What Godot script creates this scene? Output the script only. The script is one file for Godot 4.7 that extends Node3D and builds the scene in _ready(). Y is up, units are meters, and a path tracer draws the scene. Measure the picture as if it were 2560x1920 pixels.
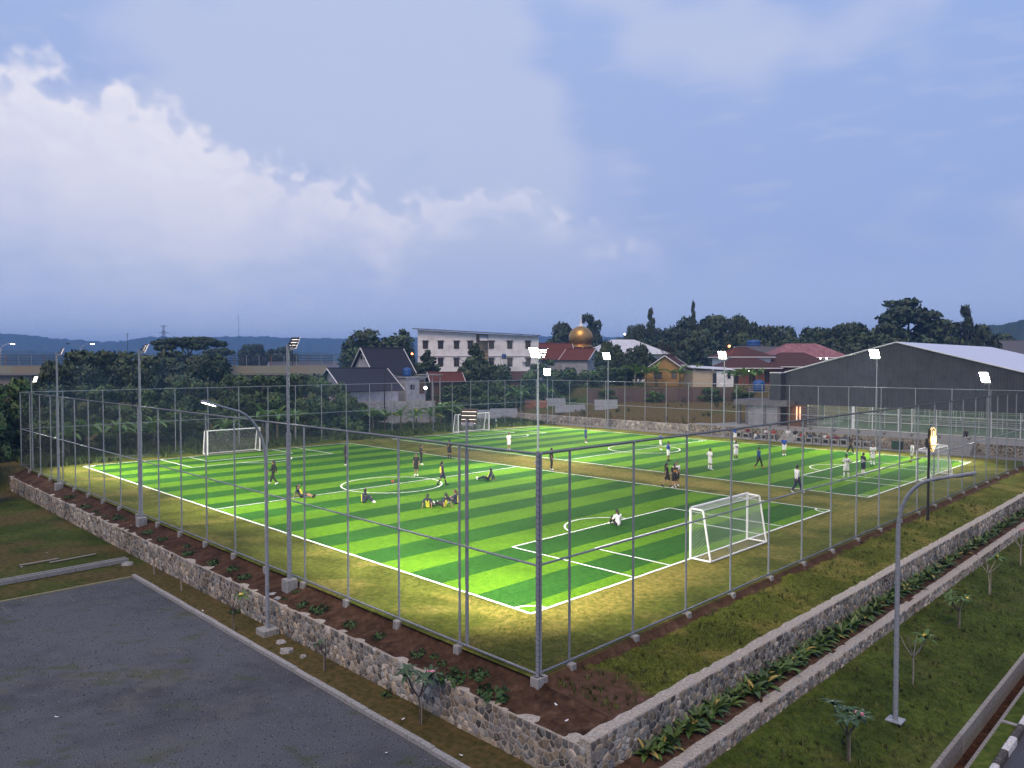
extends Node3D
# A floodlit pair of small football pitches at dusk, seen from above the near corner of their fence.
# World axes: x runs along the near goal line, -z runs along the near touch line; y = 0 is the turf.

const YAW := 0.7843
var rng := RandomNumberGenerator.new()
var M := {}
var taken := {}
var nz := FastNoiseLite.new()
var eye := Vector3(-17.923, 8.423, 17.062)

class MB:
	var v := PackedVector3Array()
	var n := PackedVector3Array()
	var c := PackedColorArray()
	var ix := PackedInt32Array()
	var col := Color(1, 1, 1)

	func vert(p: Vector3, q: Vector3) -> int:
		v.append(p); n.append(q); c.append(col)
		return v.size() - 1

	func tri(a: Vector3, b: Vector3, d: Vector3) -> void:
		var q := (b - a).cross(d - a).normalized()
		var k := vert(a, q)
		vert(b, q); vert(d, q)
		ix.append_array([k, k + 2, k + 1])

	func quad(a: Vector3, b: Vector3, d: Vector3, e: Vector3) -> void:
		var q := (b - a).cross(e - a)
		if q.length_squared() < 1e-14:
			q = (d - b).cross(e - b)
		q = q.normalized()
		var k := vert(a, q)
		vert(b, q); vert(d, q); vert(e, q)
		ix.append_array([k, k + 2, k + 1, k, k + 3, k + 2])

	func box(o: Vector3, s: Vector3, bs := Basis.IDENTITY) -> void:
		var h := s * 0.5
		var p := []
		for i in 8:
			p.append(o + bs * Vector3(h.x if i & 1 else -h.x, h.y if i & 2 else -h.y, h.z if i & 4 else -h.z))
		quad(p[4], p[5], p[7], p[6]); quad(p[1], p[0], p[2], p[3]); quad(p[5], p[1], p[3], p[7])
		quad(p[0], p[4], p[6], p[2]); quad(p[6], p[7], p[3], p[2]); quad(p[0], p[1], p[5], p[4])

	func loops(r: Array, cap0 := true, cap1 := true) -> void:
		# stacked rings of points, each ring counter-clockwise seen from above the stack
		for k in r.size() - 1:
			var a: PackedVector3Array = r[k]
			var b: PackedVector3Array = r[k + 1]
			var m := a.size()
			for i in m:
				var j := (i + 1) % m
				quad(a[i], a[j], b[j], b[i])
		if cap0:
			var a: PackedVector3Array = r[0]
			for i in range(1, a.size() - 1):
				tri(a[0], a[i + 1], a[i])
		if cap1:
			var a: PackedVector3Array = r[r.size() - 1]
			for i in range(1, a.size() - 1):
				tri(a[0], a[i], a[i + 1])

	func cbox(o: Vector3, s: Vector3, ch := 0.01, bs := Basis.IDENTITY, taper := 1.0) -> void:
		var r := []
		for lv in [[-s.y / 2, 1.0, ch], [-s.y / 2 + ch, 1.0, 0.0], [s.y / 2 - ch, taper, 0.0], [s.y / 2, taper, ch]]:
			var hx: float = s.x / 2 * lv[1] - lv[2]
			var hz: float = s.z / 2 * lv[1] - lv[2]
			var ring := PackedVector3Array()
			for q in [[-hx, hz - ch], [-hx + ch, hz], [hx - ch, hz], [hx, hz - ch], [hx, -hz + ch], [hx - ch, -hz], [-hx + ch, -hz], [-hx, -hz + ch]]:
				ring.append(o + bs * Vector3(q[0], lv[0], q[1]))
			r.append(ring)
		loops(r)

	func tube(p: PackedVector3Array, rad: PackedFloat32Array, sides := 8, caps := true) -> void:
		var m := p.size()
		var base := v.size()
		var side := Vector3.ZERO
		for i in m:
			var t: Vector3 = (p[mini(i + 1, m - 1)] - p[maxi(i - 1, 0)]).normalized()
			if side == Vector3.ZERO:
				side = t.cross(Vector3.UP if absf(t.y) < 0.9 else Vector3.RIGHT).normalized()
			side = (side - t * side.dot(t)).normalized()
			var up := side.cross(t)
			for k in sides:
				var w := TAU * k / sides
				var d := side * cos(w) + up * sin(w)
				vert(p[i] + d * rad[mini(i, rad.size() - 1)], d)
		for i in m - 1:
			for k in sides:
				var a := base + i * sides + k
				var b := base + i * sides + (k + 1) % sides
				ix.append_array([a, b + sides, a + sides, a, b, b + sides])
		if caps and sides > 3:
			for e in [0, m - 1]:
				var q: Vector3 = (p[0] - p[1]).normalized() if e == 0 else (p[m - 1] - p[m - 2]).normalized()
				var k0 := vert(p[e], q)
				for k in sides:
					vert(v[base + e * sides + k], q)
				for k in sides:
					if e == 0:
						ix.append_array([k0, k0 + 1 + k, k0 + 1 + (k + 1) % sides])
					else:
						ix.append_array([k0, k0 + 1 + (k + 1) % sides, k0 + 1 + k])

	func bar(a: Vector3, b: Vector3, r0: float, r1 := -1.0, sides := 8) -> void:
		tube(PackedVector3Array([a, b]), PackedFloat32Array([r0, r1 if r1 >= 0.0 else r0]), sides)

	func lathe(prof: Array, seg := 16, o := Vector3.ZERO, sc := Vector3.ONE) -> void:
		var base := v.size()
		var m := prof.size()
		for i in m:
			var q: Vector2 = prof[i]
			var d: Vector2 = prof[mini(i + 1, m - 1)] - prof[maxi(i - 1, 0)]
			var nn := Vector2(d.y, -d.x).normalized()
			for k in seg + 1:
				var w := TAU * k / seg
				vert(o + Vector3(q.x * cos(w), q.y, q.x * sin(w)) * sc, (Vector3(nn.x * cos(w), nn.y, nn.x * sin(w)) / sc).normalized())
		for i in m - 1:
			for k in seg:
				var a := base + i * (seg + 1) + k
				var b := a + seg + 1
				ix.append_array([a, a + 1, b + 1, a, b + 1, b])

	func mesh() -> ArrayMesh:
		var arr := []
		arr.resize(Mesh.ARRAY_MAX)
		arr[Mesh.ARRAY_VERTEX] = v
		arr[Mesh.ARRAY_NORMAL] = n
		arr[Mesh.ARRAY_COLOR] = c
		arr[Mesh.ARRAY_INDEX] = ix
		var m := ArrayMesh.new()
		m.add_surface_from_arrays(Mesh.PRIMITIVE_TRIANGLES, arr)
		return m

# ---------------------------------------------------------------- nodes
func numbered(called: String) -> String:
	var k: int = taken.get(called, 0)
	taken[called] = k + 1
	return called if k == 0 else "%s_%03d" % [called, k]

func tag(o: Node3D, label: String, category: String, group := "", kind := "") -> Node3D:
	if label: o.set_meta("label", label)
	if category: o.set_meta("category", category)
	if group: o.set_meta("group", group)
	if kind: o.set_meta("kind", kind)
	return o

func thing(called: String, label: String, category: String, at := Vector3.ZERO, turn := 0.0, group := "") -> Node3D:
	var o := Node3D.new()
	o.name = numbered(called)
	add_child(o)
	o.position = at
	o.rotation.y = turn
	return tag(o, label, category, group)

func part(parent: Node3D, called: String, mesh: Mesh, m: Material, at := Vector3.ZERO, bs := Basis.IDENTITY) -> MeshInstance3D:
	var o := MeshInstance3D.new()
	o.name = called
	o.mesh = mesh
	o.material_override = m
	o.transform = Transform3D(bs, at)
	parent.add_child(o, true)
	return o

func solo(called: String, label: String, category: String, mesh: Mesh, m: Material, at := Vector3.ZERO, turn := 0.0, group := "") -> MeshInstance3D:
	var o := part(self, numbered(called), mesh, m, at, Basis(Vector3.UP, turn))
	tag(o, label, category, group)
	return o

func struct(called: String, mesh: Mesh, m: Material, kind := "structure") -> MeshInstance3D:
	var o := part(self, numbered(called), mesh, m)
	o.set_meta("kind", kind)
	return o

func copy(o: Node3D, at: Vector3, turn: float, label := "") -> Node3D:
	var d: Node3D = o.duplicate()
	d.name = numbered(String(o.name).rstrip("0123456789").rstrip("_"))
	add_child(d)
	d.position = at
	d.rotation.y = turn
	if label: d.set_meta("label", label)
	return d

# ---------------------------------------------------------------- materials (base colours are linear)
func lin(r: float, g: float, b: float) -> Color:
	return Color(r, g, b).linear_to_srgb()

func plain(r: float, g: float, b: float, rough := 0.7, metal := 0.0) -> StandardMaterial3D:
	var m := StandardMaterial3D.new()
	m.albedo_color = lin(r, g, b)
	m.roughness = rough
	m.metallic = metal
	return m

func ntex(cols: Array, freq: float, oct := 4, size := 512, sd := 1, cell := false, normal := false) -> NoiseTexture2D:
	var f := FastNoiseLite.new()
	f.seed = sd
	f.noise_type = FastNoiseLite.TYPE_CELLULAR if cell else FastNoiseLite.TYPE_SIMPLEX_SMOOTH
	f.frequency = freq
	f.fractal_type = FastNoiseLite.FRACTAL_FBM if oct > 1 else FastNoiseLite.FRACTAL_NONE
	f.fractal_octaves = oct
	f.fractal_gain = 0.62
	var t := NoiseTexture2D.new()
	t.width = size
	t.height = size
	t.seamless = true
	t.noise = f
	if normal:
		t.as_normal_map = true
		t.bump_strength = 6.0
	elif cols.size():
		var g := Gradient.new()
		g.offsets = PackedFloat32Array(range(cols.size()).map(func(i): return float(i) / (cols.size() - 1)))
		g.colors = PackedColorArray(cols)
		t.color_ramp = g
	return t

func noisy(cols: Array, tile: float, freq := 0.01, oct := 5, rough := 0.9, relief := 0.0, vcol := false, sd := 1, size := 512) -> StandardMaterial3D:
	var m := StandardMaterial3D.new()
	m.albedo_texture = ntex(cols, freq, oct, size, sd)
	m.uv1_triplanar = true
	m.uv1_world_triplanar = true
	m.uv1_scale = Vector3.ONE / tile
	m.roughness = rough
	m.metallic_specular = 0.15 if vcol else 0.3
	m.vertex_color_use_as_albedo = vcol
	if relief > 0.0:
		m.heightmap_enabled = true
		m.heightmap_texture = ntex([], freq * 1.7, oct, size, sd + 5)
		m.heightmap_scale = relief
	return m

func tinted(rough := 0.8) -> StandardMaterial3D:
	var m := plain(1, 1, 1, rough)
	m.vertex_color_use_as_albedo = true
	return m

func glow(r: float, g: float, b: float, e: float) -> StandardMaterial3D:
	var m := plain(0.8, 0.8, 0.8, 0.4)
	m.emission_enabled = true
	m.emission = lin(r, g, b)
	m.emission_energy_multiplier = e
	return m

func materials() -> void:
	M.turf_light = noisy([lin(0.104, 0.28, 0.014), lin(0.168, 0.39, 0.02), lin(0.24, 0.5, 0.03)], 3.0, 0.02, 5, 0.95, 0.4, true, 3)
	M.turf_dark = noisy([lin(0.026, 0.126, 0.016), lin(0.046, 0.184, 0.026), lin(0.076, 0.246, 0.04)], 3.0, 0.02, 5, 0.95, 0.4, true, 4)
	M.line = noisy([lin(0.55, 0.57, 0.55), lin(0.78, 0.8, 0.78), lin(0.82, 0.84, 0.82)], 1.3, 0.02, 4, 0.9, 0.0, false, 5, 256)
	# vertex colours hold at most 1: the grass ramps are x4 and the turf ramps x2, and their sheets carry a quarter or a half
	M.grass = noisy([lin(0.16, 0.224, 0.032), lin(0.328, 0.4, 0.052), lin(0.472, 0.52, 0.08), lin(0.8, 0.72, 0.2)], 3.4, 0.02, 6, 0.95, 0.5, true, 6)
	M.lawn = noisy([lin(0.112, 0.18, 0.032), lin(0.2, 0.312, 0.048), lin(0.3, 0.4, 0.072), lin(0.48, 0.48, 0.12)], 3.8, 0.02, 6, 0.95, 0.5, true, 7)
	M.soil = noisy([lin(0.026, 0.016, 0.011), lin(0.058, 0.033, 0.021), lin(0.09, 0.052, 0.033), lin(0.16, 0.1, 0.068)], 2.6, 0.012, 6, 0.95, 3.0, true, 8)
	M.asphalt = noisy([lin(0.03, 0.032, 0.037), lin(0.07, 0.075, 0.086), lin(0.11, 0.117, 0.132), lin(0.26, 0.262, 0.27)], 3.0, 0.06, 5, 0.9, 0.8, true, 9, 1024)
	M.concrete = noisy([lin(0.16, 0.16, 0.16), lin(0.27, 0.27, 0.265), lin(0.36, 0.355, 0.35)], 1.6, 0.02, 5, 0.9, 0.6, true, 10)
	M.mortar = noisy([lin(0.2, 0.175, 0.145), lin(0.36, 0.325, 0.28), lin(0.54, 0.5, 0.45)], 1.0, 0.02, 5, 0.95, 1.5, false, 11)
	M.stone = noisy([lin(0.55, 0.53, 0.5), lin(0.9, 0.88, 0.85), lin(1, 1, 1)], 0.7, 0.015, 5, 0.85, 1.2, true, 12)
	M.steel = noisy([lin(0.18, 0.2, 0.23), lin(0.27, 0.295, 0.335), lin(0.34, 0.365, 0.4)], 0.9, 0.02, 4, 0.5, 0.0, false, 13, 256)
	M.steel.metallic = 0.15
	M.wire = plain(0.075, 0.09, 0.1, 0.5, 0.3)
	M.dark = plain(0.025, 0.028, 0.035, 0.5)
	M.black = plain(0.012, 0.012, 0.013, 0.6)
	M.white = noisy([lin(0.62, 0.63, 0.65), lin(0.78, 0.79, 0.8)], 0.9, 0.02, 3, 0.45, 0.0, false, 14, 256)
	M.net = plain(0.75, 0.76, 0.78, 0.8)
	M.plaster = noisy([lin(0.5, 0.51, 0.53), lin(0.74, 0.75, 0.77), lin(0.82, 0.83, 0.85)], 6.0, 0.006, 6, 0.9, 0.0, true, 15)
	M.siding = noisy([lin(0.04, 0.044, 0.056), lin(0.055, 0.06, 0.075), lin(0.068, 0.073, 0.09)], 4.0, 0.01, 4, 0.5, 0.0, false, 16, 256)
	M.roof_metal = noisy([lin(0.45, 0.5, 0.6), lin(0.56, 0.6, 0.7), lin(0.62, 0.66, 0.75)], 5.0, 0.01, 4, 0.4, 0.0, false, 17, 256)
	M.tile_dark = noisy([lin(0.022, 0.022, 0.032), lin(0.04, 0.04, 0.055), lin(0.06, 0.058, 0.075)], 2.0, 0.02, 5, 0.85, 1.0, true, 18)
	M.tile_brown = noisy([lin(0.055, 0.03, 0.028), lin(0.1, 0.055, 0.05), lin(0.15, 0.09, 0.08)], 2.4, 0.02, 5, 0.85, 1.0, true, 19)
	M.tile_red = noisy([lin(0.08, 0.03, 0.026), lin(0.15, 0.055, 0.045), lin(0.2, 0.085, 0.07)], 2.4, 0.02, 5, 0.85, 1.0, true, 20)
	M.roof_white = noisy([lin(0.5, 0.52, 0.56), lin(0.66, 0.68, 0.72)], 4.0, 0.01, 4, 0.5, 0.0, true, 21, 256)
	M.gold = noisy([lin(0.38, 0.2, 0.06), lin(0.5, 0.28, 0.09), lin(0.58, 0.34, 0.12)], 3.0, 0.01, 4, 0.38, 0.0, false, 22, 256)
	M.gold.metallic = 0.85
	M.window = plain(0.018, 0.018, 0.02, 0.25)
	M.timber = plain(0.1, 0.055, 0.035, 0.7)
	M.leaf = tinted(0.75)
	M.leaf.backlight_enabled = true
	M.leaf.backlight = Color(0.25, 0.3, 0.1)
	M.leaf_cool = M.leaf.duplicate()
	M.leaf_cool.albedo_color = lin(0.8, 0.86, 1.1)
	M.leaf_bush = M.leaf.duplicate()
	M.leaf_bush.albedo_color = lin(1.15, 1.3, 0.9)
	M.banana_stem = plain(0.09, 0.08, 0.045, 0.8)
	M.blade = tinted(0.85)
	M.bark = noisy([lin(0.05, 0.04, 0.032), lin(0.11, 0.09, 0.075), lin(0.17, 0.15, 0.13)], 1.2, 0.02, 5, 0.95, 1.5, false, 23, 256)
	M.bark_pale = noisy([lin(0.2, 0.18, 0.15), lin(0.32, 0.29, 0.25)], 0.8, 0.02, 4, 0.9, 0.0, false, 24, 256)
	M.tint = tinted(0.75)
	M.far = noisy([lin(0.55, 0.55, 0.55), lin(1, 1, 1)], 60.0, 0.02, 6, 1.0, 0.0, true, 25)
	var g := plain(0.5, 0.6, 0.55, 0.03)
	g.transparency = BaseMaterial3D.TRANSPARENCY_ALPHA
	g.albedo_color.a = 0.1
	M.glass = g
	M.skin = plain(0.3, 0.165, 0.1, 0.6)
	M.skin_dark = plain(0.2, 0.105, 0.065, 0.6)
	M.hair = plain(0.012, 0.01, 0.01, 0.5)
	M.hair_brown = plain(0.06, 0.028, 0.018, 0.5)
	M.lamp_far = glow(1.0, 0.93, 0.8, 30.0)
	M.lamp_near = glow(1.0, 0.86, 0.75, 3.0)
	M.lamp_street = glow(1.0, 0.9, 0.95, 14.0)
	M.lamp_orange = glow(1.0, 0.3, 0.06, 8.0)

# ---------------------------------------------------------------- sky
var rim := [Vector2(-1.6, 0.12), Vector2(-1.2, 0.22), Vector2(-0.9, 0.31), Vector2(-0.7, 0.34), Vector2(-0.602, 0.345), Vector2(-0.558, 0.345), Vector2(-0.512, 0.330), Vector2(-0.449, 0.322), Vector2(-0.397, 0.288), Vector2(-0.360, 0.273), Vector2(-0.327, 0.271), Vector2(-0.293, 0.262), Vector2(-0.247, 0.252), Vector2(-0.212, 0.245), Vector2(-0.188, 0.232), Vector2(-0.170, 0.212), Vector2(-0.152, 0.223), Vector2(-0.139, 0.231), Vector2(-0.090, 0.229), Vector2(-0.041, 0.236), Vector2(-0.004, 0.250), Vector2(0.027, 0.242), Vector2(0.052, 0.224), Vector2(0.083, 0.214), Vector2(0.120, 0.201), Vector2(0.144, 0.191), Vector2(0.2, 0.16), Vector2(0.4, 0.1)]

func bank_edge(a: float) -> float:
	for i in rim.size() - 1:
		if a < rim[i + 1].x:
			return lerpf(rim[i].y, rim[i + 1].y, clampf((a - rim[i].x) / (rim[i + 1].x - rim[i].x), 0, 1))
	return 0.1

func rgb(r: float, g: float, b: float) -> Vector3:
	var q := Color(r / 255.0, g / 255.0, b / 255.0).srgb_to_linear()
	return Vector3(q.r, q.g, q.b)

func sky_colour(a: float, e: float, low: Vector3, mid: Vector3, top: Vector3, east: Vector3, puff: Vector3, grey: Vector3) -> Vector3:
	# a: bearing, e: height above the horizon, both in radians
	var x := sin(a) * 900.0
	var y := e * 1000.0
	var z := cos(a) * 900.0
	var c := low.lerp(mid, smoothstep(0.01, 0.17, e)).lerp(top, smoothstep(0.2, 0.75, e))
	c = c.lerp(east, smoothstep(-0.1, 0.75, a) * (1.0 - smoothstep(1.6, 2.8, a)) * 0.55 * smoothstep(0.02, 0.2, e))
	# high thin veil
	var wide := nz.get_noise_3d(x * 0.35, y * 0.45, z * 0.35)
	var veil := smoothstep(-0.15, 0.45, wide + 0.5 * exp(-pow((a + 0.12) / 0.4, 2.0)) * smoothstep(0.55, 0.2, absf(e - 0.33)) * 1.4 - 0.2)
	c = c.lerp(grey, veil * 0.75 * smoothstep(0.04, 0.2, e))
	var streak := smoothstep(0.12, 0.5, nz.get_noise_3d(x * 0.8, y * 4.0, z * 0.8 + 77.0))
	c = c.lerp(grey, streak * 0.22 * smoothstep(0.08, 0.2, e))
	# the big cumulus bank and its bumpy top
	if a > -1.6 and a < 0.4 and e < 0.5:
		var rough := nz.get_noise_3d(x * 1.2, y * 1.5, z * 1.2 + 300.0) * 0.026 + nz.get_noise_3d(x * 4.5, y * 5.0, z * 4.5) * 0.008 + nz.get_noise_3d(x * 15.0, y * 15.0, z * 15.0) * 0.002
		var d := bank_edge(a) + rough - e
		var full := smoothstep(-1.6, -1.1, a) * (1.0 - smoothstep(0.1, 0.24, a))
		var soft := 0.022 + 0.07 * smoothstep(0.0, 0.5, nz.get_noise_3d(x * 2.0, y * 2.0, z * 2.0 - 90.0) + 0.1)
		var thick := lerpf(0.07, 0.27, smoothstep(0.0, -0.5, a)) + nz.get_noise_3d(x * 1.5, y * 3.0, z * 1.5) * 0.05
		var body := smoothstep(0.0, soft, d) * (1.0 - smoothstep(thick * 0.2, thick * 1.15, d) * 0.88)
		var fold := 0.5 + 0.9 * nz.get_noise_3d(x * 3.0, y * 4.0, z * 3.0 + 40.0) + 0.4 * nz.get_noise_3d(x * 9.0, y * 11.0, z * 9.0)
		var light := lerpf(0.3, 0.8, smoothstep(0.15, -0.55, a)) + 0.26 * clampf(fold, 0.0, 1.0) * smoothstep(0.16, 0.0, d)
		c = c.lerp(puff, clampf(body * full * light, 0.0, 1.0))
	return c

func make_sky() -> Sky:
	var W := 4096
	var H := 2048
	var low := rgb(182, 198, 232)
	var mid := rgb(158, 175, 217)
	var top := rgb(152, 178, 227)
	var east := rgb(142, 168, 220)
	var puff := rgb(226, 224, 235)
	var grey := rgb(186, 195, 222)
	var coarse := Image.create(512, 256, false, Image.FORMAT_RGBF)
	for j in 256:
		var e := PI / 2 - (j + 0.5) / 256.0 * PI
		for i in 512:
			var q := low * 0.5
			if e > -0.03:
				var a := wrapf((i + 0.5) / 512.0 * TAU - YAW, -PI, PI)
				q = sky_colour(a, maxf(e, 0.0), low, mid, top, east, puff, grey)
			coarse.set_pixel(i, j, Color(q.x, q.y, q.z))
	coarse.resize(W, H, Image.INTERPOLATE_CUBIC)
	var i0 := int((YAW - 0.78) / TAU * W)
	var i1 := int((YAW + 0.74) / TAU * W)
	for j in range(620, 1040):
		var e := maxf(PI / 2 - (j + 0.5) / H * PI, 0.0)
		for i in range(i0, i1):
			var a := (i + 0.5) / W * TAU - YAW
			var q := sky_colour(a, e, low, mid, top, east, puff, grey)
			coarse.set_pixel(posmod(i, W), j, Color(q.x, q.y, q.z))
	var m := PanoramaSkyMaterial.new()
	m.panorama = ImageTexture.create_from_image(coarse)
	var s := Sky.new()
	s.sky_material = m
	return s

func surroundings() -> void:
	nz.noise_type = FastNoiseLite.TYPE_SIMPLEX_SMOOTH
	nz.frequency = 0.01
	nz.fractal_octaves = 3
	nz.seed = 11
	var cam := Camera3D.new()
	cam.name = "camera"
	add_child(cam)
	cam.position = eye
	cam.rotation = Vector3(-0.0292, -YAW, 0)
	cam.fov = 54.5
	cam.far = 9000
	cam.current = true
	var env := Environment.new()
	env.background_mode = Environment.BG_SKY
	env.sky = make_sky()
	env.tonemap_mode = Environment.TONE_MAPPER_LINEAR
	env.tonemap_exposure = 1.2
	env.background_energy_multiplier = 0.95
	env.sdfgi_enabled = true
	env.ssao_enabled = true
	env.ssil_enabled = true
	env.fog_enabled = true
	env.fog_density = 0.0004
	env.fog_light_color = Color(0.55, 0.74, 1.0)
	var we := WorldEnvironment.new()
	we.name = "world_environment"
	we.environment = env
	add_child(we)
	var sun := DirectionalLight3D.new()
	sun.name = "dusk_sun"
	sun.light_energy = 0.6
	sun.light_angular_distance = 30.0
	sun.light_color = Color(1.0, 0.87, 0.72)
	sun.shadow_enabled = true
	add_child(sun)
	# the afterglow stands high behind the left shoulder of the viewer
	sun.look_at_from_position(Vector3(-40, 60, 22), Vector3.ZERO)

# ---------------------------------------------------------------- ground
func sheet(x0: float, x1: float, z0: float, z1: float, sx: float, sz: float, hf: Callable, cf: Callable, share := 1.0) -> ArrayMesh:
	var b := MB.new()
	var nx := maxi(1, int(ceil((x1 - x0) / sx)))
	var nk := maxi(1, int(ceil((z1 - z0) / sz)))
	for k in nk + 1:
		for i in nx + 1:
			var x := lerpf(x0, x1, float(i) / nx)
			var z := lerpf(z0, z1, float(k) / nk)
			var h: float = hf.call(x, z)
			var d := 0.05
			b.col = Color(cf.call(x, z)) * share
			b.vert(Vector3(x, h, z), Vector3(h - float(hf.call(x + d, z)), d, h - float(hf.call(x, z + d))).normalized())
	for k in nk:
		for i in nx:
			var a := k * (nx + 1) + i
			b.ix.append_array([a, a + 1, a + nx + 2, a, a + nx + 2, a + nx + 1])
	return b.mesh()

func n2(x: float, z: float, s: float) -> float:
	return nz.get_noise_2d(x * s, z * s)

func flat(_x: float, _z: float) -> float:
	return 0.0

func dry(x: float, z: float, most := 1.0) -> Color:
	# patches of dried grass among the green
	var t := clampf(smoothstep(0.05, 0.5, n2(x, z + 40.0, 22.0) + 0.45 * n2(x, z, 70.0)) * most, 0.0, 1.0)
	var k := 0.85 + 0.5 * n2(x, z, 38.0)
	return Color(k, k, k).lerp(Color(1.5, 1.2, 1.8), t)

func terrace_y(z: float) -> float:
	return -0.03 - 0.15 * smoothstep(3.66, 3.86, z) - maxf(0.0, z - 3.8) * 0.06

func bank_y(x: float, z: float) -> float:
	var s := clampf((-3.45 - x) / 1.25, 0.0, 1.0)
	return lerpf(terrace_y(z), -0.47, pow(s, 0.62)) + 0.05 * n2(x, z, 90.0) * smoothstep(0.0, 0.3, s)

func lawn_y(x: float, z: float) -> float:
	return lerpf(-1.62, -2.2, clampf((z - 7.5) / 3.7, 0.0, 1.0)) + 0.03 * n2(x, z, 30.0)

func lower_y(x: float, z: float) -> float:
	return -1.55 - 0.65 * smoothstep(7.5, 12.0, z) + 0.03 * n2(x, z, 40.0)

func depth_of(x: float, z: float) -> float:
	return (x - eye.x) * sin(YAW) - (z - eye.z) * cos(YAW)

func back_y(x: float, z: float) -> float:
	var h := -3.4
	var db := -53.4 - z
	var dr := x - 60.2
	if db > -1.0 and x > -30.0:
		h = lerpf(-3.4, 0.02, smoothstep(-30.0, -4.0, x)) + clampf(db, 0.0, 40.0) * 0.035
	if dr > 0.0:
		h = maxf(h, 1.02 + clampf(dr, 0.0, 14.0) * 0.1)
		if depth_of(x, z) > 116.5 and x > 74.0:
			h = 4.2
	if db < -1.0 and dr <= 0.0:
		h = -3.4
	if dr > 0.0 and z > -29.0 and z < 10.0 and x < 110.0:
		h = 0.7
	return h + 0.1 * n2(x, z, 12.0)

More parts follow.
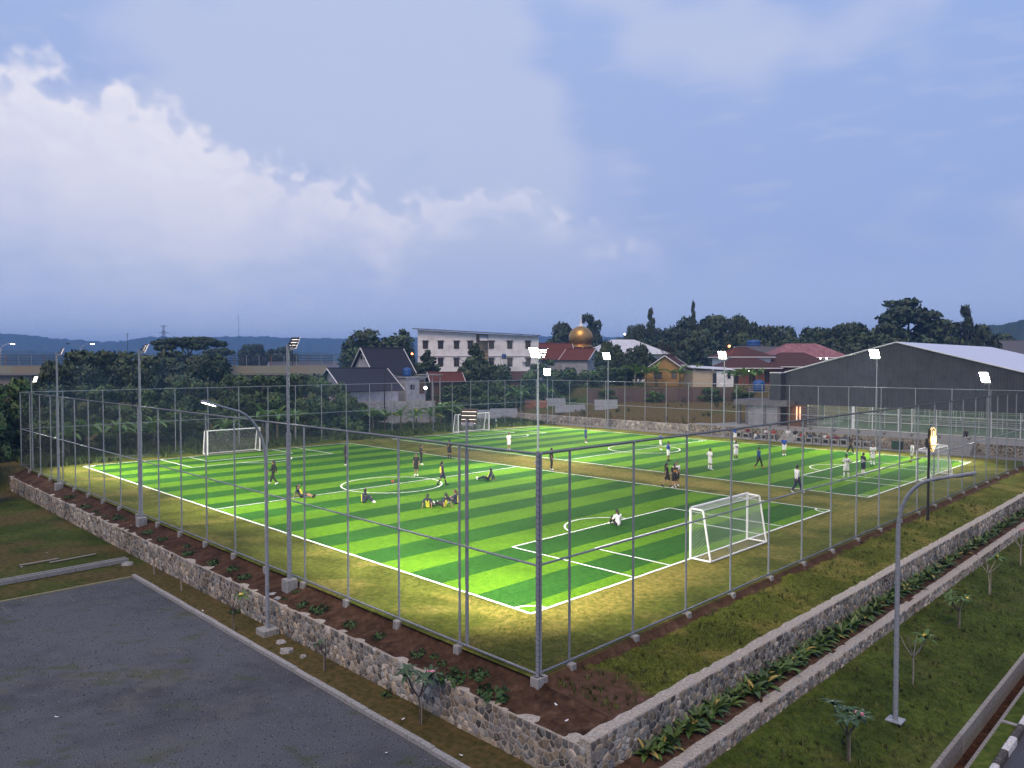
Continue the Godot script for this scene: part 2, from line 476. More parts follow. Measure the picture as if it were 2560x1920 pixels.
func ground() -> void:
	# wide ground, out to the hills
	var white := func(_x: float, _z: float) -> Color: return Color(1, 1, 1)
	struct("ground", sheet(-160, 300, -330, 140, 2.5, 2.5, back_y, func(x: float, z: float) -> Color:
		var t := smoothstep(-0.2, 0.3, n2(x, z, 9.0) + 0.4 * n2(x, z, 40.0) + (0.6 if x > 62.0 and z > -56.0 else -0.1))
		return Color(0.8, 0.95, 0.8).lerp(Color(1.9, 1.0, 2.3), t), 0.25), M.lawn)
	var far := MB.new()
	far.col = Color(0.25, 0.25, 0.25)
	var out := [Vector3(-4000, -4, 900), Vector3(4000, -4, 900), Vector3(4000, -4, -6000), Vector3(-4000, -4, -6000)]
	far.quad(out[0], out[1], out[2], out[3])
	struct("plain", far.mesh(), M.lawn)
	# grass round the pitches
	struct("grass_surround", sheet(-3.62, 57.4, -55.0, 3.7, 0.4, 0.4, func(x: float, z: float) -> float: return -0.012 - 0.012 * absf(n2(x, z, 60.0)), func(x: float, z: float) -> Color:
		var c := dry(x, z)
		var worn := 0.0   # trodden, sun-dried ground behind the goals, at the near corner and on the strip between the pitches
		worn = maxf(worn, 1.15 - Vector2((x - 4.5) / 9.0, (z - 0.7) / 1.5).length())
		worn = maxf(worn, 0.75 - Vector2((x + 0.7) / 1.1, (z + 1.0) / 5.0).length())
		worn = maxf(worn, 1.0 - Vector2((x - 27.5) / 2.2, (z + 20.0) / 26.0).length())
		worn = maxf(worn, 1.0 - Vector2((x - 26.0) / 8.0, (z - 1.3) / 1.4).length())
		worn = clampf(worn * 1.6 + 0.55 * n2(x, z, 55.0), 0.0, 1.0) * smoothstep(0.0, 0.2, worn)
		return c.lerp(Color(2.2, 1.6, 2.4), worn * 0.8), 0.25), M.grass)
	struct("dirt_bank", sheet(-4.7, -3.45, -55.0, 6.35, 0.16, 0.3, bank_y, func(x: float, z: float) -> Color:
		var k := 0.8 + 0.5 * n2(x, z, 60.0)
		return Color(k, k, k)), M.soil)
	struct("terrace", sheet(-3.45, 57.4, 3.62, 6.35, 0.3, 0.25, func(x: float, z: float) -> float: return terrace_y(z) + 0.02 * n2(x, z, 60.0), func(x: float, z: float) -> Color:
		var earth := smoothstep(-0.3, 0.25, n2(x, z, 45.0) - (x + 1.9 - (z - 3.6) * 0.25) * 0.9)
		return (dry(x, z, 1.0) * 0.95).lerp(Color(0.8, 0.42, 1.8), earth), 0.25), M.grass)
	struct("soil_edge", sheet(-3.45, 57.4, 3.6, 4.15, 0.2, 0.07, func(x: float, z: float) -> float: return terrace_y(z) - 0.03 + 0.05 * smoothstep(4.1, 3.85, z + 0.3 * n2(x, 0.0, 90.0)), white), M.soil)
	struct("lower_ground", sheet(-110, -4.55, -75, 45, 0.8, 0.8, lower_y, func(x: float, z: float) -> Color:
		var c := dry(x, z, 0.7)
		var bare := smoothstep(-0.1, 0.3, n2(x + 9.0, z, 16.0) + 0.4 * n2(x, z, 60.0) + (0.75 if x > -6.2 and z > -20.0 else 0.0))
		return (c * 0.8).lerp(Color(1.35, 0.72, 1.7), bare * 0.85), 0.25), M.lawn)
	struct("planting_bed", sheet(-4.6, 57, 6.2, 7.3, 0.3, 0.2, func(x: float, z: float) -> float: return -1.22 + 0.04 * n2(x, z, 90.0), white), M.soil)
	struct("lawn", sheet(-4.7, 80, 7.35, 11.25, 0.4, 0.3, lawn_y, func(x: float, z: float) -> Color:
		return dry(x, z, 0.55), 0.25), M.lawn)
	struct("verge", sheet(-12, 80, 11.85, 12.3, 0.5, 0.2, func(_x: float, _z: float) -> float: return -2.24, func(x: float, z: float) -> Color: return dry(x, z, 0.2) * 1.15, 0.25), M.lawn)
	struct("road", sheet(-12, 90, 12.3, 19.0, 1.0, 1.0, func(_x: float, _z: float) -> float: return -2.34, func(_x: float, _z: float) -> Color: return Color(0.85, 0.85, 0.9)), M.asphalt)
	# car park, stained and mossy, with its kerb and edging
	var park := struct("car_park", sheet(-26, -6.2, -19.5, 9.0, 0.22, 0.22, func(x: float, z: float) -> float: return -1.515 + 0.006 * n2(x, z, 30.0) - 0.65 * smoothstep(7.5, 12.0, z), func(x: float, z: float) -> Color:
		var k := 0.92 + 0.28 * n2(x, z, 14.0) + 0.2 * n2(x, z, 60.0) + 0.16 * n2(x, z, 190.0)
		var moss := smoothstep(0.28, 0.5, n2(x + 50.0, z, 34.0) * 0.75 + 0.55 * n2(x, z, 150.0) + 0.25 * n2(x, z, 320.0))
		var dust := smoothstep(0.15, 0.5, n2(x, z + 80.0, 26.0) + 0.5 * n2(x, z, 170.0))
		return Color(k, k, k).lerp(Color(1.5, 1.25, 0.95), dust * 0.5).lerp(Color(0.7, 0.78, 0.42), moss * 0.75)), M.asphalt)
	part(park, "asphalt", sheet(-60, -26, -19.5, 9.0, 2.0, 2.0, func(_x: float, z: float) -> float: return -1.515 - 0.65 * smoothstep(7.5, 12.0, z), white), M.asphalt)
	part(park, "asphalt", sheet(-60, -6.2, 9.0, 45.0, 2.0, 1.0, func(_x: float, z: float) -> float: return -1.515 - 0.65 * smoothstep(7.5, 12.0, z), white), M.asphalt)
	var kb := MB.new()
	kb.cbox(Vector3(0, 0, 0), Vector3(0.16, 0.24, 0.985), 0.018)
	var km := kb.mesh()
	for k in 36:
		part(park, "kerb_stone", km, M.concrete, Vector3(-6.13 + rng.randf_range(-0.008, 0.008), -1.5 + rng.randf_range(-0.01, 0.01) - 0.65 * smoothstep(7.5, 12.0, -19.1 + k), -19.1 + k), Basis(Vector3.UP, rng.randf_range(-0.008, 0.008)))
	var ed := MB.new()
	ed.col = Color(0.9, 0.85, 0.55)
	ed.cbox(Vector3(-30, -1.5, -19.56), Vector3(47.5, 0.08, 0.1), 0.01)
	part(park, "edging", ed.mesh(), M.concrete)
	# worn bay lines
	for q in [[-9.1, -18.0, 1.1], [-11.4, -18.2, 1.3]]:
		var b := MB.new()
		b.col = Color(0.42, 0.42, 0.42)
		b.cbox(Vector3(q[0], -1.508, q[1]), Vector3(0.08, 0.006, q[2]), 0.001)
		part(park, "bay_line", b.mesh(), M.concrete)
	drain()
	gutter()

func drain() -> void:
	var d := struct("drain_channel", sheet(-12, 80, 11.2, 11.9, 5, 0.2, func(_x: float, _z: float) -> float: return -2.8, func(_x: float, _z: float) -> Color: return Color(0.6, 0.5, 0.4)), M.soil)
	var a := MB.new()
	var k := 0
	while k < 46:
		a.col = Color(1, 0.93, 0.85) * rng.randf_range(0.85, 1.05)
		a.cbox(Vector3(-11 + k * 2.0, -2.49, 11.25), Vector3(1.99, 0.64 + rng.randf_range(-0.01, 0.01), 0.12), 0.015)
		k += 1
	part(d, "side_wall", a.mesh(), M.concrete)
	a = MB.new()
	a.col = Color(0.8, 0.75, 0.68)
	a.cbox(Vector3(34, -2.52, 11.84), Vector3(92, 0.58, 0.1), 0.015)
	part(d, "side_wall", a.mesh(), M.concrete)
	for x in [4.0, 7.8, 13.5, 19.0, 26.0]:
		a = MB.new()
		a.cbox(Vector3(x, -2.225, 12.08), Vector3(0.14, 0.05, 0.5), 0.01)
		part(d, "cross_strip", a.mesh(), M.concrete)
	# kerb stones along the road, painted black and white in turn
	var kerb := thing("road_kerb", "black and white painted kerb stones beside the road in the right corner", "kerb", Vector3(0, -2.34, 12.38))
	var kb := MB.new()
	kb.cbox(Vector3(0, 0.1, 0), Vector3(0.485, 0.24, 0.18), 0.025)
	var km := kb.mesh()
	var wb := noisy([lin(0.3, 0.29, 0.28), lin(0.55, 0.54, 0.53), lin(0.7, 0.7, 0.7)], 0.8, 0.02, 5, 0.85, 0.5, false, 31, 256)
	var bb := noisy([lin(0.03, 0.028, 0.026), lin(0.07, 0.062, 0.058), lin(0.16, 0.15, 0.14)], 0.8, 0.02, 5, 0.85, 0.5, false, 32, 256)
	for i in 90:
		part(kerb, "kerb_stone", km, wb if int(floor(i / 2.0)) % 2 == 0 else bb, Vector3(-4.0 + i * 0.5, rng.randf_range(-0.008, 0.008), rng.randf_range(-0.008, 0.008)))

func gutter() -> void:
	var t := thing("concrete_gutter", "long pale concrete gutter lying across the grass beyond the car park", "gutter", Vector3(-5.4, -1.53, -22.7), 0.03)
	for k in 9:
		var b := MB.new()
		b.col = Color(1.15, 1.13, 1.1) * rng.randf_range(0.9, 1.05)
		var x := -0.6 - k * 1.2
		b.cbox(Vector3(x, 0.03, 0), Vector3(1.185, 0.06, 0.42), 0.01)
		b.cbox(Vector3(x, 0.13, 0.175), Vector3(1.185, 0.16, 0.07), 0.012)
		b.cbox(Vector3(x, 0.13, -0.175), Vector3(1.185, 0.16, 0.07), 0.012)
		part(t, "channel_section", b.mesh(), M.concrete)
	for q in [[-7.2, -25.1, 2.2, 0.12], [-8.6, -25.5, 1.7, 0.06]]:
		var b := MB.new()
		b.bar(Vector3(-q[2] / 2, 0.06, 0), Vector3(q[2] / 2, 0.06, 0), 0.05, 0.045, 7)
		solo("timber_pole", "thin timber pole lying on the grass beyond the gutter, the %s one" % ("longer" if q[2] > 2.0 else "shorter"), "pole", b.mesh(), M.bark_pale, Vector3(q[0], -1.55, q[1]), q[3])

# ---------------------------------------------------------------- pitches
func pitch(x0: float, W: float, called: String) -> void:
	var L := 50.0
	var p := Node3D.new()
	p.name = called
	add_child(p)
	p.set_meta("kind", "structure")
	var z := 0.0
	var k := 0
	while z > -L:
		var z1 := maxf(-L, (-0.8 if k == 0 else z - 2.0))
		if z1 < -L + 0.3: z1 = -L
		var tone := 1.0 + 0.06 * rng.randf_range(-1, 1)
		var m := sheet(x0, x0 + W, z1, z, 1.3, 1.0, flat, func(x: float, zz: float) -> Color:
			var q := tone * (1.0 + 0.2 * n2(x, zz, 20.0) + 0.16 * n2(x * 0.25, zz, 120.0) + 0.12 * n2(x, zz, 90.0))
			return Color(q, q, q), 0.5)
		part(p, "turf_strip", m, M.turf_light if k % 2 == 0 else M.turf_dark)
		z = z1
		k += 1
	var lw := 0.1
	var line := func(ax: float, az: float, bx: float, bz: float, w := 0.1) -> void:
		var b := MB.new()
		var d := Vector2(bx - ax, bz - az)
		var len := d.length()
		d /= len
		var s := Vector2(-d.y, d.x)
		var n := maxi(1, int(len / 0.7))
		for i in n:
			var q := []
			for e in [0, 1]:
				var t := float(i + e) / n * len
				var at := Vector2(ax, az) + d * t
				var wob := 0.006 * sin(t * 5.0) + 0.012 * n2(at.x, at.y, 60.0)
				q.append(at + s * (w / 2 + wob)); q.append(at - s * (w / 2 - wob))
			b.quad(Vector3(x0 + q[0].x, 0.008, q[0].y), Vector3(x0 + q[2].x, 0.008, q[2].y), Vector3(x0 + q[3].x, 0.008, q[3].y), Vector3(x0 + q[1].x, 0.008, q[1].y))
		part(p, "pitch_line", b.mesh(), M.line)
	var arc := func(cx: float, cz: float, r: float, a0: float, a1: float, n: int) -> void:
		var b := MB.new()
		for i in n:
			var q := []
			for e in [0, 1]:
				var w := lerpf(a0, a1, float(i + e) / n)
				for rr in [r - lw / 2, r + lw / 2]:
					q.append(Vector3(x0 + cx + cos(w) * rr, 0.012, cz + sin(w) * rr))
			b.quad(q[0], q[2], q[3], q[1])
		part(p, "pitch_line", b.mesh(), M.line)
	line.call(0, 0, W, 0, 0.12); line.call(0, -L, W, -L); line.call(0.0, 0, 0.0, -L, 0.12); line.call(W, 0, W, -L)
	line.call(0, -L / 2, W, -L / 2)
	arc.call(W / 2, -L / 2, 3.42, 0, TAU, 48)
	for e in [0, 1]:
		var s := -1.0 if e == 0 else 1.0
		var g := 0.0 if e == 0 else -L
		line.call(5.94, g, 5.94, g + s * 6.84); line.call(W - 5.94, g, W - 5.94, g + s * 6.84); line.call(5.94, g + s * 6.84, W - 5.94, g + s * 6.84)
		line.call(8.41, g, 8.41, g + s * 4.0); line.call(W - 8.41, g, W - 8.41, g + s * 4.0); line.call(8.41, g + s * 4.0, W - 8.41, g + s * 4.0, 0.14)
		var h := asin(0.71 / 2.37)
		if e == 0: arc.call(W / 2, -6.13, 2.37, -h, -PI + h, 24)
		else: arc.call(W / 2, -L + 6.13, 2.37, h, PI - h, 24)
		for cx in [0.0, W]:
			var a0: float = (PI if e == 0 else PI / 2) if cx > 0.0 else (-PI / 2 if e == 0 else 0.0)
			arc.call(cx, g, 0.8, a0, a0 + PI / 2, 8)

# ---------------------------------------------------------------- nets and fences
func lattice(b: MB, o: Vector3, u: Vector3, w: Vector3, poly: PackedVector2Array, step: float, r: float) -> void:
	# two families of diagonal cords across a convex outline
	for fam in [1.0, -1.0]:
		var d := Vector2(1, fam).normalized()
		var s := Vector2(-d.y, d.x)
		var lo := 1e9
		var hi := -1e9
		for q in poly:
			lo = minf(lo, q.dot(s)); hi = maxf(hi, q.dot(s))
		var t := lo + step * 0.5
		while t < hi:
			var t0 := -1e9
			var t1 := 1e9
			for i in poly.size():
				var a := poly[i]
				var e := poly[(i + 1) % poly.size()] - a
				var nn := Vector2(-e.y, e.x)
				var f0 := (s * t - a).dot(nn)
				var f1 := d.dot(nn)
				if absf(f1) < 1e-7:
					if f0 < 0.0: t1 = -2e9
				elif f1 > 0.0: t0 = maxf(t0, -f0 / f1)
				else: t1 = minf(t1, -f0 / f1)
			if t1 - t0 > 0.01:
				var a := s * t + d * t0
				var e := s * t + d * t1
				b.tube(PackedVector3Array([o + u * a.x + w * a.y, o + u * e.x + w * e.y]), PackedFloat32Array([r]), 3, false)
			t += step

func wall_stones(host: Node3D, L: float, H: float, cell: float, mortar_d: float, tones: Array, seedn: int, near: int, top_wobble := 0.05) -> void:
	# host's own axes: x along the wall, y up from its foot, z outwards. Irregular stones set in recessed mortar.
	var r := RandomNumberGenerator.new()
	r.seed = seedn
	var nx := int(L / cell)
	var ny := maxi(2, int(round(H / cell)))
	var pts := []
	for i in nx + 1:
		for j in ny:
			pts.append(Vector2((i + 0.5 * (j % 2) + r.randf_range(-0.5, 0.5)) * L / nx, (j + 0.5 + r.randf_range(-0.46, 0.46)) * H / ny))
	var made := []
	for i in nx + 1:
		for j in ny:
			var p: Vector2 = pts[i * ny + j]
			var poly := PackedVector2Array([Vector2(maxf(0, p.x - 0.7), 0), Vector2(minf(L, p.x + 0.7), 0), Vector2(minf(L, p.x + 0.7), H), Vector2(maxf(0, p.x - 0.7), H)])
			for di in range(-2, 3):
				for dj in range(-2, 3):
					if (di == 0 and dj == 0) or i + di < 0 or i + di > nx or j + dj < 0 or j + dj >= ny: continue
					var q: Vector2 = pts[(i + di) * ny + j + dj]
					var mid := (p + q) * 0.5
					var nn := p - q
					var cut := PackedVector2Array()
					for k in poly.size():
						var a := poly[k]
						var e := poly[(k + 1) % poly.size()]
						var fa := (a - mid).dot(nn)
						var fe := (e - mid).dot(nn)
						if fa >= 0.0: cut.append(a)
						if (fa > 0.0 and fe < 0.0) or (fa < 0.0 and fe > 0.0): cut.append(a.lerp(e, fa / (fa - fe)))
					poly = cut
			if poly.size() < 3: continue
			var mid := Vector2.ZERO
			for q in poly: mid += q
			mid /= poly.size()
			var tone: Color = tones[r.randi() % tones.size()] * r.randf_range(0.5, 1.4) * (0.9 + 0.6 * n2(p.x, p.y * 0.4, 28.0) + 0.3 * n2(p.x, p.y, 90.0))
			made.append([host.to_global(Vector3(mid.x, mid.y, 0)).distance_to(eye), mid, poly, tone, r.randf_range(0.012, 0.038), r.randf_range(-0.12, 0.12), r.randf_range(-0.12, 0.12)])
	made.sort_custom(func(a, b): return a[0] < b[0])
	var rest := MB.new()
	for k in made.size():
		var s: Array = made[k]
		var b := MB.new() if k < near else rest
		b.col = s[3]
		var mid: Vector2 = s[1]
		var rings := []
		for lv in [[0.93, -0.02, 0.0], [0.86, 0.6, 0.3], [0.62, 1.0, 1.0]]:
			var ring := PackedVector3Array()
			for q in s[2]:
				var g: Vector2 = (q - mid) * lv[0]
				if g.length() > 0.02: g -= g.normalized() * 0.008
				ring.append(Vector3(mid.x + g.x if k >= near else g.x, mid.y + g.y if k >= near else g.y, s[4] * lv[1] + (g.x * s[5] + g.y * s[6]) * lv[2]))
			rings.append(ring)
		b.loops(rings, false, true)
		if k < near:
			part(host, "stone", b.mesh(), M.stone, Vector3(mid.x, mid.y, 0))
	if rest.v.size():
		part(host, "stonework", rest.mesh(), M.stone).set_meta("kind", "stuff")
	# mortar core with an uneven mortar top
	var core := MB.new()
	var n := int(L / 0.25)
	var prev := PackedVector3Array()
	for i in n + 1:
		var x := L * i / n
		var y0 := H + top_wobble * (n2(x, seedn, 130.0) * 1.2 + r.randf_range(-0.3, 0.3))
		var y1 := H + 0.02 + top_wobble * (n2(x, seedn + 60.0, 130.0) * 1.2 + r.randf_range(-0.3, 0.3))
		var f := 0.012 + 0.02 * r.randf()
		var ring := PackedVector3Array([Vector3(x, -0.3, 0.006), Vector3(x, y0 - 0.04, 0.008), Vector3(x, y0, -f), Vector3(x, (y0 + y1) / 2 + 0.02 * r.randf(), -mortar_d * 0.5), Vector3(x, y1, -mortar_d + f), Vector3(x, y1 - 0.05, -mortar_d), Vector3(x, -0.3, -mortar_d)])
		if i:
			for k in 7:
				core.quad(prev[k], ring[k], ring[(k + 1) % 7], prev[(k + 1) % 7])
		if i == 0 or i == n:
			for k in range(1, 6):
				core.tri(ring[0], ring[k], ring[k + 1])
		prev = ring
	part(host, "mortar", core.mesh(), M.mortar)

func walls() -> void:
	var mixed := [Color(0.36, 0.345, 0.32), Color(0.24, 0.25, 0.255), Color(0.42, 0.36, 0.28), Color(0.33, 0.28, 0.21), Color(0.48, 0.44, 0.39), Color(0.17, 0.16, 0.15), Color(0.29, 0.3, 0.3)]
	var t := thing("stone_wall", "rubble stone retaining wall below the bare dirt bank beside the car park", "wall", Vector3(-4.75, -1.6, -55), -PI / 2)
	wall_stones(t, 61.3, 1.12, 0.185, 0.36, mixed, 5, 300)
	t = thing("stone_wall", "tall rubble stone retaining wall below the grass terrace, above the leafy planting bed", "wall", Vector3(-4.75, -1.3, 6.4))
	wall_stones(t, 62, 1.0, 0.175, 0.34, mixed, 6, 300)
	t = thing("stone_wall", "low rubble stone wall between the leafy planting bed and the sloping lawn", "wall", Vector3(-4.75, -1.66, 7.52))
	wall_stones(t, 62, 0.44, 0.17, 0.34, [Color(0.4, 0.38, 0.35), Color(0.26, 0.27, 0.28), Color(0.45, 0.4, 0.34), Color(0.34, 0.29, 0.24)], 7, 300, 0.03)
	t = thing("stone_wall", "pale rubble stone wall at the far side of the pitches below the bare yard", "wall", Vector3(60, -0.05, -62), -PI / 2)
	wall_stones(t, 31, 1.0, 0.32, 0.34, [Color(0.4, 0.37, 0.33), Color(0.3, 0.28, 0.26), Color(0.45, 0.42, 0.38)], 8, 60)
	t = thing("stone_wall", "brown rubble stone wall behind the concrete seats, below the hall terrace", "wall", Vector3(60, -0.05, -31), -PI / 2)
	wall_stones(t, 26.4, 1.1, 0.3, 0.34, [Color(0.26, 0.22, 0.17), Color(0.2, 0.17, 0.14), Color(0.3, 0.27, 0.22)], 9, 120)
	t = thing("stone_wall", "brown rubble stone wall to the right of the terrace steps", "wall", Vector3(60, -0.05, -1.2), -PI / 2)
	wall_stones(t, 10, 1.1, 0.3, 0.34, [Color(0.26, 0.22, 0.17), Color(0.2, 0.17, 0.14), Color(0.3, 0.27, 0.22)], 10, 40)

func fence(label: String, a: Vector3, along: float, posts: Array, L: float, near: bool) -> void:
	# own axes: x along the fence, z across it
	var H := 6.0
	var t := thing("chain_link_fence", label, "fence", a, along)
	var pm := MB.new()
	pm.bar(Vector3(0, -0.3, 0), Vector3(0, H, 0), 0.036, -1, 10 if near else 6)
	pm.lathe([Vector2(0.044, H - 0.03), Vector2(0.046, H), Vector2(0.03, H + 0.03), Vector2(0, H + 0.036)], 8)
	var pmesh := pm.mesh()
	var fm := MB.new()
	fm.cbox(Vector3(0, -0.2, 0), Vector3(0.24, 0.5, 0.24), 0.015, Basis.IDENTITY, 0.95)
	var fmesh := fm.mesh()
	var panel := MB.new()
	lattice(panel, Vector3(0, 0.08, 0.05), Vector3.RIGHT, Vector3.UP, PackedVector2Array([Vector2(0, 0), Vector2(3, 0), Vector2(3, H - 0.1), Vector2(0, H - 0.1)]), 0.064, 0.0012 if near else 0.0012)
	var panel_mesh := panel.mesh()
	for i in posts.size():
		part(t, "post", pmesh, M.steel, Vector3(posts[i], 0, 0))
		if near:
			part(t, "footing", fmesh, M.concrete, Vector3(posts[i], -0.0, -0.06 if along > 0.5 else 0.06), Basis(Vector3.UP, rng.randf_range(-0.06, 0.06)))
		if i:
			var w: float = posts[i] - posts[i - 1]
			part(t, "wire_mesh", panel_mesh, M.wire, Vector3(posts[i - 1], 0, 0), Basis.from_scale(Vector3(w / 3.0, 1, 1)))
	for y in [0.1, 3.02, H]:
		var b := MB.new()
		b.bar(Vector3(posts[0], y, 0), Vector3(posts[posts.size() - 1], y, 0), 0.032 if near else 0.026, -1, 8)
		part(t, "rail", b.mesh(), M.steel)
	if near:
		# the net is laced to the top and bottom rails with dark cord
		for y in [0.1, H]:
			var b := MB.new()
			var p := PackedVector3Array()
			var n := int(L / 0.085)
			for i in n * 5:
				var w := i / 5.0 * TAU
				p.append(Vector3(posts[0] + i / 5.0 * 0.085, y + cos(w) * 0.038, sin(w) * 0.038))
			b.tube(p, PackedFloat32Array([0.01]), 3, false)
			part(t, "lacing_cord", b.mesh(), M.wire)

func fences() -> void:
	var posts := [0.0]
	for k in 19: posts.append(3.16 + 3.0 * k)
	fence("near chain-link fence along the left touch line, above the bare dirt bank", Vector3(-3.55, 0, 3.62), PI / 2, posts, 57.2, true)
	posts = [0.12]
	for k in 20: posts.append(1.3 + 2.99 * k)
	posts.append(60.9)
	fence("near chain-link fence behind the closest goal, above the grass terrace", Vector3(-3.55, 0, 3.62), 0, posts, 59.6, true)
	posts = []
	for k in 21: posts.append(3.045 * k)
	fence("far chain-link fence behind the two distant goals, before the banana plants", Vector3(-3.55, 0, -53.6), 0, posts, 60.9, false)
	posts = []
	for k in 20: posts.append(3.01 * k)
	fence("far chain-link fence along the concrete seats and the bare yard", Vector3(57.35, 0, 3.62), PI / 2, posts, 57.2, false)
	# the thick corner post, bound from top to foot
	var t := thing("corner_post", "thick cord-bound corner post of the fence on a concrete block", "post", Vector3(-3.55, 0, 3.62))
	var b := MB.new()
	b.bar(Vector3(0, -0.1, 0), Vector3(0, 6.06, 0), 0.05, -1, 12)
	part(t, "pole", b.mesh(), M.steel)
	b = MB.new()
	var p := PackedVector3Array()
	for i in 40 * 8:
		var w := i / 8.0 * TAU
		p.append(Vector3(cos(w) * 0.054, 0.1 + i / 8.0 * 0.148, sin(w) * 0.054))
	b.tube(p, PackedFloat32Array([0.008]), 3, false)
	part(t, "lacing_cord", b.mesh(), M.wire)
	b = MB.new()
	b.cbox(Vector3(-0.02, -0.2, 0.02), Vector3(0.3, 0.5, 0.3), 0.02, Basis(Vector3.UP, 0.0), 0.96)
	part(t, "footing", b.mesh(), M.concrete)

# ---------------------------------------------------------------- goals
func goals() -> void:
	var W := 5.0
	var H := 2.2
	var dt := 0.6
	var db := 0.97
	var proto := thing("football_goal", "nearest white goal with its full net, behind the near fence", "goal", Vector3(12.37, 0, 0.02), 0, "white goals on the pitches")
	var bar := func(a: Vector3, e: Vector3, r: float, called: String) -> void:
		var b := MB.new()
		b.bar(a, e, r, -1, 10)
		part(proto, called, b.mesh(), M.white)
	for s in [-1.0, 1.0]:
		bar.call(Vector3(s * W / 2, 0, 0), Vector3(s * W / 2, H, 0), 0.055, "post")
		bar.call(Vector3(s * W / 2, H - 0.02, 0), Vector3(s * W / 2, H - 0.04, dt), 0.04, "top_strut")
		bar.call(Vector3(s * W / 2, H - 0.04, dt), Vector3(s * W / 2, 0.05, db), 0.045, "back_stay")
		bar.call(Vector3(s * W / 2, 0.05, 0), Vector3(s * W / 2, 0.05, db), 0.04, "ground_bar")
	bar.call(Vector3(-W / 2 - 0.05, H, 0), Vector3(W / 2 + 0.05, H, 0), 0.055, "crossbar")
	bar.call(Vector3(-W / 2, 0.05, db), Vector3(W / 2, 0.05, db), 0.04, "ground_bar")
	bar.call(Vector3(-W / 2, H - 0.04, dt), Vector3(W / 2, H - 0.04, dt), 0.02, "top_strut")
	var net := MB.new()
	var slope := Vector3(0, H - 0.09, dt - db)
	lattice(net, Vector3(-W / 2, 0.05, db), Vector3.RIGHT, slope.normalized(), PackedVector2Array([Vector2(0, 0), Vector2(W, 0), Vector2(W, slope.length()), Vector2(0, slope.length())]), 0.115, 0.0028)
	lattice(net, Vector3(-W / 2, H - 0.03, 0), Vector3.RIGHT, Vector3.BACK, PackedVector2Array([Vector2(0, 0), Vector2(W, 0), Vector2(W, dt), Vector2(0, dt)]), 0.115, 0.0028)
	for s in [-1.0, 1.0]:
		lattice(net, Vector3(s * W / 2, 0.05, 0), Vector3.BACK, Vector3.UP, PackedVector2Array([Vector2(0, 0), Vector2(db, 0), Vector2(dt, H - 0.09), Vector2(0, H - 0.09)]), 0.115, 0.0028)
	part(proto, "net", net.mesh(), M.net)
	copy(proto, Vector3(12.6, 0, -50.02), PI, "white goal at the far left, in front of the dark bushes")
	copy(proto, Vector3(42.5, 0, -50.02), PI, "white goal at the far end of the second pitch, before the corrugated sheets")
	copy(proto, Vector3(42.2, 0, 0.02), 0, "white goal on the right, behind the black pole with the lit emblem")

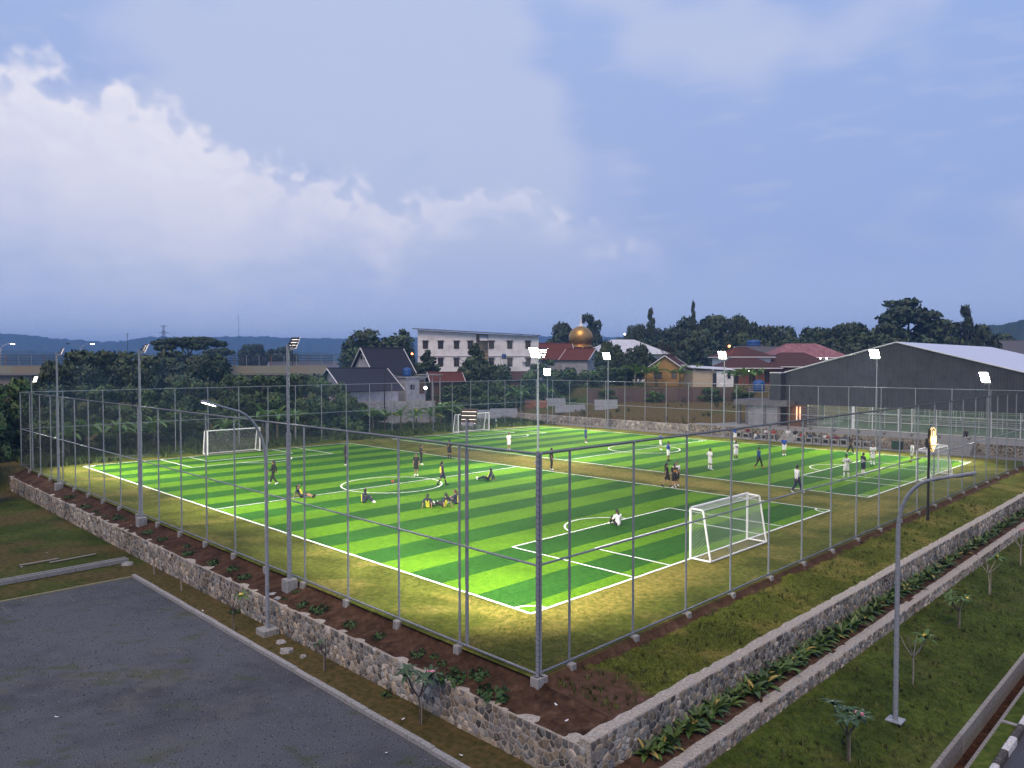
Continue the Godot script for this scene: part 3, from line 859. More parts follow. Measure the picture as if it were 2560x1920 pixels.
# ---------------------------------------------------------------- floodlights and lamps
func floodlight(label: String, at: Vector3, H: float, aims: Array, facing_us: bool, energy: float, block := true) -> void:
	var t := thing("floodlight_pole", label, "floodlight", at, 0, "floodlights round the pitches")
	var b := MB.new()
	if block:
		b.cbox(Vector3(0, -0.12, 0), Vector3(0.46, 0.72, 0.46), 0.02, Basis.IDENTITY, 0.97)
		part(t, "base_block", b.mesh(), M.concrete)
	b = MB.new()
	var thin := 1.0 if block else 0.62
	b.bar(Vector3(0, 0, 0), Vector3(0, 5.7, 0), 0.085 * thin, 0.085 * thin, 12)
	b.bar(Vector3(0, 5.7, 0), Vector3(0, 5.85, 0), 0.1 * thin, 0.075 * thin, 12)
	part(t, "lower_pole", b.mesh(), M.steel)
	b = MB.new()
	b.bar(Vector3(0, 5.8, 0), Vector3(0, H, 0), 0.06 * thin, 0.055 * thin, 10)
	part(t, "upper_pole", b.mesh(), M.steel)
	b = MB.new()
	b.bar(Vector3(-0.16, 0, 0), Vector3(0.02, 0, 0), 0.011, -1, 5)
	var rung := b.mesh()
	for k in int((H - 2.6) / 0.42):
		part(t, "climbing_rung", rung, M.steel, Vector3(0, 2.2 + k * 0.42, 0), Basis(Vector3.UP, PI / 4 + (PI if k % 2 else 0.0)))
	for aim: Vector3 in aims:
		var to: Vector3 = aim - (at + Vector3(0, H, 0))
		var flat_dir := Vector3(to.x, 0, to.z).normalized()
		var head := Node3D.new()
		head.name = "lamp_head"
		t.add_child(head, true)
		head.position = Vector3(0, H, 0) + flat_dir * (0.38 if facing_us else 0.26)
		head.basis = Basis.looking_at(to.normalized().lerp(flat_dir, 0.35), Vector3.UP).scaled_local(Vector3.ONE * (0.95 if facing_us else 0.5))  # heads turned to the viewer are oversized, their glare put into the shape
		b = MB.new()
		b.box(Vector3(0, 0, 0.1), Vector3(1.0, 0.05, 0.06)); b.box(Vector3(0, -0.1, 0.26), Vector3(0.06, 0.06, 0.34))
		b.box(Vector3(-0.47, 0.1, 0.06), Vector3(0.04, 0.92, 0.04)); b.box(Vector3(0.47, 0.1, 0.06), Vector3(0.04, 0.92, 0.04))
		part(head, "bracket", b.mesh(), M.dark)
		b = MB.new()
		b.cbox(Vector3(0, -0.42, 0.1), Vector3(0.7, 0.26, 0.16), 0.02)
		part(head, "driver_box", b.mesh(), M.steel)
		for k in 4:
			b = MB.new()
			b.cbox(Vector3(0, -0.2 + k * 0.24, 0.0), Vector3(0.98, 0.165, 0.09), 0.015, Basis(Vector3.RIGHT, -0.12))
			part(head, "lamp_module", b.mesh(), M.dark)
			b = MB.new()
			b.cbox(Vector3(0, -0.2 + k * 0.24 + 0.006, -0.056), Vector3(0.92, 0.195, 0.02), 0.006, Basis(Vector3.RIGHT, -0.12))
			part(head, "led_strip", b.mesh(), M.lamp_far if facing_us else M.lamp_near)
		var s := SpotLight3D.new()
		s.name = "beam"
		add_child(s)
		s.position = at + Vector3(0, H, 0) + to.normalized() * 0.75
		s.look_at(aim, Vector3.UP)
		s.light_energy = energy
		s.light_color = Color(1.0, 0.975, 0.9)
		s.light_size = 0.35
		s.spot_angle = 60.0
		s.spot_angle_attenuation = 1.0
		s.spot_range = 90.0
		s.spot_attenuation = 2.0
		s.shadow_enabled = true

func floodlights() -> void:
	var e := 285.0
	floodlight("tall floodlight pole on the dirt bank, the nearest of the tall ones", Vector3(-3.95, -0.1, -9.0), 9.2, [Vector3(8, 0, -10.5)], false, e)
	floodlight("tall floodlight pole at the middle of the left fence", Vector3(-3.95, -0.1, -25.0), 9.2, [Vector3(8, 0, -25)], false, e)
	floodlight("tall floodlight pole near the far end of the left fence", Vector3(-3.95, -0.1, -41.0), 9.2, [Vector3(8, 0, -40)], false, e)
	floodlight("short floodlight pole at the far left corner of the fence", Vector3(-3.2, 0, -51.5), 7.0, [Vector3(6, 0, -43)], false, e * 1.15, false)
	floodlight("short floodlight pole by the near corner, its lit lamp rows showing above the fence", Vector3(-3.4, 0, 0.62), 6.75, [Vector3(5.5, 0, -5.5)], false, e * 0.95, false)
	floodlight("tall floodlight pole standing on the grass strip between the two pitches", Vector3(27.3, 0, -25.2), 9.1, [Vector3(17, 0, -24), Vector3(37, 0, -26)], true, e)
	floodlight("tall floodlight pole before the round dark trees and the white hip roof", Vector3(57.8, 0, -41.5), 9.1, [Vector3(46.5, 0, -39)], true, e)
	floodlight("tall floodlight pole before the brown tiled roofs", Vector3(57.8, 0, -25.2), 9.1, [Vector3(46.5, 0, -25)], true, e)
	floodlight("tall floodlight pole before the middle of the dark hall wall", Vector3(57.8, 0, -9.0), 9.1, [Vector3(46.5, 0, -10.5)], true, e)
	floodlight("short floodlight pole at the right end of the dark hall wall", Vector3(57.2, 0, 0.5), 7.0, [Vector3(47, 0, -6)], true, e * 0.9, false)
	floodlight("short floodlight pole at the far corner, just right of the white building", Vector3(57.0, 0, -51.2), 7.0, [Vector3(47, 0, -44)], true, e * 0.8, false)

func street_lamp(label: String, at: Vector3, dir: Vector3, rise: Array, lit: bool) -> void:
	var t := thing("street_lamp", label, "street lamp", at)
	var b := MB.new()
	b.cbox(Vector3(0, 0.03, 0), Vector3(0.62, 0.3, 0.62) if lit else Vector3(0.45, 0.05, 0.45), 0.015)
	part(t, "base_plate", b.mesh(), M.concrete if lit else M.steel)
	var p := PackedVector3Array()
	var rr := PackedFloat32Array()
	p.append(Vector3(0, 0, 0)); rr.append(0.075)
	for q in rise:
		p.append(dir * q[0] + Vector3.UP * q[1]); rr.append(q[2])
	b = MB.new()
	b.tube(p, rr, 12)
	part(t, "pole", b.mesh(), M.steel)
	var end := p[p.size() - 1]
	var slant := (end - p[p.size() - 2]).normalized()
	var bs := Basis(slant.cross(Vector3.UP).normalized(), slant.cross(Vector3.UP).normalized().cross(slant), -slant)
	b = MB.new()
	b.cbox(end + slant * 0.28, Vector3(0.2, 0.08, 0.62), 0.02, bs)
	part(t, "lamp_head", b.mesh(), M.steel)
	b = MB.new()
	b.cbox(end + slant * 0.32 - bs.y * 0.046, Vector3(0.16, 0.02, 0.44), 0.005, bs)
	part(t, "led_panel", b.mesh(), M.lamp_street if lit else M.window)
	if lit:
		var s := SpotLight3D.new()
		s.name = "lamp_light"
		add_child(s)
		s.position = at + end + slant * 0.32 - bs.y * 0.12
		s.look_at(s.position - bs.y, slant)
		s.light_energy = 9.0
		s.light_color = Color(1.0, 0.94, 0.95)
		s.light_size = 0.2
		s.spot_angle = 70.0
		s.spot_range = 40.0
		s.spot_attenuation = 2.0
		s.shadow_enabled = true

func lamps() -> void:
	var rise := []
	rise.append([0.0, 6.2, 0.06])
	for k in 9:
		var w := (k + 1) / 9.0
		rise.append([1.55 * (1.0 - cos(w * 1.35)), 6.2 + 2.06 * sin(w * 1.45), lerpf(0.058, 0.04, w)])
	rise.append([1.75, 8.42, 0.038])
	street_lamp("curved grey street lamp with a lit head beside the car park", Vector3(-5.14, -1.5, -8.45), Vector3(-1, 0, 0), rise, true)
	rise = [[0.0, 5.6, 0.062]]
	for k in 9:
		var w := (k + 1) / 9.0
		rise.append([1.2 * (1.0 - cos(w * 1.3)), 5.6 + 1.55 * sin(w * 1.4), lerpf(0.06, 0.045, w)])
	rise.append([1.35, 7.26, 0.042])
	street_lamp("curved grey street lamp standing on the sloping lawn, its head unlit", Vector3(5.0, -1.97, 9.82), Vector3(0, 0, 1), rise, false)
	emblem()

func emblem() -> void:
	# a lit ornament on a black pole: golden outline, pale glowing bands
	var t := thing("emblem_pole", "black pole with a glowing gold pointed emblem on the terrace", "lit sign", Vector3(26.7, -0.12, 4.45), -0.35)
	var b := MB.new()
	b.bar(Vector3(0, -0.1, 0), Vector3(0, 4.9, 0), 0.07, 0.06, 10)
	b.box(Vector3(0.12, 4.75, 0), Vector3(0.26, 0.05, 0.05)); b.box(Vector3(0.12, 3.85, 0), Vector3(0.26, 0.05, 0.05))
	part(t, "pole", b.mesh(), M.black)
	b = MB.new()
	b.cbox(Vector3(-0.1, 4.15, 0), Vector3(0.16, 0.5, 0.2), 0.02)
	part(t, "control_box", b.mesh(), M.black)
	var shape := [Vector2(0, 1.34), Vector2(0.17, 1.18), Vector2(0.17, 0.92), Vector2(0.215, 0.84), Vector2(0.215, 0.58), Vector2(0.19, 0.52), Vector2(0.19, 0.36), Vector2(0, 0)]
	var ring := PackedVector2Array()
	for q in shape: ring.append(q)
	for i in range(shape.size() - 2, 0, -1): ring.append(Vector2(-shape[i].x, shape[i].y))
	var o := Vector3(0.3, 3.66, 0)
	b = MB.new()
	for s in [1.0, -1.0]:
		for i in ring.size():
			var a := ring[i]
			var e := ring[(i + 1) % ring.size()]
			var c := Vector2(0, 0.67)
			if s > 0: b.tri(o + Vector3(c.x, c.y, 0.04), o + Vector3(e.x, e.y, 0.04), o + Vector3(a.x, a.y, 0.04))
			else: b.tri(o + Vector3(c.x, c.y, -0.04), o + Vector3(a.x, a.y, -0.04), o + Vector3(e.x, e.y, -0.04))
	for i in ring.size():
		var a := ring[i]
		var e := ring[(i + 1) % ring.size()]
		b.quad(o + Vector3(a.x, a.y, 0.04), o + Vector3(e.x, e.y, 0.04), o + Vector3(e.x, e.y, -0.04), o + Vector3(a.x, a.y, -0.04))
	part(t, "sign_board", b.mesh(), plain(0.2, 0.17, 0.09, 0.5))
	var gold := glow(1.0, 0.58, 0.1, 1.1)
	var pale := glow(1.0, 0.87, 0.55, 1.0)
	b = MB.new()
	for z in [0.045, -0.045]:
		for i in ring.size():
			var a := ring[i]
			var e := ring[(i + 1) % ring.size()]
			b.bar(o + Vector3(a.x, a.y, z), o + Vector3(e.x, e.y, z), 0.016, -1, 6)
	part(t, "outline_light", b.mesh(), gold)
	for z in [0.05, -0.05]:
		for q in [[0.86, 0.33], [0.79, 0.37], [0.55, 0.38], [0.5, 0.34]]:
			b = MB.new()
			b.cbox(o + Vector3(0, q[0], z), Vector3(q[1], 0.03, 0.03), 0.006)
			part(t, "band_light", b.mesh(), pale)
		for k in 7:
			b = MB.new()
			b.cbox(o + Vector3(-0.165 + k * 0.055, 0.67, z), Vector3(0.034, 0.17, 0.03), 0.006)
			part(t, "bar_light", b.mesh(), pale)
		for k in 6:
			b = MB.new()
			b.cbox(o + Vector3(-0.13 + k * 0.052, 0.43, z), Vector3(0.032, 0.1, 0.03), 0.006)
			part(t, "bar_light", b.mesh(), pale)
		b = MB.new()
		b.cbox(o + Vector3(0, 1.03, z), Vector3(0.1, 0.24, 0.02), 0.006); b.cbox(o + Vector3(0, 0.24, z), Vector3(0.12, 0.16, 0.02), 0.006, Basis.IDENTITY)
		part(t, "centre_light", b.mesh(), pale)
	var l := OmniLight3D.new()
	l.name = "emblem_light"
	add_child(l)
	l.position = t.to_global(o + Vector3(0, 0.67, 0.3))
	l.light_energy = 0.6
	l.light_color = Color(1.0, 0.8, 0.45)
	l.light_size = 0.2
	l.omni_range = 20.0
	l.shadow_enabled = true

# ---------------------------------------------------------------- vegetation
func leaf_card(b: MB, p: Vector3, out: Vector3, s: float, r: RandomNumberGenerator) -> void:
	var d := Vector3(r.randf_range(-1, 1), r.randf_range(-1, 1), r.randf_range(-1, 1)).normalized()
	var nn := (out * 0.7 + d).normalized()
	var u := nn.cross(Vector3(r.randf_range(-1, 1), r.randf_range(-1, 1), r.randf_range(-1, 1))).normalized() * s
	var w := nn.cross(u) * r.randf_range(0.45, 0.75)
	var q := (nn * 0.6 + out).normalized()
	var k := b.vert(p - u, q)
	b.vert(p + w * 0.9 + u * 0.1, q); b.vert(p + u, q); b.vert(p - w, q)
	b.ix.append_array([k, k + 1, k + 2, k, k + 2, k + 3])

func crown(kind: String, sd: int) -> ArrayMesh:
	# one crown in a unit box: width 1, height 1, foot at 0
	var r := RandomNumberGenerator.new()
	r.seed = sd
	var b := MB.new()
	var lobes := []
	var leaves := 6400
	var size := 0.03
	match kind:
		"round":
			for k in 24:
				var w := r.randf() * TAU
				var h := r.randf_range(-0.55, 1.0)
				var f := sqrt(maxf(0.0, 1.0 - h * h)) * r.randf_range(0.72, 1.0)
				lobes.append([Vector3(cos(w) * f * 0.37, 0.57 + h * 0.3, sin(w) * f * 0.37), Vector3(0.15, 0.12, 0.15) * r.randf_range(0.7, 1.25)])
			lobes.append([Vector3(0, 0.6, 0), Vector3(0.27, 0.26, 0.27)])
		"bush":
			for k in 26:
				var w := r.randf() * TAU
				var h := r.randf_range(0.06, 0.86)
				var f := r.randf_range(0.2, 1.0) * (1.0 - 0.55 * h)
				lobes.append([Vector3(cos(w) * f * 0.42, h, sin(w) * f * 0.42), Vector3(0.15, 0.13, 0.15) * r.randf_range(0.6, 1.2)])
		"umbrella":
			size = 0.024
			for k in 20:
				var w := r.randf() * TAU
				var f := sqrt(r.randf()) * 0.42
				lobes.append([Vector3(cos(w) * f, 0.93 - f * 0.3 + r.randf_range(-0.06, 0.03), sin(w) * f), Vector3(0.13, 0.045, 0.13) * r.randf_range(0.7, 1.2)])
		"conic":
			for k in 34:
				var h := pow(r.randf(), 1.25)
				var w := r.randf() * TAU
				var f := (1.0 - h) * 0.42 * r.randf_range(0.5, 1.0)
				lobes.append([Vector3(cos(w) * f, 0.08 + h * 0.86, sin(w) * f), Vector3(0.13, 0.09, 0.13) * r.randf_range(0.6, 1.1) * (1.15 - 0.55 * h)])
		"cypress":
			size = 0.026
			for k in 70:
				var h := r.randf()
				var w := r.randf() * TAU
				var f := 0.3 * sqrt(1.0 - 0.96 * h * h)
				lobes.append([Vector3(cos(w) * f, h * 0.97, sin(w) * f), Vector3(0.2, 0.06, 0.2) * (1.05 - 0.5 * h)])
		"layered":
			for k in 40:
				var w := r.randf() * TAU
				var h := r.randf_range(0.25, 0.98)
				var f := sqrt(maxf(0.02, 1.05 - h)) * r.randf_range(0.35, 1.0) * 0.52
				lobes.append([Vector3(cos(w) * f, h, sin(w) * f), Vector3(0.14, 0.05, 0.14) * r.randf_range(0.7, 1.2)])
		"sparse":
			leaves = 2600
			size = 0.028
			for k in 17:
				var w := r.randf() * TAU
				var h := r.randf_range(0.3, 0.96)
				var f := r.randf_range(0.1, 0.42) * sqrt(1.25 - h)
				lobes.append([Vector3(cos(w) * f, h, sin(w) * f), Vector3(0.12, 0.075, 0.12) * r.randf_range(0.6, 1.2)])
	var total := 0.0
	for l in lobes: total += l[1].x * l[1].x
	for l in lobes:
		var n := int(leaves * l[1].x * l[1].x / total)
		var tone: float = r.randf_range(0.75, 1.3)
		for k in n:
			var d := Vector3(r.randf_range(-1, 1), r.randf_range(-0.75, 1), r.randf_range(-1, 1)).normalized()
			var p: Vector3 = l[0] + d * l[1] * (1.0 - 0.55 * pow(r.randf(), 1.6)) * r.randf_range(0.85, 1.12)
			if p.y < 0.0: p.y = r.randf() * 0.05
			var g := tone * r.randf_range(0.65, 1.4)
			b.col = Color(0.05 * g * r.randf_range(0.7, 1.4), 0.082 * g, 0.034 * g)
			leaf_card(b, p, d, size * r.randf_range(0.7, 1.35), r)
	return b.mesh()

func trunk(kind: String, sd: int) -> ArrayMesh:
	var r := RandomNumberGenerator.new()
	r.seed = sd
	var b := MB.new()
	var top := 0.75
	b.tube(PackedVector3Array([Vector3(0, -0.03, 0), Vector3(0.01, 0.2, 0.005), Vector3(-0.012, 0.45, 0.01), Vector3(0.0, top, 0)]), PackedFloat32Array([0.03, 0.022, 0.018, 0.008]), 7)
	if kind != "cypress":
		for k in 9:
			var w := r.randf() * TAU
			var h := r.randf_range(0.25, 0.65)
			var f := r.randf_range(0.2, 0.38)
			b.tube(PackedVector3Array([Vector3(0, h, 0), Vector3(cos(w) * f * 0.5, h + 0.1, sin(w) * f * 0.5), Vector3(cos(w) * f, h + r.randf_range(0.12, 0.28), sin(w) * f)]), PackedFloat32Array([0.012, 0.008, 0.003]), 5)
	return b.mesh()

func twigs(b: MB, p: Vector3, d: Vector3, len: float, rad: float, lv: int, r: RandomNumberGenerator) -> void:
	var mid := p + d * len * 0.5 + Vector3(r.randf_range(-1, 1), 0, r.randf_range(-1, 1)) * len * 0.06
	var e := p + d * len
	b.tube(PackedVector3Array([p, mid, e]), PackedFloat32Array([rad, rad * 0.85, rad * 0.65]), 5 if lv > 2 else 3, false)
	if lv == 0: return
	for k in (3 if lv > 1 else 4):
		var q := (d + Vector3(r.randf_range(-1, 1), r.randf_range(-0.25, 0.7), r.randf_range(-1, 1)) * 0.75).normalized()
		twigs(b, p.lerp(e, r.randf_range(0.45, 1.0)), q, len * r.randf_range(0.55, 0.8), rad * 0.55, lv - 1, r)

var tree_rows := [
	["bush", -6.2, -58.0, 0.0, 7.6, 5.5, "dense dark bush outside the far left corner of the fence, second from left", "dense dark bush outside the far left corner of the fence"],
	["bush", -3.2, -61.0, 0.0, 7.2, 5.5, "dense dark bush outside the far left corner of the fence, leftmost", "dense dark bush outside the far left corner of the fence"],
	["bush", -8.0, -46.5, -1.5, 3.6, 3.6, "dense dark bush outside the far left corner of the fence, third from left", "dense dark bush outside the far left corner of the fence"],
	["bush", -7.2, -52.5, -1.5, 6.2, 4.5, "dense dark bush outside the far left corner of the fence, fourth from left", "dense dark bush outside the far left corner of the fence"],
	["round", 2.5, -81.2, -1.0, 6.9, 6.8, "dark tree below the elevated road at the far left, leftmost", "dark tree below the elevated road at the far left"],
	["round", 10.4, -103.0, -1.0, 9.5, 5.1, "dark tree below the elevated road at the far left, second from left", "dark tree below the elevated road at the far left"],
	["round", 10.7, -92.8, 0.0, 8.5, 6.3, "broad dark tree in the row behind the far left goal, leftmost", "broad dark tree in the row behind the far left goal"],
	["round", 15.2, -96.8, 0.0, 10.5, 10.6, "broad dark tree in the row behind the far left goal, second from left", "broad dark tree in the row behind the far left goal"],
	["round", 15.3, -85.4, 0.0, 8.5, 6.7, "broad dark tree in the row behind the far left goal, third from left", "broad dark tree in the row behind the far left goal"],
	["round", 22.5, -92.3, 0.0, 10.3, 10.8, "broad dark tree in the row behind the far left goal, fourth from left", "broad dark tree in the row behind the far left goal"],
	["round", 24.7, -84.5, 0.0, 9.8, 8.2, "broad dark tree in the row behind the far left goal, fifth from left", "broad dark tree in the row behind the far left goal"],
	["bush", 24.2, -76.5, 0.0, 7.2, 5.2, "broad dark tree in the row behind the far left goal, sixth from left", "broad dark tree in the row behind the far left goal"],
	["umbrella", 51.9, -160.5, 0.0, 14.9, 15.5, "flat-topped umbrella tree rising above the tree row at left", "flat-topped umbrella tree rising above the tree row at left"],
	["umbrella", 84.9, -219.4, 0.0, 13.5, 9.0, "small hazy flat-topped tree right of the umbrella tree", "small hazy flat-topped tree right of the umbrella tree"],
	["round", 134.0, -297.5, 0.0, 17.2, 12.4, "hazy distant tree before the hills, the left one of two", "hazy distant tree before the hills, the left one of two"],
	["round", 147.4, -298.3, 0.0, 15.3, 16.4, "hazy distant tree before the hills, the right one of two", "hazy distant tree before the hills, the right one of two"],
	["bush", 25.2, -69.8, 0.0, 7.5, 7.4, "leafy bush in the thicket left of the dark-roofed house, leftmost", "leafy bush in the thicket left of the dark-roofed house"],
	["bush", 29.5, -69.8, 0.0, 7.6, 6.1, "leafy bush in the thicket left of the dark-roofed house, third from left", "leafy bush in the thicket left of the dark-roofed house"],
	["bush", 31.3, -66.6, 0.0, 6.8, 5.5, "leafy bush in the thicket left of the dark-roofed house, fifth from left", "leafy bush in the thicket left of the dark-roofed house"],
	["bush", 32.0, -63.0, 0.2, 5.9, 4.4, "leafy bush in the thicket left of the dark-roofed house, sixth from left", "leafy bush in the thicket left of the dark-roofed house"],
	["bush", 22.6, -61.2, 0.0, 5.1, 5.4, "leafy bush in the thicket left of the dark-roofed house, second from left", "leafy bush in the thicket left of the dark-roofed house"],
	["bush", 25.5, -58.3, 0.0, 4.6, 5.4, "leafy bush in the thicket left of the dark-roofed house, fourth from left", "leafy bush in the thicket left of the dark-roofed house"],
	["bush", 29.4, -57.2, 0.0, 4.8, 3.7, "leafy bush in the thicket left of the dark-roofed house, seventh from left", "leafy bush in the thicket left of the dark-roofed house"],
	["round", 83.6, -135.9, 0.0, 14.3, 10.6, "smaller round tree left of the big dome-shaped tree behind the dark roof", "smaller round tree left of the big dome-shaped tree behind the dark roof"],
	["round", 84.1, -128.4, 0.0, 16.2, 17.8, "big dome-shaped tree behind the dark-roofed house", "big dome-shaped tree behind the dark-roofed house"],
	["sparse", 89.7, -127.0, 0.0, 15.4, 6.7, "open feathery tree at the left end of the white building", "open feathery tree at the left end of the white building"],
	["conic", 62.3, -83.7, 0.0, 10.7, 7.6, "dense dark tree before the left part of the white building", "dense dark tree before the left part of the white building"],
	["conic", 68.1, -77.9, 0.0, 11.9, 8.2, "tall pointed tree before the middle of the white building", "tall pointed tree before the middle of the white building"],
	["round", 67.1, -73.3, 0.0, 8.5, 7.3, "round tree at the right foot of the tall pointed tree", "round tree at the right foot of the tall pointed tree"],
	["bush", 59.6, -72.3, 0.0, 5.3, 9.5, "bush below the white building, behind the far fence, leftmost", "bush below the white building, behind the far fence"],
	["bush", 60.9, -65.4, 0.0, 5.1, 7.3, "bush below the white building, behind the far fence, second from left", "bush below the white building, behind the far fence"],
	["sparse", 81.1, -73.5, 0.5, 8.0, 7.2, "feathery tree just right of the white building, lit by the floodlights", "feathery tree just right of the white building, lit by the floodlights"],
	["sparse", 80.8, -68.1, 0.5, 6.6, 7.0, "lower feathery tree before the red tiled roofs", "lower feathery tree before the red tiled roofs"],
	["bush", 73.8, -63.8, 0.5, 7.4, 9.2, "low bush behind the far corner floodlight, second from left", "low bush behind the far corner floodlight"],
	["bush", 70.6, -67.0, 0.5, 6.6, 6.5, "low bush behind the far corner floodlight, leftmost", "low bush behind the far corner floodlight"],
	["bush", 80.2, -63.1, 0.8, 6.4, 7.4, "low bush behind the far corner floodlight, third from left", "low bush behind the far corner floodlight"],
	["round", 170.8, -147.8, 1.0, 20.5, 11.4, "dark round tree left of the golden dome", "dark round tree left of the golden dome"],
	["sparse", 173.3, -138.3, 1.0, 22.2, 10.5, "open-crowned tree behind the golden dome", "open-crowned tree behind the golden dome"],
	["round", 170.7, -133.7, 1.0, 16.5, 7.7, "small round tree at the right side of the golden dome", "small round tree at the right side of the golden dome"],
	["round", 102.0, -75.2, 1.0, 11.6, 6.4, "round dark tree before the left part of the white hip roof", "round dark tree before the left part of the white hip roof"],
	["round", 102.4, -69.1, 1.0, 10.8, 6.7, "round dark tree before the right part of the white hip roof", "round dark tree before the right part of the white hip roof"],
	["bush", 91.8, -65.6, 1.0, 7.5, 10.9, "bush below the two round trees before the white hip roof", "bush below the two round trees before the white hip roof"],
	["round", 175.7, -121.7, 1.0, 20.1, 7.6, "dark tree in the dense wood behind the brown roofs, leftmost", "dark tree in the dense wood behind the brown roofs"],
	["round", 176.3, -116.8, 1.0, 18.7, 9.3, "dark tree in the dense wood behind the brown roofs, second from left", "dark tree in the dense wood behind the brown roofs"],
	["cypress", 174.8, -115.5, 1.0, 23.4, 3.2, "pointed cypress at the left of the wood", "pointed cypress at the left of the wood"],
	["round", 191.7, -112.8, 1.0, 22.0, 14.2, "dark tree in the dense wood behind the brown roofs, fourth from left", "dark tree in the dense wood behind the brown roofs"],
	["round", 194.0, -104.8, 1.0, 22.0, 15.2, "dark tree in the dense wood behind the brown roofs, sixth from left", "dark tree in the dense wood behind the brown roofs"],
	["round", 171.7, -104.5, 1.0, 18.1, 10.6, "dark tree in the dense wood behind the brown roofs, third from left", "dark tree in the dense wood behind the brown roofs"],
	["round", 167.9, -94.2, 1.0, 16.5, 13.5, "dark tree in the dense wood behind the brown roofs, fifth from left", "dark tree in the dense wood behind the brown roofs"],
	["cypress", 185.8, -107.4, 1.0, 25.7, 2.1, "slim cypress standing alone above the wood", "slim cypress standing alone above the wood"],
	["round", 192.3, -95.3, 1.0, 21.5, 8.6, "dark tree in the dense wood behind the brown roofs, seventh from left", "dark tree in the dense wood behind the brown roofs"],
	["sparse", 173.6, -81.5, 1.0, 17.4, 7.7, "thin-leaved tree with bare twigs right of the wood", "thin-leaved tree with bare twigs right of the wood"],
	["round", 193.2, -85.8, 1.0, 19.2, 10.7, "dark tree in the wood behind the pink and brown roofs, leftmost", "dark tree in the wood behind the pink and brown roofs"],
	["round", 199.9, -84.9, 1.0, 18.4, 8.5, "dark tree in the wood behind the pink and brown roofs, second from left", "dark tree in the wood behind the pink and brown roofs"],
	["round", 187.8, -74.3, 1.0, 17.3, 11.3, "dark tree in the wood behind the pink and brown roofs, third from left", "dark tree in the wood behind the pink and brown roofs"],
	["round", 186.6, -67.1, 1.0, 17.6, 12.0, "dark tree in the wood behind the pink and brown roofs, fourth from left", "dark tree in the wood behind the pink and brown roofs"],
	["round", 191.2, -62.4, 1.0, 18.9, 14.2, "dark tree in the wood behind the pink and brown roofs, fifth from left", "dark tree in the wood behind the pink and brown roofs"],
	["layered", 194.2, -48.2, 1.0, 23.0, 21.0, "tall spreading tree in layers behind the hall ridge", "tall spreading tree in layers behind the hall ridge"],
	["round", 182.6, -51.2, 1.0, 18.2, 14.3, "dark tree in the mass behind the hall roof, second from left", "dark tree in the mass behind the hall roof"],
	["round", 195.0, -41.8, 1.0, 18.3, 14.4, "dark tree in the mass behind the hall roof, third from left", "dark tree in the mass behind the hall roof"],
	["round", 164.5, -49.5, 1.0, 14.5, 14.2, "dark tree in the mass behind the hall roof, leftmost", "dark tree in the mass behind the hall roof"],
	["sparse", 198.1, -35.7, 1.0, 20.7, 8.2, "open-crowned tall tree right of the spreading tree", "open-crowned tall tree right of the spreading tree"],
	["round", 203.0, -33.8, 1.0, 17.0, 9.3, "dark tree in the mass behind the hall roof, fourth from left", "dark tree in the mass behind the hall roof"],
	["round", 251.5, -39.0, 1.0, 16.1, 11.1, "hazy tree at the far right edge behind the hall", "hazy tree at the far right edge behind the hall"],
	["bare", 102.6, -63.3, 1.0, 13.8, 7.2, "bare reddish tree before the yellow gabled house", "bare reddish tree before the yellow gabled house"],
	["bush", -3.0, -59.7, 0.0, 2.8, 4.3, "undergrowth bush right behind the far left fence, leftmost", "undergrowth bush right behind the far left fence"],
	["bush", -0.6, -58.8, 0.0, 3.4, 5.3, "undergrowth bush right behind the far left fence, second from left", "undergrowth bush right behind the far left fence"],
	["bush", 2.5, -62.3, 0.0, 3.0, 4.6, "undergrowth bush right behind the far left fence, third from left", "undergrowth bush right behind the far left fence"],
	["bush", 5.1, -59.4, 0.0, 2.8, 4.0, "undergrowth bush right behind the far left fence, fourth from left", "undergrowth bush right behind the far left fence"],
	["bush", 8.4, -62.6, 0.0, 4.2, 5.0, "undergrowth bush right behind the far left fence, fifth from left", "undergrowth bush right behind the far left fence"],
	["bush", 10.8, -60.0, 0.0, 3.9, 4.9, "undergrowth bush right behind the far left fence, sixth from left", "undergrowth bush right behind the far left fence"],
	["bush", 14.0, -62.9, 0.0, 3.4, 4.7, "undergrowth bush right behind the far left fence, seventh from left", "undergrowth bush right behind the far left fence"],
	["bush", 17.1, -61.0, 0.0, 3.6, 4.5, "undergrowth bush right behind the far left fence, eighth from left", "undergrowth bush right behind the far left fence"],
	["bush", 19.4, -63.2, 0.0, 5.1, 4.6, "undergrowth bush right behind the far left fence, ninth from left", "undergrowth bush right behind the far left fence"],
	["bush", 21.9, -63.0, 0.0, 4.5, 5.2, "undergrowth bush right behind the far left fence, tenth from left", "undergrowth bush right behind the far left fence"],
	["bush", 25.1, -61.0, 0.0, 4.1, 4.7, "undergrowth bush right behind the far left fence, 11th from left", "undergrowth bush right behind the far left fence"],
	["bush", 27.9, -59.3, 0.0, 3.9, 5.1, "undergrowth bush right behind the far left fence, 12th from left", "undergrowth bush right behind the far left fence"],
	["bush", 30.1, -58.7, 0.0, 4.6, 4.1, "undergrowth bush right behind the far left fence, 13th from left", "undergrowth bush right behind the far left fence"],
	["bush", 33.0, -60.9, 0.0, 4.0, 5.4, "undergrowth bush right behind the far left fence, 14th from left", "undergrowth bush right behind the far left fence"],
	["bush", 35.4, -60.6, 0.0, 2.2, 4.7, "undergrowth bush right behind the far left fence, 15th from left", "undergrowth bush right behind the far left fence"],
	["bush", 0.0, -74.1, 0.0, 6.0, 5.6, "bush in the second row behind the far left fence, leftmost", "bush in the second row behind the far left fence"],
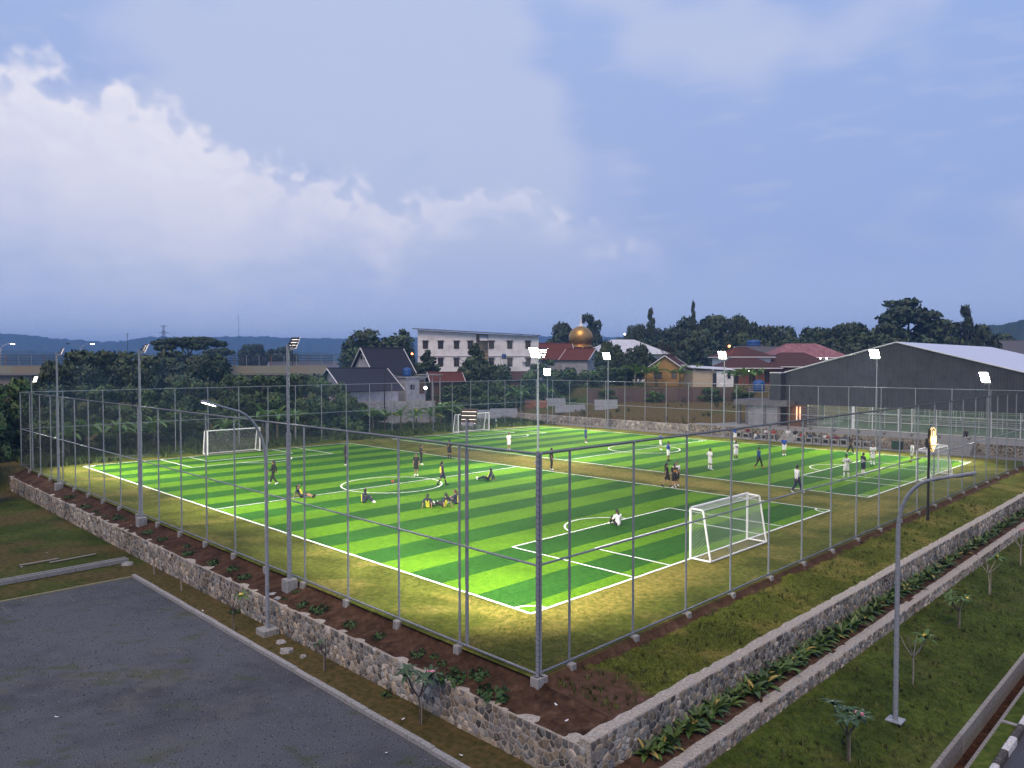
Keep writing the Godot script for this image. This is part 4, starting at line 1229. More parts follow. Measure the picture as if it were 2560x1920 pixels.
	["bush", 4.8, -77.4, 0.0, 4.7, 5.1, "bush in the second row behind the far left fence, second from left", "bush in the second row behind the far left fence"],
	["bush", 9.2, -76.6, 0.0, 5.7, 5.5, "bush in the second row behind the far left fence, third from left", "bush in the second row behind the far left fence"],
	["bush", 13.7, -73.1, 0.0, 5.4, 5.1, "bush in the second row behind the far left fence, fourth from left", "bush in the second row behind the far left fence"],
	["bush", 18.7, -77.4, 0.0, 6.4, 6.5, "bush in the second row behind the far left fence, fifth from left", "bush in the second row behind the far left fence"],
	["bush", 24.2, -72.1, 0.0, 5.1, 6.9, "bush in the second row behind the far left fence, sixth from left", "bush in the second row behind the far left fence"],
	["bush", 29.3, -74.5, 0.0, 6.4, 6.2, "bush in the second row behind the far left fence, seventh from left", "bush in the second row behind the far left fence"],
	["bush", 34.6, -73.8, 0.0, 3.5, 5.4, "bush in the second row behind the far left fence, eighth from left", "bush in the second row behind the far left fence"],
	["bush", 39.2, -72.8, 0.0, 3.5, 5.8, "bush in the second row behind the far left fence, ninth from left", "bush in the second row behind the far left fence"],
	["bush", 47.0, -60.0, 0.4, 2.2, 4.0, "low bush between the far corner and the white building, leftmost", "low bush between the far corner and the white building"],
	["bush", 52.0, -63.0, 0.4, 2.4, 5.0, "low bush between the far corner and the white building, second from left", "low bush between the far corner and the white building"],
	["bush", 56.0, -66.0, 0.4, 3.2, 6.0, "low bush between the far corner and the white building, third from left", "low bush between the far corner and the white building"],
	["bush", 61.0, -71.0, 0.4, 4.0, 6.0, "bush in the second row behind the far left fence, tenth from left", "bush in the second row behind the far left fence"],
	["bush", 66.0, -66.0, 0.4, 3.4, 6.0, "low bush between the far corner and the white building, fourth from left", "low bush between the far corner and the white building"],
	["bush", 72.0, -60.5, 0.4, 2.6, 5.0, "low bush between the far corner and the white building, fifth from left", "low bush between the far corner and the white building"],
	["bush", 78.0, -58.0, 0.4, 3.0, 5.0, "low bush between the far corner and the white building, sixth from left", "low bush between the far corner and the white building"],
	["bush", 84.0, -54.5, 0.4, 3.0, 5.0, "low bush between the far corner and the white building, seventh from left", "low bush between the far corner and the white building"],
	["round", 143.3, -102.3, 1.0, 13.7, 9.2, "dark tree filling the foot of the wood behind the roofs, leftmost", "trees filling the foot of the wood"],
	["round", 147.1, -98.9, 1.0, 13.9, 9.9, "dark tree filling the foot of the wood behind the roofs, second from left", "trees filling the foot of the wood"],
	["round", 142.1, -89.5, 1.0, 12.9, 10.4, "dark tree filling the foot of the wood behind the roofs, third from left", "trees filling the foot of the wood"],
	["round", 153.9, -91.3, 1.0, 13.2, 11.1, "dark tree filling the foot of the wood behind the roofs, fourth from left", "trees filling the foot of the wood"],
	["round", 160.0, -89.2, 1.0, 14.4, 11.4, "dark tree filling the foot of the wood behind the roofs, fifth from left", "trees filling the foot of the wood"],
	["round", 157.6, -82.2, 1.0, 12.9, 11.6, "dark tree filling the foot of the wood behind the roofs, sixth from left", "trees filling the foot of the wood"],
	["round", 156.7, -76.2, 1.0, 14.6, 9.7, "dark tree filling the foot of the wood behind the roofs, seventh from left", "trees filling the foot of the wood"],
	["round", 171.5, -78.6, 1.0, 14.3, 10.9, "dark tree filling the foot of the wood behind the roofs, eighth from left", "trees filling the foot of the wood"],
	["round", 166.3, -70.7, 1.0, 13.8, 10.2, "dark tree filling the foot of the wood behind the roofs, ninth from left", "trees filling the foot of the wood"],
	["round", 170.5, -67.5, 1.0, 13.7, 10.8, "dark tree filling the foot of the wood behind the roofs, tenth from left", "trees filling the foot of the wood"],
	["round", 181.7, -67.2, 1.0, 13.7, 11.8, "dark tree filling the foot of the wood behind the roofs, 11th from left", "trees filling the foot of the wood"],
	["round", 184.7, -63.3, 1.0, 13.0, 11.0, "dark tree filling the foot of the wood behind the roofs, 12th from left", "trees filling the foot of the wood"],
	["round", 178.3, -55.9, 1.0, 13.0, 11.9, "dark tree filling the foot of the wood behind the roofs, 13th from left", "trees filling the foot of the wood"],
	["bush", 72.0, -52.8, 2.0, 2.4, 4.5, "creeper-covered bush before the brown garden wall, leftmost", "bushes before the garden wall"],
	["bush", 76.5, -47.0, 2.0, 1.8, 3.5, "creeper-covered bush before the brown garden wall, second from left", "bushes before the garden wall"],
	["bush", 83.5, -41.5, 2.0, 2.6, 4.5, "creeper-covered bush before the brown garden wall, third from left", "bushes before the garden wall"],
	["bush", 86.5, -38.0, 2.0, 2.2, 4.0, "creeper-covered bush before the brown garden wall, rightmost", "bushes before the garden wall"],
]

var banana_rows := [
	[0.6, -56.7, 4.0, "banana plant behind the far left goal, leftmost", "banana plant behind the far left goal"],
	[2.2, -57.4, 4.5, "banana plant behind the far left goal, second from left", "banana plant behind the far left goal"],
	[4.7, -57.0, 4.0, "banana plant behind the far left goal, third from left", "banana plant behind the far left goal"],
	[6.6, -57.5, 3.8, "banana plant behind the far left goal, fourth from left", "banana plant behind the far left goal"],
	[8.1, -57.6, 4.5, "banana plant behind the far left goal, fifth from left", "banana plant behind the far left goal"],
	[15.8, -56.3, 4.0, "banana plant behind the far left goal, seventh from left", "banana plant behind the far left goal"],
	[14.5, -56.2, 3.5, "banana plant behind the far left goal, sixth from left", "banana plant behind the far left goal"],
	[19.4, -58.0, 5.0, "banana plant left of the dark-roofed house, leftmost", "banana plant left of the dark-roofed house"],
	[20.4, -56.8, 5.0, "banana plant left of the dark-roofed house, second from left", "banana plant left of the dark-roofed house"],
	[22.4, -56.7, 4.5, "banana plant left of the dark-roofed house, third from left", "banana plant left of the dark-roofed house"],
	[32.1, -58.4, 4.2, "banana plant between the dark-roofed house and the white building, leftmost", "banana plant between the dark-roofed house and the white building"],
	[32.8, -57.2, 4.0, "banana plant between the dark-roofed house and the white building, second from left", "banana plant between the dark-roofed house and the white building"],
	[35.1, -58.0, 3.8, "banana plant between the dark-roofed house and the white building, third from left", "banana plant between the dark-roofed house and the white building"],
	[36.9, -57.2, 3.8, "banana plant between the dark-roofed house and the white building, fourth from left", "banana plant between the dark-roofed house and the white building"],
	[39.6, -57.6, 3.6, "banana plant between the dark-roofed house and the white building, sixth from left", "banana plant between the dark-roofed house and the white building"],
	[41.0, -56.5, 3.6, "banana plant between the dark-roofed house and the white building, seventh from left", "banana plant between the dark-roofed house and the white building"],
	[43.5, -57.6, 4.2, "banana plant between the dark-roofed house and the white building, eighth from left", "banana plant between the dark-roofed house and the white building"],
	[45.9, -58.1, 4.5, "banana plant between the dark-roofed house and the white building, ninth from left", "banana plant between the dark-roofed house and the white building"],
	[39.1, -57.4, 3.0, "banana plant between the dark-roofed house and the white building, fifth from left", "banana plant between the dark-roofed house and the white building"],
	[60.0, -67.6, 4.4, "banana plant near the far corner floodlights, leftmost", "banana plant near the far corner floodlights"],
	[58.8, -64.6, 4.0, "banana plant near the far corner floodlights, second from left", "banana plant near the far corner floodlights"],
	[61.6, -61.8, 4.6, "banana plant near the far corner floodlights, third from left", "banana plant near the far corner floodlights"],
	[66.5, -65.3, 4.6, "banana plant near the far corner floodlights, fourth from left", "banana plant near the far corner floodlights"],
	[69.2, -62.7, 4.2, "banana plant near the far corner floodlights, fifth from left", "banana plant near the far corner floodlights"],
	[82.2, -63.8, 4.4, "banana plant near the far corner floodlights, sixth from left", "banana plant near the far corner floodlights"],
	[90.8, -60.9, 5.4, "banana plant below the yellow gabled house, leftmost", "banana plant below the yellow gabled house"],
	[88.8, -57.3, 5.0, "banana plant below the yellow gabled house, second from left", "banana plant below the yellow gabled house"],
	[91.7, -57.2, 5.4, "banana plant below the yellow gabled house, fourth from left", "banana plant below the yellow gabled house"],
	[92.9, -53.2, 5.2, "banana plant below the yellow gabled house, fifth from left", "banana plant below the yellow gabled house"],
	[95.9, -53.0, 4.6, "banana plant below the yellow gabled house, sixth from left", "banana plant below the yellow gabled house"],
	[96.0, -51.5, 5.0, "banana plant below the yellow gabled house, seventh from left", "banana plant below the yellow gabled house"],
	[76.1, -47.4, 2.5, "banana plant below the yellow gabled house, third from left", "banana plant below the yellow gabled house"],
	[94.0, -43.6, 4.5, "banana plant left of the dark hall, leftmost", "banana plant left of the dark hall"],
	[91.4, -40.5, 4.8, "banana plant left of the dark hall, third from left", "banana plant left of the dark hall"],
	[96.0, -41.6, 4.2, "banana plant left of the dark hall, fourth from left", "banana plant left of the dark hall"],
	[102.6, -43.5, 4.5, "banana plant left of the dark hall, fifth from left", "banana plant left of the dark hall"],
	[81.5, -36.3, 3.5, "banana plant left of the dark hall, second from left", "banana plant left of the dark hall"],
]

func vegetation() -> void:
	var crowns := {}
	for k in ["round", "bush"]:
		crowns[k] = [crown(k, 1), crown(k, 2), crown(k, 3), crown(k, 4)]
	for k in ["umbrella", "conic", "cypress", "layered"]:
		crowns[k] = [crown(k, 5)]
	crowns["sparse"] = [crown("sparse", 6), crown("sparse", 7)]
	var trunks := {}
	for k in crowns: trunks[k] = trunk(k, 3)
	var r := RandomNumberGenerator.new()
	r.seed = 77
	var names := {"round": "broadleaf_tree", "bush": "leafy_bush", "umbrella": "umbrella_tree", "conic": "dense_tree", "cypress": "cypress_tree", "layered": "spreading_tree", "sparse": "open_tree", "bare": "bare_tree"}
	for k in tree_rows.size():
		var q: Array = tree_rows[k]
		var y := minf(q[3], back_y(q[1], q[2]))
		var t := thing(names[q[0]], q[6], "bush" if q[0] == "bush" else "tree", Vector3(q[1], y, q[2]), r.randf() * TAU, String(q[7]))
		var h: float = q[4] + q[3] - y
		if q[0] == "bare":
			var b := MB.new()
			twigs(b, Vector3(0, -0.2, 0), Vector3.UP, h * 0.34, 0.16, 5, r)
			part(t, "branches", b.mesh(), plain(0.06, 0.035, 0.03, 0.9))
			continue
		var set: Array = crowns[q[0]]
		var wide: float = q[5] * (1.5 if q[0] == "conic" or q[0] == "cypress" else 1.12)
		var bs := Basis.from_scale(Vector3(wide, h * 1.03, wide))
		part(t, "trunk", trunks[q[0]], M.bark, Vector3.ZERO, bs)
		part(t, "crown", set[r.randi() % set.size()], M.leaf_bush if q[0] == "bush" else (M.leaf_cool if r.randf() < 0.4 else M.leaf), Vector3.ZERO, bs)

func strap_leaf(len: float, wide: float, lift: float, droop: float, seg := 7, fold := 0.25) -> ArrayMesh:
	# an arching leaf growing along +x from the origin
	var b := MB.new()
	var prev := []
	for i in seg + 1:
		var t := float(i) / seg
		var w := wide * (0.25 + 0.75 * sin(minf(1.0, t * 1.25 + 0.12) * PI * 0.72)) * (1.0 - pow(t, 6.0))
		var a := lift - droop * t
		var p := Vector3.ZERO if i == 0 else Vector3(prev[1].x + cos(a) * len / seg, prev[1].y + sin(a) * len / seg, 0)
		var up := Vector3(-sin(a), cos(a), 0)
		var row := [p + Vector3(0, 0, w / 2) + up * w * fold, p, p + Vector3(0, 0, -w / 2) + up * w * fold]
		if i:
			for s in 2:
				b.quad(prev[s], row[s], row[s + 1], prev[s + 1])
		prev = row
	return b.mesh()

func bananas() -> void:
	var lm := []
	for q in [[2.1, 0.5, 1.25, 1.5], [2.4, 0.55, 1.0, 1.7], [1.7, 0.42, 1.4, 0.9], [2.2, 0.5, 0.7, 1.3]]:
		lm.append(strap_leaf(q[0], q[1], q[2], q[3], 7, 0.3))
	var sm := MB.new()
	sm.tube(PackedVector3Array([Vector3(0, -0.2, 0), Vector3(0.02, 1.0, 0), Vector3(0, 2.1, 0)]), PackedFloat32Array([0.14, 0.11, 0.06]), 8)
	var stem := sm.mesh()
	var r := RandomNumberGenerator.new()
	r.seed = 9
	var tones := [plain(0.09, 0.17, 0.04, 0.6), plain(0.11, 0.21, 0.05, 0.6), plain(0.075, 0.14, 0.05, 0.6), plain(0.18, 0.19, 0.04, 0.7)]
	for m: StandardMaterial3D in tones:
		m.backlight_enabled = true
		m.backlight = Color(0.3, 0.4, 0.1)
	for k in banana_rows.size():
		var q: Array = banana_rows[k]
		var s: float = q[2] / 4.2
		var t := thing("banana_plant", q[3], "banana plant", Vector3(q[0], back_y(q[0], q[1]), q[1]), r.randf() * TAU, String(q[4]))
		part(t, "stem", stem, plain(0.09, 0.08, 0.045, 0.8) if k == 0 else M.banana_stem, Vector3.ZERO, Basis.from_scale(Vector3.ONE * s))
		for i in 9:
			var w := i * 2.4 + r.randf_range(-0.3, 0.3)
			part(t, "leaf", lm[r.randi() % 4], tones[0 if r.randf() < 0.4 else (1 if r.randf() < 0.6 else (2 if r.randf() < 0.8 else 3))], Vector3(0, r.randf_range(1.6, 2.1) * s, 0), Basis(Vector3.UP, w) * Basis.from_scale(Vector3.ONE * s * r.randf_range(0.8, 1.15)))

func bed_plants() -> void:
	var lm := []
	for q in [[0.44, 0.13, 1.35, 1.1], [0.5, 0.14, 1.15, 1.4], [0.4, 0.12, 1.45, 0.6], [0.36, 0.12, 0.8, 1.2]]:
		lm.append(strap_leaf(q[0], q[1], q[2], q[3], 5, 0.2))
	var r := RandomNumberGenerator.new()
	r.seed = 13
	var green := [plain(0.05, 0.095, 0.018, 0.5), plain(0.075, 0.13, 0.022, 0.5), plain(0.032, 0.065, 0.016, 0.5)]
	var old := plain(0.32, 0.25, 0.06, 0.7)
	var x := -2.9
	while x < 56.0:
		var t := thing("lily_plant", "low strap-leaved lily plant growing in the bed between the stone walls", "plant", Vector3(x, -1.24, 6.72 + r.randf_range(-0.14, 0.16)), r.randf() * TAU, "strap-leaved plants in the planting bed")
		var s := r.randf_range(0.95, 1.5)
		for i in (12 if x < 20.0 else 7):
			part(t, "leaf", lm[r.randi() % 4], old if r.randf() < 0.05 else green[r.randi() % 3], Vector3(r.randf_range(-0.05, 0.05), 0, r.randf_range(-0.05, 0.05)), Basis(Vector3.UP, i * 2.4 + r.randf_range(-0.4, 0.4)) * Basis.from_scale(Vector3.ONE * s * r.randf_range(0.75, 1.1)))
		x += r.randf_range(0.2, 0.34) * (1.0 if x < 20.0 else 1.5)

func sapling(label: String, at: Vector3, h: float, leafy: int, flower: int, pale: bool, sd: int) -> void:
	# young frangipani: forked bare limbs, leaf rosettes at their tips, sometimes flowers. flower: 0 none, 1 pink, 2 yellow
	var r := RandomNumberGenerator.new()
	r.seed = sd
	var t := thing("frangipani_sapling", label, "sapling", at, r.randf() * TAU, "young frangipani trees")
	var b := MB.new()
	var fork := Vector3(r.randf_range(-0.05, 0.05), h * 0.5, r.randf_range(-0.05, 0.05))
	b.tube(PackedVector3Array([Vector3(0, -0.1, 0), fork * 0.5 + Vector3(0.03, 0, 0), fork]), PackedFloat32Array([0.03, 0.026, 0.024]), 7)
	var tips := []
	for k in 5:
		var w := k * 1.26 + r.randf_range(-0.3, 0.3)
		var m := fork + Vector3(cos(w) * h * 0.13, h * r.randf_range(0.12, 0.2), sin(w) * h * 0.13)
		var e := m + Vector3(cos(w) * h * 0.1, h * r.randf_range(0.14, 0.28), sin(w) * h * 0.1)
		b.tube(PackedVector3Array([fork, m, e]), PackedFloat32Array([0.02, 0.016, 0.012]), 6)
		tips.append(e)
	part(t, "limbs", b.mesh(), M.bark_pale if pale else M.bark)
	b = MB.new()
	b.bar(Vector3(0.06, -0.1, 0.02), Vector3(0.05, h * 0.62, 0.02), 0.016, 0.014, 6)
	part(t, "stake", b.mesh(), M.bark_pale)
	var lm := strap_leaf(h * 0.26, h * 0.075, 0.7, 1.1, 5, 0.15)
	var green := plain(0.035, 0.075, 0.025, 0.5) if flower != 2 else plain(0.07, 0.13, 0.02, 0.5)
	for k in tips.size():
		if k >= leafy: continue
		for i in 9:
			part(t, "leaf", lm, green, tips[k], Basis(Vector3.UP, i * 0.75 + k) * Basis(Vector3.BACK, r.randf_range(-0.5, 0.5)))
	if flower:
		var fm := MB.new()
		for i in 5:
			var w := i * TAU / 5
			fm.tri(Vector3.ZERO, Vector3(cos(w - 0.5) * 0.06, 0.02, sin(w - 0.5) * 0.06), Vector3(cos(w + 0.5) * 0.06, 0.035, sin(w + 0.5) * 0.06))
		var fmesh := fm.mesh()
		var pm := plain(0.75, 0.3, 0.42, 0.6) if flower == 1 else plain(0.8, 0.62, 0.1, 0.6)
		for i in (9 if flower == 1 else 3):
			part(t, "flower", fmesh, pm, tips[0] + Vector3(r.randf_range(-0.07, 0.07), r.randf_range(0.03, 0.1), r.randf_range(-0.07, 0.07)), Basis(Vector3.RIGHT, r.randf_range(-0.6, 0.6)) * Basis(Vector3.UP, r.randf() * TAU))

func saplings() -> void:
	sapling("leafy frangipani with a pink flower head before the stone wall at the bank", Vector3(-5.4, -1.55, 0.9), 1.5, 5, 1, false, 4)
	sapling("small bare sapling before the stone wall, between the street lamp and the flowering one", Vector3(-5.34, -1.55, -4.1), 1.0, 1, 0, false, 5)
	sapling("thin staked sapling behind the kerb, left of the curved street lamp", Vector3(-5.9, -1.55, -9.7), 1.5, 1, 2, false, 6)
	sapling("bare sapling against the stone wall near the far end of the kerb", Vector3(-5.3, -1.55, -16.0), 1.3, 0, 0, true, 7)
	sapling("broken bare sapling leaning by the end of the gutter", Vector3(-5.25, -1.55, -19.4), 1.5, 0, 0, true, 8)
	sapling("leafy frangipani with a round pink flower head at the bottom of the lawn", Vector3(1.75, -2.0, 9.7), 1.5, 5, 1, false, 9)
	sapling("pale bare frangipani right of the lamp post, a few leaves at one tip", Vector3(7.9, -1.9, 9.4), 1.75, 1, 2, true, 10)
	sapling("small bushy frangipani with one yellow flower, halfway up the lawn", Vector3(14.4, -1.88, 9.05), 1.35, 4, 2, false, 11)
	sapling("bare frangipani with two yellow leaves, far up the lawn", Vector3(20.0, -1.85, 8.85), 1.9, 1, 2, true, 12)
	sapling("farthest frangipani on the lawn, with a single pink bloom", Vector3(26.6, -1.85, 8.75), 1.9, 0, 1, true, 14)
	var r := RandomNumberGenerator.new()
	r.seed = 31
	var wm := []
	for k in 3:
		var b := MB.new()
		for i in 90:
			var d := Vector3(r.randf_range(-1, 1), r.randf_range(0.05, 0.8), r.randf_range(-1, 1)).normalized()
			var g := r.randf_range(0.7, 1.4)
			b.col = Color(0.035 * g, 0.085 * g, 0.02 * g)
			leaf_card(b, d * Vector3(0.3, 0.24, 0.3) * r.randf_range(0.4, 1.0), d, 0.055 * r.randf_range(0.6, 1.4), r)
		wm.append(b.mesh())
	var spots := [[-4.1, 1.9, 1.2], [-4.3, -0.6, 1.0], [-4.25, -2.6, 0.9], [-4.35, -4.2, 1.0], [-4.3, -6.2, 1.3], [-4.4, -7.2, 1.0], [-4.35, -12.0, 1.1], [-4.2, -13.4, 1.0], [-4.3, -15.0, 1.2], [-4.4, -17.5, 1.1], [-4.3, -21.0, 1.0], [-4.3, -23.0, 1.2], [-4.2, -28.0, 1.2], [-4.4, -33.0, 1.3], [-4.3, -37.0, 1.3], [-4.5, 2.9, 1.7], [-4.6, 1.3, 1.6], [-5.0, -1.2, 0.8], [-5.0, -11.5, 0.9]]
	for k in 16: spots.append([-4.25 + r.randf_range(-0.25, 0.5), 5.0 - 44.0 * r.randf(), r.randf_range(0.35, 0.8)])
	for k in spots.size():
		var q: Array = spots[k]
		var y := bank_y(q[0], q[1]) if q[0] > -4.75 else -1.55
		solo("weed_clump", "small dark green weed clump sprouting on the bare dirt bank" if q[0] > -4.75 else "small weed clump at the foot of the stone wall", "weed", wm[k % 3], M.leaf, Vector3(q[0], y - 0.02, q[1]), k * 1.3, "weeds on the bank" if q[0] > -4.75 else "weeds at the wall foot").scale = Vector3.ONE * q[2]

func tuft(h: float, n: int, sd: int, spread: float) -> ArrayMesh:
	var r := RandomNumberGenerator.new()
	r.seed = sd
	var b := MB.new()
	for i in n:
		var w := r.randf() * TAU
		var f := r.randf() * spread
		var o := Vector3(cos(w) * f, -0.01, sin(w) * f)
		var lean := Vector3(r.randf_range(-1, 1), 0, r.randf_range(-1, 1)) * h * 0.6
		var s := Vector3(-sin(w), 0, cos(w)) * h * 0.07
		var g := r.randf_range(0.75, 1.3)
		b.col = Color(g, g, g)
		var e := o + lean + Vector3.UP * h * r.randf_range(0.6, 1.1)
		var q := Vector3(lean.x, h * 1.5, lean.z).normalized()
		var k := b.vert(o - s, q)
		b.vert(o + s, q); b.vert(e, q)
		b.ix.append_array([k, k + 1, k + 2])
	return b.mesh()

func grass_patch(called: String, label: String, n: int, mesh: ArrayMesh, m: Material, spot: Callable, sd: int, size := 1.0) -> void:
	var r := RandomNumberGenerator.new()
	r.seed = sd
	var list := []
	for i in n:
		var q = spot.call(r)
		if q != null: list.append(q)
	var mm := MultiMesh.new()
	mm.transform_format = MultiMesh.TRANSFORM_3D
	mm.use_colors = true
	mm.mesh = mesh
	mm.instance_count = list.size()
	for i in list.size():
		mm.set_instance_transform(i, Transform3D(Basis(Vector3.UP, r.randf() * TAU) * Basis.from_scale(Vector3.ONE * size * r.randf_range(0.6, 1.35)), list[i][0]))
		mm.set_instance_color(i, list[i][1])
	var o := MultiMeshInstance3D.new()
	o.name = numbered(called)
	o.multimesh = mm
	o.material_override = m
	add_child(o)
	tag(o, label, "grit" if called == "loose_grit" else "grass", "", "stuff")

func grasses() -> void:
	var short := tuft(0.05, 9, 1, 0.07)
	var tall := tuft(0.5, 14, 2, 0.2)
	var tone := func(r: RandomNumberGenerator, x: float, z: float, most: float, dark: float) -> Color:
		var d := dry(x, z, most)
		var t := clampf((d.r - 0.9) / 1.1, 0.0, 1.0)
		return Color(0.098, 0.13, 0.02).lerp(Color(0.36, 0.28, 0.11), t * r.randf_range(0.5, 1.0)) * r.randf_range(0.6, 1.2) * dark
	grass_patch("terrace_grass", "short mown grass on the terrace below the near fence", 24000, short, M.blade, func(r: RandomNumberGenerator):
		var x := -3.4 + 45.0 * pow(r.randf(), 1.6)
		var z := r.randf_range(3.95, 6.1)
		if n2(x, z, 45.0) - (x + 1.9 - (z - 3.6) * 0.25) * 0.9 > -0.1: return null
		return [Vector3(x, terrace_y(z) + 0.01, z), tone.call(r, x, z, 1.0, 2.0)], 1)
	grass_patch("lawn_grass", "dark short grass on the sloping lawn", 34000, short, M.blade, func(r: RandomNumberGenerator):
		var x := -4.0 + 50.0 * pow(r.randf(), 1.4)
		var z := r.randf_range(7.6, 11.15)
		return [Vector3(x, lawn_y(x, z), z), tone.call(r, x, z, 0.55, 0.5)], 2)
	grass_patch("verge_grass", "grass inside the fence around the pitches", 36000, short, M.blade, func(r: RandomNumberGenerator):
		var side := r.randf()
		var x := 0.0
		var z := 0.0
		if side < 0.45:
			x = r.randf_range(-3.4, -0.1); z = 3.4 - 50.0 * pow(r.randf(), 1.7)
		elif side < 0.85:
			x = -3.3 + 48.0 * pow(r.randf(), 1.6); z = r.randf_range(0.1, 3.5)
		else:
			x = r.randf_range(24.85, 30.3); z = -r.randf() * 48.0
		return [Vector3(x, -0.02, z), tone.call(r, x, z, 1.0, 1.5)], 3)
	grass_patch("wild_grass", "tall wild grass along the far fence before the bushes", 9000, tall, M.blade, func(r: RandomNumberGenerator):
		var x := r.randf_range(-3.4, 57.0)
		var z := -51.6 - 9.0 * pow(r.randf(), 1.5)
		if n2(x, z, 18.0) < -0.15 or (z > -52.6 and r.randf() < 0.7): return null
		return [Vector3(x, back_y(x, z) if z < -54.4 else -0.02, z), Color(0.075, 0.13, 0.018) * r.randf_range(0.5, 1.2)], 4)
	grass_patch("lower_grass", "rough grass on the low ground beyond the car park", 22000, short, M.blade, func(r: RandomNumberGenerator):
		var x := -4.9 - 26.0 * pow(r.randf(), 1.5)
		var z := -60.0 + 66.0 * r.randf()
		if x < -6.25 and z > -19.7: return null
		if x > -6.2 and z > -20.0 and r.randf() < 0.8: return null
		if n2(x + 9.0, z, 16.0) > 0.22: return null
		return [Vector3(x, lower_y(x, z), z), tone.call(r, x, z, 0.9, 0.7)], 5)
	grass_patch("stray_tuft", "stray taller grass tufts among the mown grass", 1500, tall, M.blade, func(r: RandomNumberGenerator):
		var x := -3.2 + 40.0 * pow(r.randf(), 1.5)
		var z := r.randf_range(3.9, 11.0)
		if z > 6.0 and z < 7.7: return null
		return [Vector3(x, terrace_y(z) if z < 6.2 else lawn_y(x, z), z), Color(0.1, 0.13, 0.02) * r.randf_range(0.4, 1.1)], 12, 0.28)
	gravel()
	rubble()
	grass_patch("yard_grass", "patchy weeds on the bare yard beyond the far fence", 420, tall, M.blade, func(r: RandomNumberGenerator):
		var x := r.randf_range(58.0, 85.0)
		var z := r.randf_range(-62.0, -27.0)
		if x < 61.0 or n2(x, z, 14.0) < 0.22: return null
		return [Vector3(x, back_y(x, z), z), Color(0.07, 0.085, 0.02) * r.randf_range(0.5, 1.2)], 6)

func gravel() -> void:
	# loose grit lying on the old asphalt
	var b := MB.new()
	b.lathe([Vector2(0.002, -0.3), Vector2(0.8, -0.1), Vector2(1.0, 0.25), Vector2(0.6, 0.7), Vector2(0.002, 0.85)], 6)
	grass_patch("loose_grit", "loose grit scattered over the car park asphalt", 9000, b.mesh(), M.tint, func(r: RandomNumberGenerator):
		var x := -6.3 - 15.0 * pow(r.randf(), 1.2)
		var z := -19.3 + 26.0 * r.randf()
		var g := pow(r.randf(), 3.0) * 0.24 + 0.015
		var c := Color(g, g, g * 1.03).lerp(Color(g * 1.2, g * 0.95, g * 0.6), r.randf() * 0.6)
		return [Vector3(x, -1.512, z), c], 8, 0.016)

func rubble() -> void:
	# broken pieces left on the bank and below the wall
	var r := RandomNumberGenerator.new()
	r.seed = 41
	var spots := [[-4.35, -0.5, -9.4, 0.3, "large pale chunk of rubble below the nearest tall floodlight"], [-4.55, -0.46, -8.8, 0.18, "smaller pale chunk of rubble below the nearest tall floodlight"], [-5.2, -1.53, -7.3, 0.2, "flat pale stone lying right of the curved street lamp"], [-5.5, -1.53, -6.4, 0.28, "large flat stone lying between the street lamp and the kerb"], [-5.3, -1.53, -5.6, 0.15, "small flat stone near the wall foot, right of the street lamp"], [-4.15, -0.42, -25.6, 0.2, "pale chunk of rubble below the middle floodlight of the left fence"], [-5.6, -1.53, -22.1, 0.3, "broken stone at the end of the concrete gutter"]]
	for q in spots:
		var b := MB.new()
		var rings := []
		for lv in [[0.9, -0.3], [1.0, 0.0], [0.85, 0.25], [0.5, 0.38]]:
			var ring := PackedVector3Array()
			for k in 7:
				var w := -TAU * k / 7.0
				ring.append(Vector3(cos(w), 0, sin(w)) * q[3] * lv[0] * r.randf_range(0.7, 1.1) + Vector3.UP * q[3] * (lv[1] + r.randf_range(-0.06, 0.06)))
			rings.append(ring)
		b.col = Color(1.25, 1.15, 1.05)
		b.loops(rings)
		solo("rubble_stone", q[4], "stone", b.mesh(), M.concrete, Vector3(q[0], q[1], q[2]), r.randf() * TAU)
	# scraps of litter
	var lm := MB.new()
	lm.quad(Vector3(-0.06, 0.012, 0.04), Vector3(0.05, 0.02, 0.05), Vector3(0.06, 0.03, -0.04), Vector3(-0.05, 0.01, -0.05))
	lm.quad(Vector3(0.05, 0.02, 0.05), Vector3(0.09, 0.06, 0.04), Vector3(0.09, 0.05, -0.03), Vector3(0.06, 0.03, -0.04))
	var sc := lm.mesh()
	for q in [[-9.4, -1.55, -25.3], [-7.8, -1.54, -27.5], [-5.8, -1.53, -12.6], [-5.6, -1.53, 0.4], [-5.7, -1.53, 3.0], [-7.0, -1.505, 1.6], [-12.4, -1.505, -6.5], [-4.2, -0.4, 2.6], [-3.9, -0.3, 4.6], [-4.2, -0.4, 5.2]]:
		solo("paper_scrap", "tiny white paper scrap lying on the ground left of the pitches", "litter", sc, M.cloth_white, Vector3(q[0], q[1] + 0.005, q[2]), r.randf() * TAU, "scraps of litter on the ground").scale = Vector3.ONE * 0.6

# ---------------------------------------------------------------- buildings
# A building's own axes: x to the right, y up, z towards the pitches. It stands turned by FACE, so its front looks back at them.
const FACE := -YAW

func slab(b: MB, a: Vector3, e: Vector3, f: Vector3, g: Vector3, th: float) -> void:
	# a plate: upper outline a e f g counter-clockwise seen from above, th thick
	var nn := (e - a).cross(g - a).normalized() * th
	b.quad(a, e, f, g)
	b.quad(g - nn, f - nn, e - nn, a - nn)
	var p := [a, e, f, g]
	for i in 4:
		var j := (i + 1) % 4
		b.quad(p[i] - nn, p[j] - nn, p[j], p[i])

